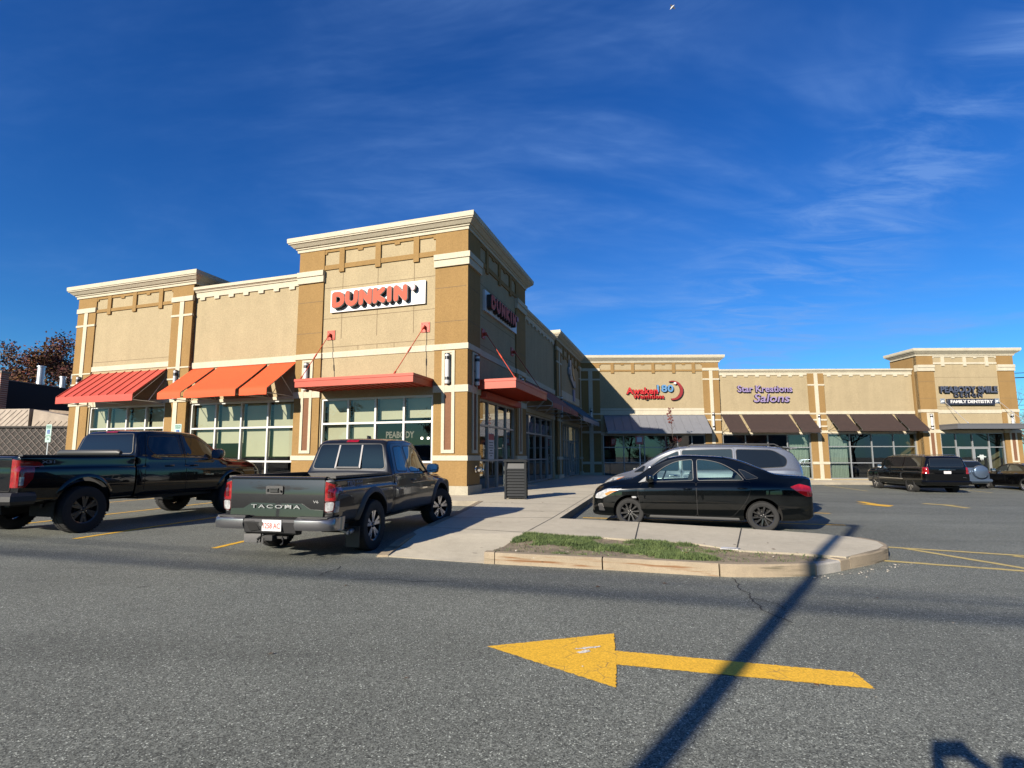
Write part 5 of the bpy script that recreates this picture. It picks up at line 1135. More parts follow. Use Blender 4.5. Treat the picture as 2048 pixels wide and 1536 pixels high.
# ------------------------------------------------------------ black pickup
def pickup_black():
    mp = paint('black_blue_paint', (.002, .0025, .005), rough=.2, coat=1.)
    t = thing('pickup_truck', (0, 0, 0), 'glossy black full size pickup truck with a rolled bed cover at the left edge', 'pickup truck', 'pickup trucks')
    W2 = 1.87
    cab = Body([(-.82, .52, .97, 1.12, 1.32, .94, 1.34, .88, .03), (-.80, .50, .985, 1.12, 1.33, .945, 1.40, .86, .04), (-.70, .50, 1.0, 1.12, 1.335, .945, 1.80, .76, .07), (-.60, .50, 1.0, 1.12, 1.335, .945, 1.885, .73, .08), (-.25, .5, 1.0, 1.12, 1.33, .945, 1.92, .73, .08), (.4, .5, 1.0, 1.12, 1.32, .94, 1.925, .73, .08), (.85, .5, 1.0, 1.11, 1.31, .94, 1.89, .72, .08), (1.05, .5, 1.0, 1.11, 1.30, .94, 1.80, .73, .07),
                (1.35, .5, 1.0, 1.10, 1.28, .93, 1.585, .77, .05), (1.62, .5, 1.0, 1.10, 1.25, .92, 1.39, .80, .04), (1.78, .5, 1.0, 1.09, 1.23, .91, 1.31, .82, .03), (2.3, .5, 1.0, 1.07, 1.20, .90, 1.27, .82, .03), (2.62, .49, .99, 1.05, 1.16, .88, 1.22, .8, .03), (2.80, .46, .96, .98, 1.08, .85, 1.14, .76, .03), (2.86, .45, .92, .9, .98, .82, 1.02, .74, .03), (2.88, .46, .9, .85, .9, .8, .93, .72, .02)])
    b = cab.build('body', [mp, M_WELL], t, cutters=[(W2, .44, .52, .72)])
    bed = Body([(-3.0, .62, .88, 1.10, 1.28, .90, 1.31, .88, .01), (-2.98, .60, .975, 1.12, 1.30, .945, 1.33, .92, .012), (-2.9, .56, .99, 1.12, 1.31, .955, 1.335, .93, .012), (-1.8, .52, 1.01, 1.12, 1.315, .955, 1.34, .93, .012), (-.88, .52, 1.0, 1.12, 1.32, .955, 1.345, .93, .012), (-.86, .53, .98, 1.12, 1.31, .94, 1.335, .92, .012)], ny=60)
    bx = MB(); bx.box((-.85, -2.93, .78), (.85, -.92, 1.8))
    bo = bed.build('truck_bed', [mp, M_WELL], t, cutters=[(-W2, .44, .52, .72)], boxes=[bx])
    for sg in (-1, 1): r_ = MB(); r_.box((min(sg*.84, sg*.95), -2.95, 1.332), (max(sg*.84, sg*.95), -.88, 1.36)); r_.build('bed_rail', M_PLAST, bo)
    mb = MB(); n = 14; prof = [(1.30+.10*math.sin(a)+.09, -.92-.16*math.cos(a)) for a in [math.pi*2*i/n for i in range(n)]]
    mb.tube([(-.86, -1.12, 1.40), (-.80, -1.12, 1.41), (.80, -1.12, 1.41), (.86, -1.12, 1.40)], [.04, .062, .062, .04], 14); mb.build('bed_cover', mat('bed_cover_vinyl', (.05, .052, .05), .5), t, smooth=50)
    s = MB(); s.box((-.85, -2.92, 1.30), (.85, -1.0, 1.318)); s.build('bed_shadow_sheet', M_WELL, bo) if False else None
    mb = MB(); mb.n = []; patch(bed, 'tailgate', [(-.80, .74), (.80, .74), (.80, 1.29), (-.80, 1.29)], 'rear', None, None, off=.012, r=.04, step=.08, mb=mb, mi=0, rim=(.01, 1)); mb.build('tailgate', [mp, M_SEAM], t, smooth=180, recalc=False)
    for sg in (-1, 1):
        side = 'right' if sg > 0 else 'left'; mb = MB(); mb.n = []
        rp = (lambda p: p) if sg > 0 else mirror_poly
        patch(bed, '', rp([(.81, .80), (.965, .80), (.965, 1.26), (.81, 1.28)]), 'rear', None, None, off=.016, r=.02, step=.04, mb=mb, mi=0)
        patch(bed, '', [(-2.99, .80), (-2.90, .80), (-2.79, .95), (-2.75, 1.20), (-2.80, 1.25), (-2.99, 1.26)], side, None, None, off=.008, r=.02, step=.04, mb=mb, mi=0)
        patch(bed, '', [(-2.985, .84), (-2.93, .84), (-2.92, .98), (-2.985, .98)], side, None, None, off=.011, r=.01, step=.03, mb=mb, mi=1)
        mb.build('tail_lamp', [M_TAIL, M_CLEAR], t, smooth=180, recalc=False)
        wheel(t, sg*.90, -W2, .43, .28, .255, (6, .16, .05, .07, 0), M_ALLOYK); wheel(t, sg*.90, W2, .44, .29, .255, (6, .16, .05, .07, 0), M_ALLOYK, yaw=R(-6))
        mirror_(t, sg*.95, 1.22, 1.40, M_ALLOYK, sg, 1.4)
    bu = MB(); bu.tube([(-.98, -2.75, .62), (-.95, -3.05, .62), (-.6, -3.13, .62), (.6, -3.13, .62), (.95, -3.05, .62), (.98, -2.75, .62)], .11, 8); bu.build('bumper', M_PLAST, t, smooth=40)
    bu = MB(); bu.tube([(-.95, 2.6, .58), (-.9, 2.92, .58), (.9, 2.92, .58), (.95, 2.6, .58)], .12, 8); bu.build('bumper', M_PLAST, t, smooth=40)
    plate(t, (.0, -3.1, .9), .30, .15, '', M_PLATE, M_PRED)
    for side in ('right', 'left'):
        doors(cab, t, side, mp, [[(-.66, .64), (.40, .56), (.38, 1.2), (.34, 1.84), (-.50, 1.83), (-.62, 1.35)], [(.415, .56), (1.50, .56), (1.66, 1.1), (1.60, 1.28), (1.0, 1.76), (.8, 1.84), (.36, 1.845), (.395, 1.2)]],
              [[[(-.52, 1.52, .1), (-.38, 1.37, .08), (.30, 1.36), (.27, 1.78), (-.44, 1.76)]], [[(.43, 1.36), (1.46, 1.34), (1.0, 1.68), (.78, 1.775), (.41, 1.78)]]], M_CGL, mp, [(-.05, 1.13), (.62, 1.13)], hl=.24)
        panel(cab, 'badge', [(.95, .90), (1.2, .90), (1.2, .925), (.95, .925)], side, [M_CHROME, M_PLAST], t, off=.008, r=.008, rim=.002, step=.05)
    text_on(bed, 'X31', 'decal', 'right', (-2.55, 1.235), (.22, .05), mat('grey_decal', (.22, .23, .27), .4), t, off=.006, bold=.03)
    panel(cab, 'rear_window', [(-.78, 1.40), (.78, 1.40), (.66, 1.80), (-.66, 1.80)], 'rear', [M_CGL, M_PLAST], t, off=.012, r=.06, rim=.02)
    panel(cab, 'brake_light', [(-.16, 1.838), (.16, 1.838), (.15, 1.868), (-.15, 1.868)], 'rear', [M_TAIL, M_PLAST], t, off=.014, r=.01, rim=.005, step=.04)
    panel(cab, 'windscreen', [(-.74, 1.42), (.74, 1.42), (.64, 1.82), (-.64, 1.82)], 'front', [M_CGW, M_PLAST], t, off=.006, r=.06, rim=.02)
    for sg in (-1, 1): panel(cab, 'headlight', [(sg*.66, .95), (sg*.90, .97), (sg*.90, 1.12), (sg*.68, 1.12)], 'front', [M_CLEAR, M_CHROME], t, off=.012, r=.02, rim=.012, step=.04)
    panel(cab, 'grille', [(-.60, .72), (.60, .72), (.6, 1.10), (-.6, 1.10)], 'front', [M_PLAST, M_CHROME], t, off=.014, r=.05, rim=.03)
    liner(t, W2, .44, .515, .36, .97); liner(t, -W2, .44, .515, .36, .97)
    flare(cab, 'fender_flare', W2, .44, .505, .57, mp, t, out=.02, a0=-2, a1=182); flare(bed, 'fender_flare', -W2, .44, .505, .57, mp, t, out=.02, a0=-2, a1=182)
    ch = MB(); ch.box((-.5, -2.8, .45), (-.4, 2.5, .6)); ch.box((.4, -2.8, .45), (.5, 2.5, .6)); ch.tube([(-.8, -W2, .43), (.8, -W2, .43)], .06, 8); ch.box((-.8, -.6, .44), (.8, 2.4, .54)); ch.build('chassis', M_DARK, t)
    for ch_ in t.children:
        if not ch_.name.startswith('wheel'): ch_.location.z += .08
    return t
tk2 = pickup_black(); place(tk2, -8.1, 12.2, 16.2)

# ------------------------------------------------------------ black sedan
def sedan_black():
    mp = paint('black_green_paint', (.002, .003, .0035), rough=.22, coat=1.)
    t = thing('sedan_car', (0, 0, 0), 'black compact four door sedan with black alloy wheels, parked broadside behind the grass island', 'car', 'cars parked by the side pavement')
    W2 = 1.275
    B = Body([(-2.19, .42, .56, .76, .93, .52, .97, .48, .02), (-2.165, .30, .72, .80, 1.00, .62, 1.045, .56, .02), (-2.07, .24, .785, .83, 1.035, .67, 1.085, .60, .03), (-1.8, .21, .815, .85, 1.03, .68, 1.10, .60, .03), (-1.6, .20, .83, .855, 1.02, .69, 1.12, .60, .035), (-1.3, .19, .835, .85, 1.0, .70, 1.235, .57, .05), (-.95, .185, .835, .845, .97, .71, 1.385, .55, .06), (-.6, .18, .835, .84, .955, .715, 1.468, .545, .06), (-.2, .18, .835, .83, .94, .72, 1.495, .545, .06), (.1, .18, .835, .82, .93, .72, 1.505, .55, .06),
              (.4, .18, .835, .81, .92, .72, 1.465, .55, .06), (.68, .18, .835, .80, .905, .72, 1.345, .56, .05), (.95, .18, .835, .79, .90, .715, 1.165, .60, .04), (1.12, .18, .83, .785, .89, .71, 1.05, .63, .03), (1.25, .18, .83, .775, .88, .70, 1.01, .64, .03), (1.5, .185, .82, .76, .85, .69, .965, .62, .03), (1.75, .185, .80, .73, .80, .66, .90, .58, .03), (1.93, .19, .765, .69, .745, .62, .835, .53, .03), (2.04, .2, .70, .62, .67, .55, .745, .46, .02), (2.095, .22, .60, .54, .57, .47, .62, .40, .02), (2.115, .26, .48, .46, .48, .42, .51, .35, .01)])
    wf = [(-.02, .965), (.93, .925, .03), (.60, 1.22, .25), (.30, 1.37, .2), (-.02, 1.40)]; wr = [(-.10, .965), (-.98, .985, .03), (-.84, 1.16, .08), (-.58, 1.32, .15), (-.32, 1.385, .2), (-.10, 1.40)]
    wq = [(-1.02, 1.0), (-1.24, 1.03, .02), (-1.0, 1.17, .03), (-.89, 1.2)]
    cuts = []
    for w_, ax in ((wf, 0), (wr, 0)):
        pg = rounded(w_, .05); c = MB(); c.prism([(-1.2, a, z) for a, z in pg], (2.4, 0, 0)); cuts.append(c)
    b = B.build('body', [mp, M_WELL], t, cutters=[(W2, .30, .345, .60), (-W2, .30, .345, .60)], boxes=cuts)
    st = MB()
    for y in (.12, -.80):
        for x in (-.36, .36):
            st.prism([(x-.22, y-.10, .90), (x+.22, y-.10, .90), (x+.19, y-.17, 1.12), (x-.19, y-.17, 1.12)], (0, .09, 0)); st.prism([(x-.11, y-.18, 1.14), (x+.11, y-.18, 1.14), (x+.09, y-.20, 1.30), (x-.09, y-.20, 1.30)], (0, .08, 0)); st.tube([(x-.05, y-.15, 1.1), (x-.05, y-.15, 1.16)], .006, 5); st.tube([(x+.05, y-.15, 1.1), (x+.05, y-.15, 1.16)], .006, 5)
    st.build('seat', M_SEAT, t)
    sw = MB(); cx, cy, cz = -.36, .60, .98
    sw.tube([(cx+.18*math.cos(a), cy-.07*math.sin(a), cz+.17*math.sin(a)) for a in [2*math.pi*i/20 for i in range(21)]], .014, 6, cap=False); sw.tube([(cx-.17, cy, cz), (cx+.17, cy, cz)], .018, 6); sw.build('steering_wheel', M_SEAT, t)
    for side in ('left', 'right'):
        doors(B, t, side, mp, [[(-.065, .26), (1.02, .26, .08), (1.10, .72), (1.0, .93), (.62, 1.27, .2), (.30, 1.42, .2), (-.045, 1.445), (-.06, .9)], [(-.08, .26), (-.72, .26), (-.98, .55, .15), (-1.08, .80), (-1.13, 1.0), (-.66, 1.32, .2), (-.35, 1.42, .2), (-.065, 1.445), (-.075, .9)]],
              [[], []], M_CGT, mp, [(.10, .80), (-.93, .83)], hl=.17) if False else None
        for dp, w_, hy, nm in (([(-.065, .26), (1.02, .26, .08), (1.10, .72), (1.02, .90), (-.06, .925)], wf, (.10, .80), 'f'), ([(-.08, .26), (-.72, .26), (-.98, .55, .15), (-1.08, .80), (-1.10, .955), (-.075, .925)], wr, (-.93, .83), 'r')):
            mb = MB(); mb.n = []; patch(B, 'door', dp, side, None, None, off=.0045, r=.05, step=.06, mb=mb, mi=0, rim=(.006, 1)); d = mb.build('door', [mp, M_SEAM], t, smooth=180, recalc=False)
            g = MB(); g.n = []; patch(B, 'window', w_, side, None, None, off=-.004, r=.05, step=.08, mb=g, mi=0); g.build('window', [M_CGT], d, smooth=180, recalc=False)
            # chrome-grey window surround
            s = MB(); pg = rounded(w_, .05); pts = [];
            for a, z in pg: q, n_ = B.hit(side, a, z); pts.append(q+n_*.004)
            s.tube(pts+[pts[0]], .007, 5, cap=False); s.build('window_trim', mat('grey_trim', (.16, .16, .16), .4), d)
            handle_(B, d, side, hy[0], hy[1], mp, .17)
        panel(B, 'quarter_window', wq, side, [M_CGL, M_PLAST], t, off=.005, r=.02, rim=.008, step=.05)
        # headlight, fog lamp, marker, tail lamp
        s = MB(); s.n = []; patch(B, '', [(1.42, .775, .01), (1.60, .70), (1.86, .555, .03), (2.02, .56, .03), (1.98, .66, .05), (1.75, .765, .05)], side, None, None, off=.006, r=.02, step=.04, mb=s, mi=0); patch(B, '', [(1.50, .742, .01), (1.62, .695), (1.76, .62), (1.80, .66), (1.66, .73)], side, None, None, off=.009, r=.02, step=.04, mb=s, mi=1); s.build('headlight', [M_CLEAR, M_AMB], t, smooth=180, recalc=False)
        panel(B, 'side_marker', [(1.13, .585), (1.22, .585), (1.225, .62), (1.135, .62)], side, [M_CLEAR, M_PLAST], t, off=.006, r=.01, rim=.003, step=.04)
        panel(B, 'fog_lamp', [(1.80, .30), (1.93, .30), (1.94, .44), (1.86, .45)], side, [M_PLAST, M_CHROME], t, off=.006, r=.02, rim=.006, step=.04)
        panel(B, 'tail_lamp', [(-1.78, .87, .02), (-1.95, .93), (-2.14, .88), (-2.17, .70), (-2.05, .69), (-1.9, .78)], side, [M_TAIL, M_PLAST], t, off=.007, r=.03, rim=.003, step=.04)
        panel(B, 'sill_trim', [(-.86, .20), (.88, .20), (.86, .245), (-.84, .245)], side, [mat('sill_grey', (.16, .16, .16), .5), M_PLAST], t, off=.01, r=.01, rim=.003, step=.08)
        if side == 'right': panel(B, 'fuel_flap', [(-1.35, .72), (-1.53, .72), (-1.53, .87), (-1.35, .87)], side, [mp, M_SEAM], t, off=.005, r=.04, rim=.005, step=.05)
        # corner triangle of the front door
        sg = 1 if side == 'right' else -1
        panel(B, 'mirror_sail', [(.94, .93), (1.09, .90, .01), (.93, 1.03)], side, [mat('sail_grey', (.30, .31, .32), .5), M_PLAST], t, off=.008, r=.01, rim=.003, step=.05)
        mirror_(t, sg*.72, .84, .99, mp, sg, .95)
    panel(B, 'windscreen', [(-.60, 1.04), (.60, 1.04), (.52, 1.42), (-.52, 1.42)], 'front', [M_CGW, M_PLAST], t, off=.005, r=.05, rim=.015)
    panel(B, 'rear_window', [(-.52, -.62), (.52, -.62), (.56, -1.42), (-.56, -1.42)], 'top', [M_CGL, M_PLAST], t, off=.006, r=.08, rim=.015)
    panel(B, 'grille', [(-.36, .30), (.36, .30), (.40, .46), (-.40, .46)], 'front', [M_PLAST, M_CHROME], t, off=.01, r=.04, rim=.01)
    for sg in (-1, 1):
        for y in (-W2, W2): wheel(t, sg*.735, y, .288, .185, .20, (10, 0, .028, .04, .18), M_ALLOYK)
    ud = MB(); ud.box((-.62, -1.9, .20), (.62, 1.8, .24)); ud.build('underbody', M_DARK, t)
    return t
sd = sedan_black(); place(sd, 4.25, 11.42, -69.8); sd.scale = (.965,)*3

# ------------------------------------------------------------ generic wagon/van/suv
def tall_car(name, label, group, mp, st, W2, Rw, tw, rr, style, mrim, mface, arch, wins, dr, tail, head, rearwin, wsc, extras=None, wx=.8, mirror=(.8, .9, 1.1), mgl=None, hands=(), cat='car', belt=None):
    t = thing(name, (0, 0, 0), label, cat, group); B = Body(st)
    B.build('body', [mp, M_WELL], t, cutters=[(W2, Rw+.01, arch, .62), (-W2, Rw+.01, arch, .62)])
    for side in ('left', 'right'):
        k = 0
        for dp in dr:
            mb = MB(); mb.n = []; patch(B, 'door', dp, side, None, None, off=.0045, r=.06, step=.09, mb=mb, mi=0, rim=(.007, 1)); d = mb.build('door', [mp, M_SEAM], t, smooth=180, recalc=False)
            if k < len(hands): handle_(B, d, side, hands[k][0], hands[k][1], hands[k][2], .2)
            if k < len(wins): g = panel(B, 'window', wins[k], side, [mgl or M_CGL, M_PLAST], d, off=.009, r=.05, rim=.014, step=.08)
            k += 1
        for w_ in wins[len(dr):]: panel(B, 'window', w_, side, [M_CGL, M_PLAST], t, off=.007, r=.06, rim=.014, step=.08)
        panel(B, 'tail_lamp', tail, side, [M_TAIL, M_PLAST], t, off=.009, r=.03, rim=.003, step=.05)
        mb = MB(); mb.n = []; patch(B, '', head, side, None, None, off=.007, r=.03, step=.05, mb=mb, mi=0); h2 = [(head[0][0]*.6+head[2][0]*.4, head[0][1]*.6+head[2][1]*.4), head[1][:2], head[0][:2]]
        patch(B, '', h2, side, None, None, off=.010, r=.02, step=.05, mb=mb, mi=1); mb.build('headlight', [M_CLEAR, M_AMB], t, smooth=180, recalc=False)
        sg = 1 if side == 'right' else -1; mirror_(t, sg*mirror[0], mirror[1], mirror[2], mp, sg, 1.1)
    panel(B, 'rear_window', rearwin[0], rearwin[1], [M_CGL, M_PLAST], t, off=.010, r=.07, rim=.014); panel(B, 'windscreen', wsc, 'front', [M_CGW, M_PLAST], t, off=.006, r=.06, rim=.015)
    for sg in (-1, 1):
        for y in (-W2, W2): wheel(t, sg*wx, y, Rw, tw, rr, style, mrim, mface=mface)
    ud = MB(); ud.box((-.7, -W2-.4, .24), (.7, W2+.4, .3)); ud.build('underbody', M_DARK, t)
    if extras: extras(t, B)
    return t
def rails(t, x, z, y0, y1, m, r=.016):
    for sg in (-1, 1):
        s = MB(); s.tube([(sg*x, y0, z-.04), (sg*x, y0+.1, z+.015), (sg*x, (y0+y1)/2, z+.03), (sg*x, y1-.1, z+.01), (sg*x, y1, z-.05)], r, 8); s.build('roof_rail', m, t, smooth=50)
# silver minivan
M_SILV = paint('silver_paint', (.27, .28, .285), rough=.27, metal=.8)
st = [(-2.52, .50, .60, .80, 1.0, .56, 1.04, .5, .02), (-2.50, .34, .80, .85, 1.05, .72, 1.16, .66, .03), (-2.42, .28, .90, .90, 1.10, .83, 1.35, .68, .05), (-2.28, .26, .95, .92, 1.13, .88, 1.58, .66, .06), (-2.05, .25, .975, .94, 1.14, .90, 1.70, .66, .06), (-1.6, .24, .985, .95, 1.13, .905, 1.745, .665, .06), (-.8, .23, .99, .95, 1.11, .905, 1.775, .67, .06), (0, .23, .99, .94, 1.09, .905, 1.77, .675, .06), (.45, .23, .99, .92, 1.07, .90, 1.72, .675, .06),
      (.8, .23, .99, .91, 1.05, .89, 1.60, .68, .06), (1.15, .23, .985, .90, 1.03, .88, 1.40, .70, .05), (1.5, .23, .98, .89, 1.00, .86, 1.18, .74, .04), (1.68, .23, .975, .87, .98, .84, 1.09, .75, .03), (2.0, .23, .95, .83, .91, .79, 1.0, .70, .03), (2.25, .24, .89, .76, .82, .72, .89, .62, .03), (2.42, .25, .78, .66, .71, .62, .77, .52, .03), (2.50, .28, .62, .55, .58, .5, .62, .42, .02), (2.53, .34, .45, .48, .50, .4, .52, .34, .01)]
def ex_van(t, B):
    rails(t, .62, 1.77, -2.0, .2, M_PLAST, .02)
    s = MB(); s.prism([(-.60, -2.10, 1.70), (.60, -2.10, 1.70), (.55, -2.42, 1.66), (-.55, -2.42, 1.66)], (0, 0, .03)); s.build('roof_spoiler', M_SILV, t)
    panel(B, 'rear_wiper_panel', [(-.2, .75), (.2, .75), (.2, .9), (-.2, .9)], 'rear', [M_PLATE, M_PLAST], t, off=.012, r=.02, rim=.005).name = 'number_plate'
van = tall_car('minivan', 'silver minivan with dark rear windows and roof rails, parked behind the black sedan', 'cars parked by the side pavement', M_SILV, st, 1.515, .33, .22, .21, (7, 0, .04, .055, 0), M_ALLOY, M_ALLOY, .38,
    [[(.42, 1.10), (1.28, 1.075, .02), (.85, 1.42, .15), (.42, 1.61)], [(-.90, 1.14), (.32, 1.11), (.32, 1.63), (-.90, 1.655)], [(-2.10, 1.22, .12), (-1.0, 1.15), (-1.0, 1.65), (-1.85, 1.63, .12), (-2.15, 1.42, .1)], [(1.34, 1.07, .01), (1.56, 1.05, .01), (1.32, 1.22, .02), (1.28, 1.2)]],
    [[(.36, .35), (1.40, .35), (1.45, .9), (1.30, 1.06), (.85, 1.48, .2), (.36, 1.68)], [(-.95, .35), (.34, .35), (.34, 1.68), (-.95, 1.70)]], [(-1.95, .98), (-2.45, .98), (-2.49, .86), (-2.2, .86)], [(1.80, .93), (2.02, .86), (2.42, .66), (2.44, .72), (2.15, .90)], ([(-.62, 1.18), (.62, 1.18), (.55, 1.58), (-.55, 1.58)], 'rear'), [(-.68, 1.16), (.68, 1.16), (.60, 1.62), (-.60, 1.62)], ex_van, wx=.86, mirror=(.9, 1.15, 1.13), mgl=M_CGW, hands=[(.55, .98, M_CHROME), (.1, 1.0, M_CHROME)], cat='van')
place(van, 5.4, 14.25, -69.8); van.scale = (.96,)*3
# white hatchback with bonnet scoop, mostly hidden beyond the van
M_WPT = paint('white_paint_car', (.62, .63, .62), rough=.3)
def hatch_st(L, W, H, hood, zb=.2):
    return [(-L/2, zb+.22, W*.6, .7, .85, W*.55, .9, W*.5, .02), (-L/2+.05, zb+.06, W*.86, .82, .98, W*.78, 1.05, W*.68, .03), (-L/2+.25, zb, W*.96, .88, 1.02, W*.87, H-.30, W*.66, .05), (-L/2+.55, zb, W*.99, .9, 1.02, W*.89, H-.09, W*.66, .06), (-L/2+1.1, zb, W, .9, 1.01, W*.89, H-.02, W*.66, .06), (-.1, zb, W, .89, .99, W*.89, H, W*.66, .06), (.35, zb, W, .88, .97, W*.88, H-.06, W*.67, .06), (.7, zb, W, .86, .95, W*.87, H-.22, W*.69, .05), (1.05, zb, W, .85, .93, W*.86, H-.42, W*.71, .04), (1.28, zb, W*.99, .84, .92, W*.84, hood+.05, W*.74, .03), (1.7, zb, W*.97, .80, .87, W*.8, hood-.03, W*.7, .03), (L/2-.25, zb, W*.90, .72, .78, W*.7, hood-.14, W*.62, .03), (L/2-.06, zb+.03, W*.78, .6, .66, W*.6, .74, W*.5, .02), (L/2, zb+.1, W*.6, .5, .53, W*.5, .56, W*.42, .01)]
def ex_scoop(t, B):
    s = MB(); vs = [(-.28, 1.60, .945), (.28, 1.60, .945), (.28, 1.60, 1.03), (-.28, 1.60, 1.03), (-.26, 1.05, 1.10), (.26, 1.05, 1.10), (.26, 1.05, 1.13), (-.26, 1.05, 1.13)]
    s.add(vs, [(0, 1, 2, 3), (4, 5, 6, 7), (0, 1, 5, 4), (2, 3, 7, 6), (0, 3, 7, 4), (1, 2, 6, 5)], [1, 0, 0, 0, 0, 0]); s.build('bonnet_scoop', [M_WPT, M_WELL], t)
hw = lambda H: [[(.02, 1.03), (.95, 1.0, .02), (.55, 1.3, .15), (.02, H-.12)], [(-.85, 1.05), (-.06, 1.04), (-.06, H-.12), (-.8, H-.14)], [(-1.35, 1.08), (-.93, 1.06), (-.9, H-.15), (-1.2, H-.17)]]
hd = [[(-.02, .3), (1.0, .3), (1.08, .8), (.98, .99), (.55, 1.36, .2), (-.02, 1.43)], [(-.04, .3), (-.75, .3), (-.92, .6), (-.9, 1.42), (-.04, 1.43)]]
hat = tall_car('hatchback_car', 'white car with a bonnet scoop, only its nose showing beyond the silver minivan', 'cars parked by the side pavement', M_WPT, hatch_st(4.4, .87, 1.47, .98), 1.27, .315, .2, .21, (5, 0, .05, .06, 0), M_ALLOYK, M_ALLOYK, .365, hw(1.47), hd, [(-1.9, .95), (-2.14, .93), (-2.16, .8), (-1.95, .82)], [(1.62, .83), (1.8, .80), (2.05, .66), (2.1, .70), (1.9, .82)], ([(-.6, 1.08), (.6, 1.08), (.55, 1.3), (-.55, 1.3)], 'rear'), [(-.62, 1.06), (.62, 1.06), (.55, 1.38), (-.55, 1.38)], ex_scoop, wx=.76, mirror=(.78, .8, 1.05))
place(hat, 6.15, 17.0, -69.8)
# long black suv at the far shops
M_BLKP = paint('black_paint', (.003, .003, .0035), rough=.2)
st = [(-2.92, .62, .80, 1.0, 1.18, .78, 1.22, .70, .02), (-2.90, .48, .95, 1.02, 1.22, .90, 1.36, .80, .03), (-2.84, .42, .99, 1.03, 1.24, .94, 1.62, .78, .05), (-2.74, .40, 1.01, 1.04, 1.25, .955, 1.80, .76, .06), (-2.6, .38, 1.015, 1.05, 1.25, .96, 1.855, .76, .06), (-1.6, .36, 1.02, 1.05, 1.25, .96, 1.885, .77, .06), (0, .36, 1.02, 1.04, 1.24, .96, 1.885, .77, .06), (.65, .36, 1.02, 1.04, 1.23, .955, 1.855, .77, .06), (.92, .36, 1.02, 1.03, 1.22, .95, 1.76, .77, .06), (1.2, .36, 1.02, 1.03, 1.21, .95, 1.56, .80, .05), (1.48, .36, 1.015, 1.02, 1.19, .94, 1.34, .83, .04),
      (1.6, .36, 1.01, 1.01, 1.18, .93, 1.27, .84, .03), (2.2, .37, 1.0, 1.0, 1.14, .91, 1.22, .82, .03), (2.5, .38, .98, .97, 1.08, .88, 1.15, .78, .03), (2.64, .38, .94, .9, .98, .85, 1.04, .74, .03), (2.70, .40, .88, .8, .86, .8, .9, .7, .02)]
def ex_suv(t, B):
    rails(t, .70, 1.885, -2.5, .4, M_CHROME, .018)
    panel(B, 'number_plate', [(-.16, .98), (.16, .98), (.16, 1.11), (-.16, 1.11)], 'rear', [M_PLATE, M_PLAST], t, off=.02, r=.01, rim=.004); panel(B, 'chrome_strip', [(-.36, 1.15), (.36, 1.15), (.36, 1.185), (-.36, 1.185)], 'rear', [M_CHROME, M_PLAST], t, off=.02, r=.01, rim=.003)
    for sg in (-1, 1):
        rp = (lambda p: p) if sg > 0 else mirror_poly
        panel(B, 'tail_lamp', rp([(.80, .98), (.95, .98), (.955, 1.28), (.82, 1.30)]), 'rear', [M_TAIL, M_PLAST], t, off=.014, r=.02, rim=.004, step=.04)
    for side in ('left', 'right'): panel(B, 'chrome_strip', [(-1.1, .66), (1.2, .66), (1.2, .69), (-1.1, .69)], side, [M_CHROME, M_PLAST], t, off=.016, r=.006, rim=.002, step=.1)
    s = MB(); s.tube([(-.98, -2.7, .55), (-.95, -2.93, .55), (.95, -2.93, .55), (.98, -2.7, .55)], .10, 8); s.build('bumper', M_BLKP, t, smooth=40)
    text_on(B, 'XL', 'badge', 'rear', (.72, .80), (.16, .04), M_CHROME, t, off=.02, bold=.02)
suv = tall_car('suv_car', 'long black full size SUV with chrome trim and big alloy wheels by the far pavement', 'cars parked at the far shops', M_BLKP, st, 1.65, .40, .28, .28, (6, .18, .04, .06, 0), M_ALLOYK, M_ALLOY, .46,
    [[(.18, 1.28), (1.15, 1.26, .02), (.85, 1.62, .1), (.18, 1.78)], [(-.95, 1.29), (.08, 1.28), (.08, 1.78), (-.95, 1.78)], [(-2.55, 1.31), (-1.10, 1.29), (-1.10, 1.78), (-2.45, 1.74)]],
    [[(.13, .48), (1.2, .48), (1.35, 1.1), (1.2, 1.24), (.9, 1.66), (.13, 1.82)], [(-1.0, .48), (.11, .48), (.11, 1.82), (-1.0, 1.82)]], [(-2.70, .98), (-2.88, .98), (-2.86, 1.30), (-2.72, 1.30)], [(2.3, 1.05), (2.5, .98), (2.66, .85), (2.66, 1.0), (2.5, 1.08)], ([(-.74, 1.32), (.74, 1.32), (.68, 1.72), (-.68, 1.72)], 'rear'), [(-.76, 1.32), (.76, 1.32), (.68, 1.76), (-.68, 1.76)], ex_suv, wx=.88, mirror=(.97, 1.02, 1.30), hands=[(.35, 1.14, M_BLKP), (-.8, 1.14, M_BLKP)])
place(suv, 22.85, 29.2, 9.8, -.40)
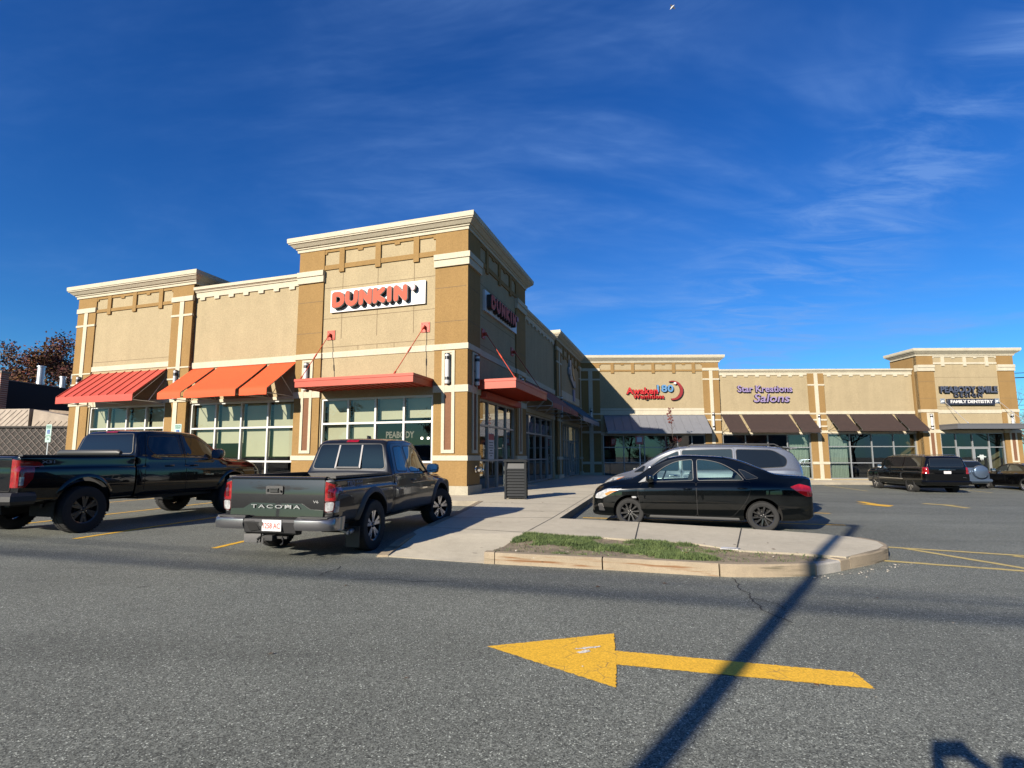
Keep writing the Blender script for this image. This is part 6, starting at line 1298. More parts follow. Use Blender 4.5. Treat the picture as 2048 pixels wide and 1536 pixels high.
# blue grey crossover with a covered spare wheel
M_BLUP = paint('slate_blue_paint', (.07, .10, .15), rough=.28, metal=.5)
def ex_cross(t, B):
    rails(t, .60, 1.66, -1.8, .3, M_PLAST, .018)
    s = MB(); s.lathe([(0, .20), (.30, .20), (.345, .17), (.36, .10), (.355, 0)], (.24, -2.24, .98), (0, -1, 0), 36); s.build('spare_wheel_cover', M_BLUP, t, smooth=35)
    panel(B, 'number_plate', [(-.66, .62), (-.34, .62), (-.34, .77), (-.66, .77)], 'rear', [M_PLATE, M_PLAST], t, off=.03, r=.01, rim=.004)
    panel(B, 'chrome_strip', [(-.64, .86), (-.16, .86), (-.16, .89), (-.64, .89)], 'rear', [M_CHROME, M_PLAST], t, off=.02, r=.005, rim=.002)
    for sg in (-1, 1):
        rp = (lambda p: p) if sg > 0 else mirror_poly
        panel(B, 'tail_lamp', rp([(.68, .92), (.80, .92), (.80, 1.16), (.70, 1.2)]), 'rear', [M_TAIL, M_PLAST], t, off=.014, r=.02, rim=.004, step=.04)
    s = MB(); s.tube([(-.85, -1.95, .5), (-.82, -2.18, .5), (.82, -2.18, .5), (.85, -1.95, .5)], .09, 8); s.build('bumper', M_BLUP, t, smooth=40)
cst = [(a, b+.12, w, zs+.12, zb_+.12, wb, zt+.12, wt, c) for a, b, w, zs, zb_, wb, zt, wt, c in hatch_st(4.4, .9, 1.56, .98)]
up = lambda ps, k=.12: [[(p[0], p[1]+k, *p[2:]) for p in q] for q in ps]
cro = tall_car('crossover_car', 'slate blue crossover with a round spare wheel cover on its tailgate', 'cars parked at the far shops', M_BLUP, cst, 1.33, .35, .22, .22, (5, 0, .05, .06, 0), M_ALLOY, M_ALLOY, .41, up(hw(1.56)), up(hd), [(-1.95, 1.0), (-2.13, 1.0), (-2.1, 1.25), (-1.98, 1.25)], up([[(1.62, .83), (1.8, .80), (2.05, .66), (2.1, .70), (1.9, .82)]])[0], ([(-.62, 1.22), (.62, 1.22), (.55, 1.52), (-.55, 1.52)], 'rear'), [(-.64, 1.22), (.64, 1.22), (.56, 1.56), (-.56, 1.56)], ex_cross, wx=.78, mirror=(.8, .8, 1.2))
place(cro, 27.2, 32.0, 9.8, -.40)
# dark sedan cut by the right edge
st = [(-2.45, .42, .6, .8, .98, .56, 1.0, .5, .02), (-2.40, .30, .82, .86, 1.04, .70, 1.07, .62, .02), (-2.2, .24, .89, .90, 1.07, .76, 1.12, .68, .03), (-1.75, .22, .92, .91, 1.05, .80, 1.16, .68, .03), (-1.35, .21, .93, .91, 1.03, .80, 1.27, .62, .05), (-.9, .2, .93, .9, 1.01, .80, 1.39, .6, .06), (-.4, .2, .93, .89, 1.0, .8, 1.46, .6, .06), (.1, .2, .93, .88, .99, .8, 1.47, .6, .06), (.5, .2, .93, .87, .97, .8, 1.41, .61, .06), (.9, .2, .93, .86, .95, .79, 1.24, .64, .05), (1.3, .2, .93, .84, .93, .78, 1.04, .7, .03), (1.8, .2, .91, .81, .87, .76, .98, .68, .03), (2.2, .21, .84, .73, .78, .68, .86, .58, .03), (2.38, .24, .72, .6, .65, .56, .70, .48, .02), (2.43, .3, .6, .5, .53, .48, .56, .42, .01)]
mid = tall_car('sedan_car', 'dark sedan with bright alloy wheels cut by the right edge of the photo', 'cars parked at the far shops', M_BLKP, st, 1.42, .335, .225, .235, (7, .12, .03, .045, 0), M_ALLOY, M_ALLOY, .385, [[(.0, 1.03), (1.05, 1.0, .02), (.55, 1.28, .15), (.0, 1.38)], [(-1.15, 1.07, .02), (-.08, 1.03), (-.08, 1.38), (-.6, 1.33, .1)]], [[(-.04, .3), (1.15, .3), (1.2, .8), (1.08, .98), (.55, 1.34, .2), (-.04, 1.42)], [(-.06, .3), (-.9, .3), (-1.1, .6), (-1.25, 1.06), (-.6, 1.38, .1), (-.06, 1.42)]],
    [(-2.05, 1.0), (-2.4, .98), (-2.42, .85), (-2.1, .86)], [(1.85, .85), (2.0, .82), (2.33, .66), (2.35, .70), (2.1, .83)], ([(-.56, -.75), (.56, -.75), (.6, -1.6), (-.6, -1.6)], 'top'), [(-.66, 1.08), (.66, 1.08), (.56, 1.38), (-.56, 1.38)], None, wx=.83, mirror=(.82, .82, 1.08), mgl=M_CGW, hands=[(.2, .9, M_CHROME), (-.85, .92, M_CHROME)])
place(mid, 29.35, 29.6, 12, -.40)
# ================================================================== street furniture and surroundings
# litter bin
t = thing('litter_bin', (.72, 16.3, .155), 'tall charcoal slatted litter bin with a hooded opening on the pavement by the corner', 'litter bin'); t.rotation_euler = (0, 0, 0)
M_BIN = mat('charcoal_plastic', (.012, .015, .018), .55, spec=.2, var=.15, vscale=6, bump=.1, bscale=80); M_BINI = mat('bin_flap', (.05, .052, .052), .5)
o0 = Vector((.72, 16.3)); ax = R(-7); ux = Vector((math.cos(ax), math.sin(ax))); uy = Vector((-math.sin(ax), math.cos(ax)))
def FB(a, b, z): q = o0+ux*a+uy*b; return (q.x, q.y, z+.155)
mb = MB(FB); w = .30; d = .30; H = 1.16
mb.box((-w+.03, -d+.03, .03), (w-.03, d-.03, .86))
for sx in (-1, 1):
    for sy in (-1, 1): mb.box((sx*w-.03, sy*d-.03, 0), (sx*w+.03, sy*d+.03, H-.06))
bin_b = mb.build('casing', M_BIN, t)
mb = MB(FB)
for i in range(9):
    z = .09+i*.087
    mb.prism([(-w+.03, -d-.012, z), (-w+.03, -d+.012, z+.07), (-w+.03, -d+.03, z+.07), (-w+.03, -d+.03, z)], (2*w-.06, 0, 0)); mb.prism([(w+.012, -d+.03, z), (w-.012, -d+.03, z+.07), (w-.03, -d+.03, z+.07), (w-.03, -d+.03, z)], (0, 2*d-.06, 0))
    mb.prism([(-w-.012, -d+.03, z), (-w+.012, -d+.03, z+.07), (-w+.03, -d+.03, z+.07), (-w+.03, -d+.03, z)], (0, 2*d-.06, 0))
mb.build('slats', M_BIN, t)
mb = MB(FB); mb.box((-w-.06, -d-.06, H-.06), (w+.06, d+.06, H-.02)); mb.box((-w-.02, -d-.02, H-.02), (w+.02, d+.02, H+.01)); mb.box((-w-.02, -d-.02, .86), (w+.02, d+.02, .90)); mb.build('lid', M_BIN, t)
mb = MB(FB); mb.prism([(-w+.04, -d+.01, .90), (-w+.04, -d+.05, H-.07), (-w+.04, -d+.07, H-.07), (-w+.04, -d+.03, .90)], (2*w-.08, 0, 0)); mb.prism([(w-.01, -d+.04, .90), (w-.05, -d+.04, H-.07), (w-.07, -d+.04, H-.07), (w-.03, -d+.04, .90)], (0, 2*d-.08, 0)); mb.box((-w+.05, -d+.08, .9), (w-.09, d-.05, H-.07)); mb.build('flap', M_BINI, t)

# disabled parking signs
M_SGN = mat('sign_pale_green', (.50, .66, .60), .4); M_SGG = mat('sign_green', (.03, .22, .13), .5); M_SGB = mat('sign_blue', (.02, .12, .42), .4)
def parking_sign(x, y, label, ztop=2.6, small=True):
    t = thing('parking_sign', (x, y, 0), label, 'parking sign', 'disabled parking signs along the front pavement'); az = R(20)
    e = Vector((math.cos(-az), math.sin(-az))); e = Vector((math.cos(R(-18)), math.sin(R(-18)))); n = Vector((e.y, -e.x))
    def fr(a, b, z): q = Vector((x, y))+e*a+n*b; return (q.x, q.y, z)
    p = MB(fr); p.box((-.025, -.02, 0), (.025, .0, ztop-.1)); p.build('post', M_STEEL, t)
    b = MB(fr); pl = rounded([(-.15, ztop-.46), (.15, ztop-.46), (.15, ztop), (-.15, ztop)], .03); b.prism([(a, .002, z) for a, z in pl], (0, .006, 0)); bd = b.build('sign_plate', M_SGN, t)
    l = MB(fr); add_text(l, 'RESERVED', lambda a, b_, c: (a, .012+c, ztop-.065+b_), (.24, .045), .001, 0, 0, offset=.02); add_text(l, 'PARKING', lambda a, b_, c: (a, .012+c, ztop-.13+b_), (.22, .045), .001, 0, 0, offset=.02); l.build('lettering', M_SGG, bd)
    q = MB(fr); q.box((-.065, .008, ztop-.36), (.065, .013, ztop-.20)); q.build('symbol_panel', M_SGB, bd)
    wch = MB(fr); wch.tube([(.0, .016, ztop-.225), (.0, .016, ztop-.285), (.03, .016, ztop-.29), (.04, .016, ztop-.335)], .007, 5); wch.tube([(-.005+.035*math.cos(R(a)), .016, ztop-.31+.035*math.sin(R(a))) for a in range(150, 340, 20)], .006, 5); wch.build('wheelchair_symbol', mat('white_symbol', (.8, .8, .8), .5), bd)
    q = MB(fr); q.box((-.11, .008, ztop-.425), (.11, .011, ztop-.405)); q.build('arrow_bar', M_SGG, bd)
    if small:
        b = MB(fr); pl = rounded([(-.15, ztop-.67), (.15, ztop-.67), (.15, ztop-.48), (-.15, ztop-.48)], .03); b.prism([(a, .002, z) for a, z in pl], (0, .006, 0)); b2 = b.build('lower_plate', M_SGN, t)
        l = MB(fr); add_text(l, 'VAN', lambda a, b_, c: (a, .012+c, ztop-.55+b_), (.12, .05), .001, 0, 0, offset=.02); l.build('lettering', M_SGG, b2)
parking_sign(-16.72, 20.0, 'pale green disabled parking sign with a blue wheelchair panel, left of the black pickup', 2.62)
parking_sign(-10.55, 17.8, 'pale green reserved parking sign just showing above the black pickup roof', 2.50, False)

# ---------------------------------------------------------------- grass on the island
def grass():
    M = mat('grass_blade', (.065, .135, .028), .8, var=.45, vscale=5, vcol=(.17, .235, .065)); mb = MB(); rnd = random.Random(3)
    def inside(x, y, P):
        c = False
        for i in range(len(P)):
            x1, y1 = P[i]; x2, y2 = P[i-1]
            if (y1 > y) != (y2 > y) and x < (x2-x1)*(y-y1)/(y2-y1)+x1: c = not c
        return c
    cnt = 0; tries = 0
    while cnt < 21000 and tries < 400000:
        tries += 1
        x = rnd.uniform(0, 4.45); y = rnd.uniform(6.55, 9.05)
        if not inside(x, y, bed): continue
        dn = noise.noise(Vector((x*1.15, y*1.5, 1.3)))+.45*noise.noise(Vector((x*4, y*4, 7)))
        edge = .30*S_(x, 2.6, 3.6)+.18*(1-S_(x, .25, .8)) + .3*max(0, 1-abs(y-(7.37-.31*x)))*(.6 if x < 3 else 1)
        keep = dn+.33-edge
        if rnd.random() > S_(keep, .04, .50)*.95+.02: continue
        h = rnd.uniform(.018, .048)*(1.25 if keep > .3 else .8); a = rnd.uniform(0, 6.28); w = rnd.uniform(.003, .006); lx = rnd.uniform(-.035, .035); ly = rnd.uniform(-.035, .035)
        z = .125+.03*noise.noise(Vector((x*1.7, y*1.7, 3))); ca, sa = math.cos(a)*w, math.sin(a)*w
        mb.add([(x-ca, y-sa, z), (x+ca, y+sa, z), (x+ca*.7+lx*.4, y+sa*.7+ly*.4, z+h*.6), (x-ca*.7+lx*.4, y-sa*.7+ly*.4, z+h*.6), (x+lx, y+ly, z+h)], [(0, 1, 2, 3), (3, 2, 4)]); cnt += 1
    o = mb.build('grass', M, recalc=False); tag(o, 'short green grass with bare patches on the kerbed island', 'grass', kind='stuff')
grass()
# stones and crumbs: broken kerb bits, leaves
def debris():
    rnd = random.Random(5); mb = MB(); M = mat('concrete_crumb', (.5, .46, .4), .9)
    def stone(x, y, z, s):
        vs = [(x+rnd.uniform(-s, s), y+rnd.uniform(-s, s), z+rnd.uniform(0, s*.9)) for _ in range(4)]+[(x, y, z+s)]; mb.add(vs, [(0, 1, 4), (1, 2, 4), (2, 3, 4), (3, 0, 4), (0, 2, 1)])
    for i in range(60):
        a = rnd.random(); x = 3.7+1.9*a+rnd.gauss(0, .05); y = 6.42+.9*a**1.2-abs(rnd.gauss(0, .1)); stone(x, y, .003, rnd.uniform(.005, .018))
    for i in range(60): stone(rnd.uniform(.3, 4.2), 7.35+rnd.uniform(-.5, .5), .13, rnd.uniform(.006, .02))
    for i in range(170): stone(rnd.uniform(-8, 9), rnd.uniform(2.6, 14), .002, rnd.uniform(.004, .009))
    tag(mb.build('gravel_crumbs', M), 'loose concrete crumbs along the broken kerb and over the lot', 'gravel', kind='stuff')
    lb = MB(); ML = mat('dry_leaf', (.15, .07, .025), .8)
    for i in range(70):
        if i < 30: x, y, z = rnd.uniform(-6, 8), rnd.uniform(3, 13), .004
        elif i < 50: x, y, z = rnd.uniform(.3, 4), 7.4+rnd.uniform(-.5, .6), .16
        else: x, y, z = rnd.uniform(-.2, 2.5), rnd.uniform(10, 17), .16
        s = rnd.uniform(.012, .032); a = rnd.uniform(0, 6.28)
        lb.add([(x+s*math.cos(a), y+s*math.sin(a), z+.004), (x+s*.5*math.cos(a+1.6), y+s*.5*math.sin(a+1.6), z+s*.4), (x-s*math.cos(a), y-s*math.sin(a), z+.004), (x+s*.5*math.cos(a-1.6), y+s*.5*math.sin(a-1.6), z+s*.3)], [(0, 1, 2, 3)])
    tag(lb.build('fallen_leaves', ML, recalc=False), 'few dry brown leaves scattered on the lot and pavement', 'leaves', kind='stuff')
debris()
mb = MB(); mb.add([(3.1, 7.42, .165), (3.32, 7.36, .17), (3.38, 7.43, .168), (3.16, 7.5, .172)], [(0, 1, 2, 3)]); mb.prism([(3.1, 7.42, .155), (3.32, 7.36, .155), (3.38, 7.43, .155), (3.16, 7.5, .155)], (0, 0, .008)); tag(mb.build('litter_paper', M_BOARD), 'flat white scrap of litter on the bare end of the grass island', 'litter')

# ---------------------------------------------------------------- trees
def tree(name, loc, h, spread, label, group, leaf, bark, nleaf, lsize, seed, trunk_r=.18, crown0=.35, lens=(.5, .34), dens=1., cat='tree'):
    rnd = random.Random(seed); t = thing(name, loc, label, cat, group); L0 = Vector(loc); tb = MB(); tips = []
    def br(p, d, length, r, lvl):
        n = 4; pts = [p]; rad = [r]; q = p
        for i in range(n):
            d = (d+Vector((rnd.uniform(-.22, .22), rnd.uniform(-.22, .22), rnd.uniform(-.05, .12)))).normalized(); q = q+d*length/n; pts.append(q); rad.append(r*(1-.55*(i+1)/n))
        tb.tube(pts, rad, 6 if lvl < 2 else 4, cap=False)
        if lvl >= 3:
            tips.append((pts[-1], length)); tips.append((pts[2], length)); return
        k = {0: 7, 1: 4, 2: 4}[lvl]
        for i in range(k):
            a = rnd.uniform(0, 6.28); f = rnd.uniform(.4, 1.) if lvl else rnd.uniform(crown0, 1.); j = min(n-1, int(f*n)); pp = pts[j].lerp(pts[j+1], f*n-j if f < 1 else 1)
            up = rnd.uniform(.2, .8); side = Vector((math.cos(a)*spread, math.sin(a)*spread, up)).normalized()
            br(pp, (side+d*.4).normalized(), length*rnd.uniform(.45, .7), r*(1-.55*f)*.6, lvl+1)
    br(Vector(loc), Vector((0, 0, 1)), h*.62, trunk_r, 0)
    tb.build('trunk', bark, t, smooth=60)
    lb = MB(); M = leaf if isinstance(leaf, list) else [leaf]
    per = max(1, nleaf//max(1, len(tips)))
    for p, ln in tips:
        if rnd.random() > dens: continue
        mi = rnd.randrange(len(M)); c = ln*.30
        for i in range(per):
            q = p+Vector((rnd.gauss(0, c), rnd.gauss(0, c), rnd.gauss(0, c*.7))); s = lsize*rnd.uniform(.5, 1.3); a = Vector((rnd.gauss(0, 1), rnd.gauss(0, 1), rnd.gauss(0, 1))).normalized(); b = a.orthogonal().normalized()*s*.5; a = a*s
            lb.add([tuple(q-a*.5), tuple(q+b*.5), tuple(q+a*.5), tuple(q-b*.5)], [(0, 1, 2, 3)], mi if rnd.random() < .8 else rnd.randrange(len(M)))
    if lb.v: lb.build('crown', M, t, recalc=False)
    return t
M_BARK = mat('grey_bark', (.11, .085, .07), .95, var=.3, vscale=6); M_BARKD = mat('dark_bark', (.055, .04, .035), .95)
LR = mat('russet_leaf', (.34, .10, .035), .8, var=.3, vscale=1.5); LM = mat('maroon_leaf', (.17, .045, .035), .8, var=.3, vscale=1.5); LO = mat('ochre_leaf', (.26, .13, .025), .8, var=.3, vscale=1.5); LG = mat('olive_leaf', (.10, .105, .02), .8, var=.3, vscale=1.5); LB = mat('brown_leaf', (.13, .065, .03), .85, var=.3)
BG = 'autumn trees behind the dark neighbouring building'
tree('autumn_tree', (-40, 41, 0), 9.6, 1.0, 'russet and maroon autumn tree behind the dark building at the far left', BG, [LR, LM, LB], M_BARKD, 9000, .25, 11, .12)
tree('autumn_tree', (-34.5, 40, 0), 9.8, 1.0, 'ragged brown topped autumn tree in the middle of the group behind the dark building', BG, [LB, LM, LO], M_BARKD, 9000, .22, 12, .12)
tree('autumn_tree', (-31.8, 42, 0), 9.2, .9, 'sparse dark autumn tree close to the left end of the shops', BG, [LM, LB], M_BARKD, 9000, .21, 14, .12)
tree('autumn_tree', (-37, 37, 0), 6.6, 1.2, 'low orange leaved tree behind the tall chimney flue', BG, [LR, LO], M_BARK, 9000, .18, 15, .12)
tree('autumn_tree', (-36.5, 48, 0), 8.6, 1.1, 'low olive and gold tree beside the wide flue', BG, [LG, LO], M_BARK, 9000, .15, 17, .12)
tree('autumn_tree', (-45, 44, 0), 9.2, 1.1, 'broad maroon tree beyond the brick chimney wall', BG, [LM, LR], M_BARKD, 9000, .27, 18, .12)
BR = 'bare trees beyond the dentist end of the shops'
tree('bare_tree', (56, 52, -.4), 9.5, 1., 'nearly bare brown tree beyond the right end of the shops', BR, [LB], M_BARK, 3800, .14, 21, .18, dens=.8)
tree('bare_tree', (47.5, 46, -.4), 5.4, 1.1, 'russet shrubby tree at the right end of the shops', BR, [LR, LB, LG], M_BARK, 5200, .12, 23, .1, crown0=.1)
tree('bare_tree', (62, 60, -.4), 11, 1., 'thin bare tree against the sky at the right edge', BR, [LB], M_BARK, 1200, .12, 25, .16, dens=.5)
# small red tree in the planting strip before the grey awning
tree('young_tree', (12.1, 34.6, -.1), 2.5, .8, 'young deep red maple in front of the grey awning shop', None, [mat('crimson_leaf', (.17, .008, .012), .75, var=.3, vscale=3), LM], M_BARK, 2600, .085, 31, .035, crown0=.3)
mb = MB(); mb.tube([(11.7, 34.6, .1), (11.72, 34.58, 3.0), (11.62, 34.6, 4.0), (11.64, 34.6, 4.6)], [.02, .016, .01, .004], 6)
rnd = random.Random(9)
for i in range(26):
    z = 2.9+i*.065; a = rnd.uniform(0, 6.28); l = .45*(1-(z-2.9)/2.2); mb.tube([(11.68, 34.6, z), (11.68+l*math.cos(a)*.6, 34.6+l*math.sin(a)*.6, z+l*.8)], [.006, .003], 4)
y = thing('bare_sapling', (11.7, 34.6, .1), 'thin bare sapling rising in front of the grey metal awning', 'sapling'); mb.build('trunk', M_BARK, y)
lf = MB()
for i in range(46):
    q = Vector((11.62+rnd.gauss(0, .07), 34.6+rnd.gauss(0, .07), rnd.uniform(3.6, 4.7))); s = rnd.uniform(.04, .08); lf.add([tuple(q+Vector((s, 0, 0))), tuple(q+Vector((0, 0, s))), tuple(q-Vector((s, 0, .01))), tuple(q-Vector((0, .02, s)))], [(0, 1, 2, 3)])
lf.build('crown', LM, y, recalc=False)
mb = MB(); mb.box((9.35, 33.9, -.1), (9.4, 33.95, 2.75)); y = thing('shop_post_sign', (9.37, 33.92, 0), 'slim post with a small white and red notice in front of the dark shop window', 'post sign'); mb.build('post', M_STEEL, y)
mb = MB(); mb.box((9.12, 33.89, 2.2), (9.6, 33.91, 2.72)); mb.build('notice', mat('notice_red', (.5, .12, .1), .6), y); mb = MB(); mb.box((9.2, 33.88, 2.35), (9.52, 33.895, 2.65)); mb.build('notice_panel', mat('white_paper', (.66, .66, .68), .7), y)

# ---------------------------------------------------------------- neighbours at the left
M_BRICK = mat('red_brick', (.23, .10, .07), .9)
def brickify(m):
    nt = m.node_tree; b = nt.nodes['Principled BSDF']; tc = nt.nodes.new('ShaderNodeTexCoord'); mp = nt.nodes.new('ShaderNodeMapping'); mp.inputs['Rotation'].default_value = (R(90), 0, 0); br = nt.nodes.new('ShaderNodeTexBrick')
    nt.links.new(tc.outputs['Object'], mp.inputs['Vector']); nt.links.new(mp.outputs[0], br.inputs['Vector'])
    br.inputs['Scale'].default_value = 1.; br.inputs['Brick Width'].default_value = .34; br.inputs['Row Height'].default_value = .12; br.inputs['Mortar Size'].default_value = .012; br.inputs['Color1'].default_value = (.24, .10, .065, 1); br.inputs['Color2'].default_value = (.13, .06, .045, 1); br.inputs['Mortar'].default_value = (.42, .36, .30, 1)
    nt.links.new(br.outputs['Color'], b.inputs['Base Color'])
brickify(M_BRICK)
t = thing('brick_building', (-29, 30.5, 0), 'brown brick building corner at the left edge of the photo', 'building')
mb = MB(); mb.box((-42, 29.6, 0), (-27.75, 30.1, 6.15)); mb.build('wall', M_BRICK, t); mb = MB(); mb.box((-42.05, 29.55, 6.15), (-27.7, 30.15, 6.25)); mb.build('coping', mat('stone_coping', (.3, .27, .24), .9), t)
t = thing('dark_building', (-24, 32.3, 0), 'low black sided building between the brick corner and the shops', 'building')
mb = MB(); mb.add([(-30.3, 32.0, 0), (-22, 44, 0), (-22, 50, 0), (-38, 50, 0), (-30.3, 32.0, 6.15), (-22, 44, 5.1), (-22, 50, 5.1), (-38, 50, 5.6)], [(0, 1, 5, 4), (1, 2, 6, 5), (2, 3, 7, 6), (3, 0, 4, 7), (4, 5, 6, 7)]); mb.build('wall', mat('black_siding', (.010, .011, .016), .75), t)
mb = MB(); mb.tube([(-30.35, 31.97, 6.15), (-21.95, 43.97, 5.1)], .05, 6); mb.build('roof_edge', mat('edge_metal', (.05, .05, .055), .6), t)
def flue(x, y, z0, z1, r, label, cap=True):
    t = thing('roof_flue', (x, y, z0), label, 'flue', 'galvanised flues on the dark building'); mb = MB(); mb.lathe([(0, z0), (r, z0), (r, z0+(z1-z0)*.45), (r*1.05, z0+(z1-z0)*.45), (r*1.05, z0+(z1-z0)*.5), (r, z0+(z1-z0)*.5), (r, z1), (0, z1)], (x, y, 0), (0, 0, 1), 20); mb.build('pipe', M_STEEL, t, smooth=40)
    if cap: mb = MB(); mb.lathe([(0, z1-.02), (r*1.25, z1-.02), (r*1.25, z1+.06), (0, z1+.10)], (x, y, 0), (0, 0, 1), 20); mb.build('cap', M_STEEL, t, smooth=40)
flue(-29.3, 34.0, 5.3, 7.2, .20, 'tall thin galvanised flue with a flat cap on the dark roof'); flue(-29.15, 35.6, 5.1, 6.75, .17, 'short capped flue between the tall flue and the wide duct'); flue(-28.65, 36.2, 5.0, 7.0, .36, 'wide galvanised duct beside the end of the shops', False)
# lattice fence with a pale stack behind it
M_LAT = mat('grey_slats', (.14, .115, .10), .85, var=.3, vscale=5); M_LATB = mat('fence_backing', (.045, .04, .036), .9); M_PALE = mat('pale_boards', (.52, .44, .36), .85, var=.2, vscale=2.5)
def lattice(mb, x0, x1, y, z0, z1, step=.33, w=.05, both=True, dd=.02):
    H_ = z1-z0; x = x0-H_
    while x < x1+H_:
        for sg in ((1, -1) if both else (1,)):
            a = (x, z0); b = (x+H_, z1)
            if sg < 0: a = (x+H_, z0); b = (x, z1)
            # clip to [x0,x1]
            (ax_, az), (bx_, bz) = a, b; m_ = (bz-az)/(bx_-ax_)
            for lim in (x0, x1):
                pass
            lo = max(min(ax_, bx_), x0); hi = min(max(ax_, bx_), x1)
            if hi-lo > .05:
                zl = az+m_*(lo-ax_); zh = az+m_*(hi-ax_); yy = y-dd*(1 if sg > 0 else 2)
                mb.prism([(lo, yy, zl-w*.7), (hi, yy, zh-w*.7), (hi, yy, zh+w*.7), (lo, yy, zl+w*.7)], (0, dd*.95, 0))
        x += step
t = thing('lattice_fence', (-24, 26.3, 0), 'dark weathered lattice fence left of the shops', 'fence')
mb = MB(); mb.box((-34, 26.32, 0), (-19.6, 26.36, 2.86)); mb.build('backing', M_LATB, t); mb = MB(); lattice(mb, -34, -19.6, 26.32, .1, 2.84, .36, .05); mb.build('slats', M_LAT, t); mb = MB(); mb.box((-34, 26.2, 2.84), (-19.6, 26.38, 2.92)); mb.build('top_rail', M_LATB, t)
t = thing('stacked_boards', (-24.5, 28.6, 0), 'pale wrapped boards stacked above the dark fence', 'stack of boards')
mb = MB(); mb.add([(-27.2, 28.4, 2.5), (-24.9, 28.4, 2.5), (-24.9, 28.4, 3.98), (-27.15, 28.4, 3.95), (-27.2, 29.6, 2.5), (-24.9, 29.6, 2.5), (-24.9, 29.6, 3.98), (-27.15, 29.6, 3.95)], [(0, 1, 2, 3), (4, 5, 6, 7), (0, 1, 5, 4), (1, 2, 6, 5), (2, 3, 7, 6), (3, 0, 4, 7)]); lattice(mb, -27.1, -24.95, 28.4, 2.6, 3.9, .3, .03, False); mb.build('board_panel', M_PALE, t)  # diagonal strips on the board face stand in for lattice shadows
mb = MB(); mb.add([(-24.8, 28.5, 2.5), (-21.5, 28.5, 2.5), (-21.5, 28.5, 3.35), (-24.75, 28.5, 3.95), (-24.8, 29.7, 2.5), (-21.5, 29.7, 2.5), (-21.5, 29.7, 3.35), (-24.75, 29.7, 3.95)], [(0, 1, 2, 3), (4, 5, 6, 7), (0, 1, 5, 4), (1, 2, 6, 5), (2, 3, 7, 6), (3, 0, 4, 7)]); lattice(mb, -24.7, -21.55, 28.5, 2.6, 3.3, .3, .03, False); mb.build('board_panel', mat('pink_boards', (.46, .38, .30), .85, var=.2, vscale=2.5), t)  # diagonal strips again model the lattice shadows as raised shapes
mb = MB(); mb.prism([(-24.5, 29.2, 4.0), (-21.4, 29.2, 3.75), (-21.4, 29.2, 3.55), (-24.5, 29.2, 3.85)], (0, .4, 0)); mb.build('timber', mat('raw_timber', (.33, .25, .18), .85, var=.3, vscale=8), t)

# ---------------------------------------------------------------- overhead cables, poles that throw the shadows
SUN_AZ = R(38.3); EL = R(21.6); TE = 1/math.tan(EL); SH = Vector((math.sin(SUN_AZ), math.cos(SUN_AZ)))
M_POLE = mat('bronze_pole', (.05, .04, .035), .5); M_WOOD = mat('pole_wood', (.12, .085, .06), .9, var=.3, vscale=5)
Hp = 7.4; bp_ = Vector((7.54, 11.23))-SH*Hp*TE
t = thing('light_pole', (bp_.x, bp_.y, 0), 'tall square bronze parking lot light pole behind the photographer', 'light pole')
def FP(a, b, z): q = bp_+Vector((SH.y, -SH.x))*a+SH*b; return (q.x, q.y, z)
mb = MB(FP); mb.prism([(-.075, -.075, .6), (.075, -.075, .6), (.075, .075, .6), (-.075, .075, .6)], (0, 0, Hp-.6)); mb.build('pole', M_POLE, t); mb = MB(FP); mb.lathe([(0, 0), (.3, 0), (.3, .62), (0, .62)], (0, 0, 0), (0, 0, 1), 20); mb.build('footing', M_CONC, t)
mb = MB(FP); mb.box((-1.15, -.04, Hp-.12), (0, .04, Hp-.02)); mb.box((-1.65, -.2, Hp-.16), (-.85, .2, Hp+.0)); mb.build('lamp_head', M_POLE, t)
Hw = 8.2; off = SH*Hw*TE
for i, (a, b, dz, r) in enumerate((((-7.27, 8.05), (4.53, 4.71), 0, .048), ((-6.9, 9.0), (5.2, 5.3), .0, .024), ((-7.4, 8.5), (5.5, 4.9), .0, .02))):
    a = Vector(a); b = Vector(b); d = (b-a).normalized(); P = []
    for k in range(-12, 13): q = a.lerp(b, .5)+d*k*2.5-off; P.append((q.x, q.y, Hw+dz+.0018*(k*2.5)**2*.25))
    tag(MB_ := None or (lambda m_: (m_.tube(P, r, 6), m_.build('overhead_cable', M_BLKM))[1])(MB()), ('thick bundled overhead cable', 'upper thin overhead cable', 'lower thin overhead cable')[i]+' behind the photographer', 'cable', 'cables behind the photographer')
for sg, nm in ((-1, 'left'), (1, 'right')):
    q = (Vector((-7.27, 8.05))+Vector((4.53, 4.71)))/2+(Vector((4.53, 4.71))-Vector((-7.27, 8.05))).normalized()*30*sg-off
    t = thing('utility_pole', (q.x, q.y, 0), f'wooden utility pole at the {nm} end of the cables behind the photographer', 'utility pole', 'utility poles')
    mb = MB(); mb.tube([(q.x, q.y, 0), (q.x, q.y, 10)], [.17, .12], 12); mb.build('pole', M_WOOD, t, smooth=60); mb = MB(); mb.box((q.x-.06, q.y-1, 9.0), (q.x+.06, q.y+1, 9.12)); mb.build('cross_arm', M_WOOD, t)
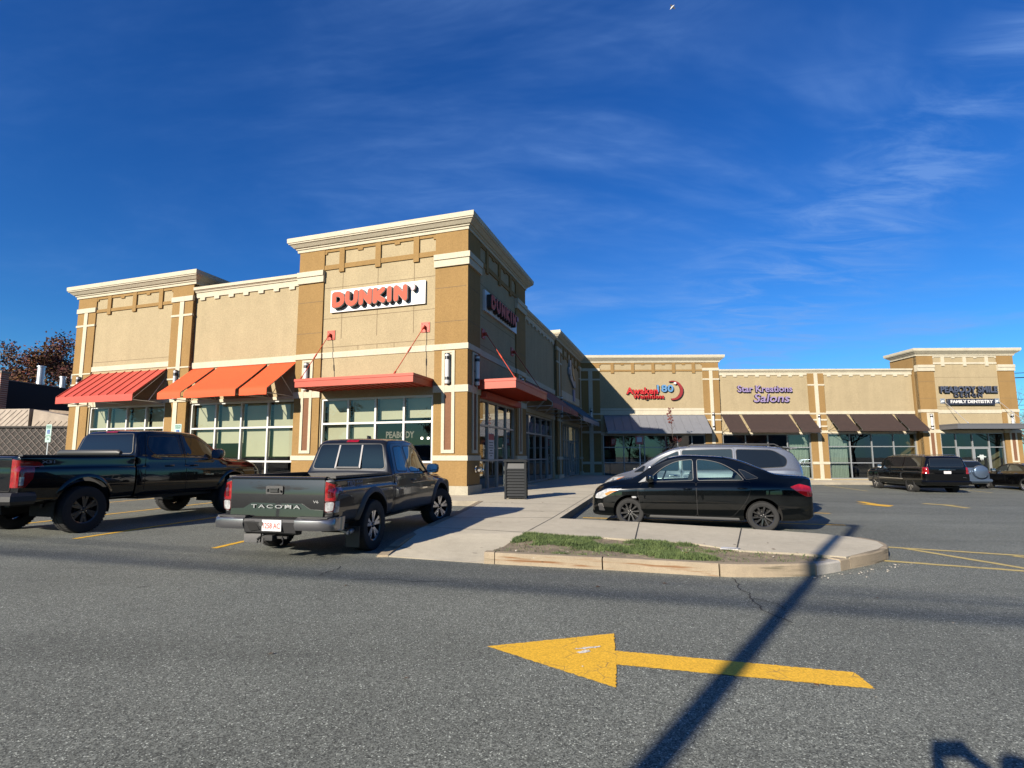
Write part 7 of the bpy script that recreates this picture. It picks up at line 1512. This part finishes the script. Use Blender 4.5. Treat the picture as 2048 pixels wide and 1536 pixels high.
# power lines seen over the right end of the shops
qL = Vector((52, 33)); 
t = thing('utility_pole', (58, 50, -.4), 'utility pole beyond the right edge carrying the power lines', 'utility pole', 'utility poles')
mb = MB(); mb.tube([(58, 50, -.4), (58, 50, 10.6)], [.17, .12], 12); mb.build('pole', M_WOOD, t, smooth=60); mb = MB(); mb.box((57, 49.94, 9.6), (59, 50.06, 9.75)); mb.build('cross_arm', M_WOOD, t)
for i, (z0, z1, r, dx) in enumerate(((9.75, 9.4, .03, 0), (9.3, 9.0, .045, .4), (7.2, 6.9, .02, .2), (6.6, 6.4, .02, -.2), (6.0, 6.4, .02, .1))):
    P = [(30+(58-30+dx)*k/12, 52-2*k/12, z1+(z0-z1)*k/12-.5*math.sin(math.pi*k/12)*.6) for k in range(13)]
    m_ = MB(); m_.tube(P, r, 6); tag(m_.build('power_line', M_BLKM), ('topmost', 'thick second', 'thin third', 'thin fourth', 'lowest')[i]+' power line over the right end of the shops', 'power line', 'power lines at the right edge')

# ---------------------------------------------------------------- bird
bc = Vector((5.15, 13.78, 14.2)); t = thing('bird', tuple(bc), 'white bellied bird gliding high at the top of the photo', 'bird')
mb = MB(); d = Vector((-.62, .2, -.62)).normalized(); mb.tube([tuple(bc-d*.09), tuple(bc-d*.05), tuple(bc), tuple(bc+d*.05), tuple(bc+d*.085)], [.004, .018, .026, .016, .003], 10)
mb.build('body', mat('white_feather', (.75, .75, .74), .7), t, smooth=180)
mb = MB(); s_ = d.cross(Vector((0, 1, 0))).normalized()
for sg in (-1, 1):
    a = bc+d*.02; b = bc-d*.045; c = bc+s_*sg*.10-d*.02; e = bc+s_*sg*.065-d*.05; mb.prism([tuple(a), tuple(c), tuple(e), tuple(b)], (0, .006, 0))
mb.build('wings', mat('dark_feather', (.03, .03, .035), .7), t)

# ---------------------------------------------------------------- the photographer, standing right behind the lens
def person():
    t = thing('person', (.22, -.30, 0), 'person standing behind the lens holding a phone up in both hands', 'person')
    J = {'pel': (.22, -.36, .90, .15), 'spine': (.20, -.36, 1.04, .145), 'chest': (.17, -.33, 1.19, .150), 'neck': (.15, -.31, 1.31, .055), 'head0': (.13, -.29, 1.37, .075), 'head1': (.13, -.28, 1.44, .088), 'head2': (.13, -.29, 1.49, .065),
         'hl': (.13, -.36, .86, .10), 'kl': (.11, -.34, .48, .062), 'al': (.10, -.37, .09, .042), 'tl': (.09, -.20, .04, .035), 'hr': (.31, -.36, .86, .10), 'kr': (.33, -.34, .48, .062), 'ar': (.34, -.37, .09, .042), 'tr': (.36, -.20, .04, .035),
         'sl': (-.02, -.33, 1.24, .062), 'el': (-.14, -.20, 1.10, .043), 'wl': (-.07, -.07, 1.355, .03), 'pl': (-.062, -.045, 1.39, .026), 'sr': (.36, -.33, 1.24, .062), 'er': (.40, -.17, 1.08, .043), 'wr': (.13, -.07, 1.34, .03), 'pr': (.09, -.045, 1.38, .026)}
    E = [('pel', 'spine'), ('spine', 'chest'), ('chest', 'neck'), ('neck', 'head0'), ('head0', 'head1'), ('head1', 'head2'), ('pel', 'hl'), ('hl', 'kl'), ('kl', 'al'), ('al', 'tl'), ('pel', 'hr'), ('hr', 'kr'), ('kr', 'ar'), ('ar', 'tr'), ('chest', 'sl'), ('sl', 'el'), ('el', 'wl'), ('wl', 'pl'), ('chest', 'sr'), ('sr', 'er'), ('er', 'wr'), ('wr', 'pr')]
    for sd_, px_ in (('l', -.062), ('r', .09)):
        sg = 1 if sd_ == 'l' else -1
        for k in range(5):
            n1 = f'f{sd_}{k}a'; n2 = f'f{sd_}{k}b'; zz = 1.36+.018*k
            J[n1] = (px_+sg*.004, -.028, zz, .0095); J[n2] = (px_+sg*.03, -.026, zz+.004, .008); E += [('p'+sd_, n1), (n1, n2)]
    names = list(J); me = bpy.data.meshes.new('body'); me.from_pydata([Vector(J[k][:3])-Vector(t.location) for k in names], [(names.index(a), names.index(b)) for a, b in E], [])
    o = bpy.data.objects.new('body', me); col.objects.link(o); o.parent = t
    sk = o.modifiers.new('s', 'SKIN'); 
    for i, k in enumerate(names): me.skin_vertices[0].data[i].radius = (J[k][3], J[k][3])
    me.skin_vertices[0].data[0].use_root = True
    ss = o.modifiers.new('u', 'SUBSURF'); ss.levels = 2; ss.render_levels = 2
    dg = bpy.context.evaluated_depsgraph_get(); dg.update(); m2 = bpy.data.meshes.new_from_object(o.evaluated_get(dg)); o.modifiers.clear(); o.data = m2; m2.materials.clear(); m2.materials.append(mat('navy_jacket', (.03, .035, .06), .85)); m2.shade_smooth()
    mb = MB(); mb.box((-.062, -.034, 1.36), (.09, -.026, 1.44)); p = mb.build('phone', M_BLKM, None); tag(p, 'phone held up in both hands by the person', 'phone')
person()

# ---------------------------------------------------------------- the far side of the street, mirrored in paint and glass
BS = 'street trees behind the photographer'
s1 = tree('street_tree', (-16, -38, 0), 9.5, 1.1, 'street tree across the road behind the photographer', BS, [LB, LM], M_BARKD, 2600, .34, 41, .2, .2)
for i, (x, y, a, sc_) in enumerate(((4, -42, 1, 1.1), (19, -38, 2, .9), (33, -36, 3, 1.15), (47, -28, 4, 1.), (58, -14, 5, 1.2), (66, 2, 2.5, 1.1), (70, 20, .5, 1.), (-31, -36, 4.4, 1.05), (-45, -30, 5.4, 1.1), (-56, -16, 1.4, 1.1), (-60, 4, 3.4, 1.), (11, -47, 3.1, 1.3), (-7, -48, 2.1, 1.2), (27, -46, .8, 1.25))):
    # copies share the mesh: move the mesh origin into the tree before turning it
    c = s1.copy(); col.objects.link(c); c.location = (x, y, 0); c.rotation_euler = (0, 0, a); c.scale = (sc_,)*3
    for ch in list(s1.children): d = ch.copy(); col.objects.link(d); d.parent = c
for i, (x0, y0, x1, y1, h, c_) in enumerate(((-40, -66, -12, -54, 7, (.30, .26, .22)), (-2, -70, 26, -58, 8.5, (.22, .12, .09)), (40, -60, 62, -44, 6.5, (.34, .33, .31)))):
    t = thing('roadside_building', ((x0+x1)/2, (y0+y1)/2, 0), ('beige', 'brick', 'grey')[i]+' roadside building across the street behind the photographer', 'building')
    mb = MB(); mb.box((x0, y0, 0), (x1, y1, h)); mb.build('wall', mat(f'roadside_wall_{i}', c_, .9, var=.1, vscale=.5), t)
    mb = MB(); mb.box((x0-.3, y0-.3, h), (x1+.3, y1+.3, h+.3)); mb.build('roof', M_ROOF, t)
    mb = MB(); n = 7
    for k in range(n): a = x0+(x1-x0)*(k+.2)/n; mb.box((a, y1, 1), (a+(x1-x0)/n*.6, y1+.05, 3.2))
    mb.build('window', M_CGL, t)
# ================================================================== camera, sun, sky
cam = bpy.data.cameras.new('camera'); cam.sensor_width = 36; cam.lens = 36*1060/2048; cam.shift_x = (1024-985)/2048; cam.shift_y = (788-768)/2048; cam.clip_start = .02; cam.clip_end = 5000
co = bpy.data.objects.new('camera', cam); col.objects.link(co); co.location = (0, 0, 1.4); co.rotation_euler = (R(90)+math.atan(126/1060), 0, 0); scene.camera = co
sun = bpy.data.lights.new('sun', 'SUN'); sun.energy = 5.0; sun.angle = R(.53); sun.color = (1., .90, .76); so = bpy.data.objects.new('sun', sun); col.objects.link(so)
dirv = Vector((math.sin(SUN_AZ)*math.cos(EL), math.cos(SUN_AZ)*math.cos(EL), -math.sin(EL))); so.rotation_euler = dirv.to_track_quat('-Z', 'Y').to_euler(); so.location = (-20, -25, 25)
w = bpy.data.worlds.new('World'); scene.world = w; w.use_nodes = True; nt = w.node_tree; L = nt.links; bg = nt.nodes['Background']; bg.inputs['Strength'].default_value = .0555
sky = nt.nodes.new('ShaderNodeTexSky'); sky.sky_type = 'NISHITA'; sky.sun_disc = False; sky.sun_elevation = EL; sky.sun_rotation = math.pi+SUN_AZ; sky.air_density = 1.0; sky.dust_density = .35; sky.ozone_density = 3.5; sky.altitude = 200
hs = nt.nodes.new('ShaderNodeHueSaturation'); hs.inputs['Saturation'].default_value = 1.24; hs.inputs['Hue'].default_value = .517; hs.inputs['Value'].default_value = 1.; L.new(sky.outputs['Color'], hs.inputs['Color'])
# thin cirrus, fixed in the sky by direction
tc = nt.nodes.new('ShaderNodeTexCoord'); sp = nt.nodes.new('ShaderNodeSeparateXYZ'); L.new(tc.outputs['Generated'], sp.inputs[0])
def math_(op, a, b):
    k = nt.nodes.new('ShaderNodeMath'); k.operation = op
    for i, q in enumerate((a, b)):
        if isinstance(q, (int, float)): k.inputs[i].default_value = q
        else: L.new(q, k.inputs[i])
    return k.outputs[0]
zc = math_('MAXIMUM', sp.outputs['Z'], .03); zc = math_('ADD', zc, .12)
px = math_('DIVIDE', sp.outputs['X'], zc); py = math_('DIVIDE', sp.outputs['Y'], zc)
cb = nt.nodes.new('ShaderNodeCombineXYZ'); L.new(px, cb.inputs[0]); L.new(py, cb.inputs[1])
def cloud(rot, sx, sy, sc, det, lo, hi, loc=(0, 0, 0), dist=.6):
    m = nt.nodes.new('ShaderNodeMapping'); m.inputs['Rotation'].default_value = (0, 0, R(rot)); m.inputs['Scale'].default_value = (sx, sy, 1); m.inputs['Location'].default_value = loc; L.new(cb.outputs[0], m.inputs['Vector'])
    n = nt.nodes.new('ShaderNodeTexNoise'); n.inputs['Scale'].default_value = sc; n.inputs['Detail'].default_value = det; n.inputs['Roughness'].default_value = .62; n.inputs['Distortion'].default_value = dist; L.new(m.outputs[0], n.inputs['Vector'])
    k = nt.nodes.new('ShaderNodeMapRange'); k.interpolation_type = 'SMOOTHSTEP'; L.new(n.outputs['Fac'], k.inputs['Value']); k.inputs['From Min'].default_value = lo; k.inputs['From Max'].default_value = hi; return k.outputs['Result']
big = cloud(35, .55, .9, 1.0, 6, .42, .70, (.9, .3, 0)); fine = cloud(48, 1.7, 4.2, 1.6, 12, .36, .78, (0, 0, 0), .8)
# denser band right of centre
ang = math_('DIVIDE', sp.outputs['X'], math_('MAXIMUM', sp.outputs['Y'], .05))
zy = math_('DIVIDE', sp.outputs['Z'], math_('MAXIMUM', sp.outputs['Y'], .05))
dd = math_('ABSOLUTE', math_('SUBTRACT', math_('SUBTRACT', ang, .19), math_('MULTIPLY', zy, 1.15)), 0)
bd = nt.nodes.new('ShaderNodeMapRange'); bd.interpolation_type = 'SMOOTHSTEP'; L.new(dd, bd.inputs['Value']); bd.inputs['From Min'].default_value = 0; bd.inputs['From Max'].default_value = .30; bd.inputs['To Min'].default_value = 1.; bd.inputs['To Max'].default_value = .0
lf_ = nt.nodes.new('ShaderNodeMapRange'); lf_.interpolation_type = 'SMOOTHSTEP'; L.new(ang, lf_.inputs['Value']); lf_.inputs['From Min'].default_value = -.6; lf_.inputs['From Max'].default_value = .4; lf_.inputs['To Min'].default_value = .25; lf_.inputs['To Max'].default_value = 1.
c1 = math_('MULTIPLY', math_('MULTIPLY', big, math_('ADD', math_('MULTIPLY', fine, .6), .4)), .85); c2 = math_('MULTIPLY', math_('MULTIPLY', bd.outputs[0], fine), .72)
f = math_('MINIMUM', math_('MULTIPLY', math_('ADD', c1, c2), lf_.outputs[0]), .5)
mx = nt.nodes.new('ShaderNodeMix'); mx.data_type = 'RGBA'; L.new(f, mx.inputs['Factor']); tn = nt.nodes.new('ShaderNodeVectorMath'); tn.operation = 'MULTIPLY'; L.new(hs.outputs['Color'], tn.inputs[0]); tn.inputs[1].default_value = (.42, .90, 1.08); L.new(tn.outputs[0], mx.inputs['A']); mx.inputs['B'].default_value = (1.7, 3.1, 6.3, 1); L.new(mx.outputs['Result'], bg.inputs['Color'])
vs_ = scene.view_settings; scene.display_settings.display_device = 'sRGB'; vs_.view_transform = 'Standard'; vs_.look = 'None'; vs_.exposure = 1.25; vs_.gamma = 1
scene.cycles.max_bounces = 8; scene.cycles.transparent_max_bounces = 12; scene.cycles.caustics_reflective = False; scene.cycles.caustics_refractive = False
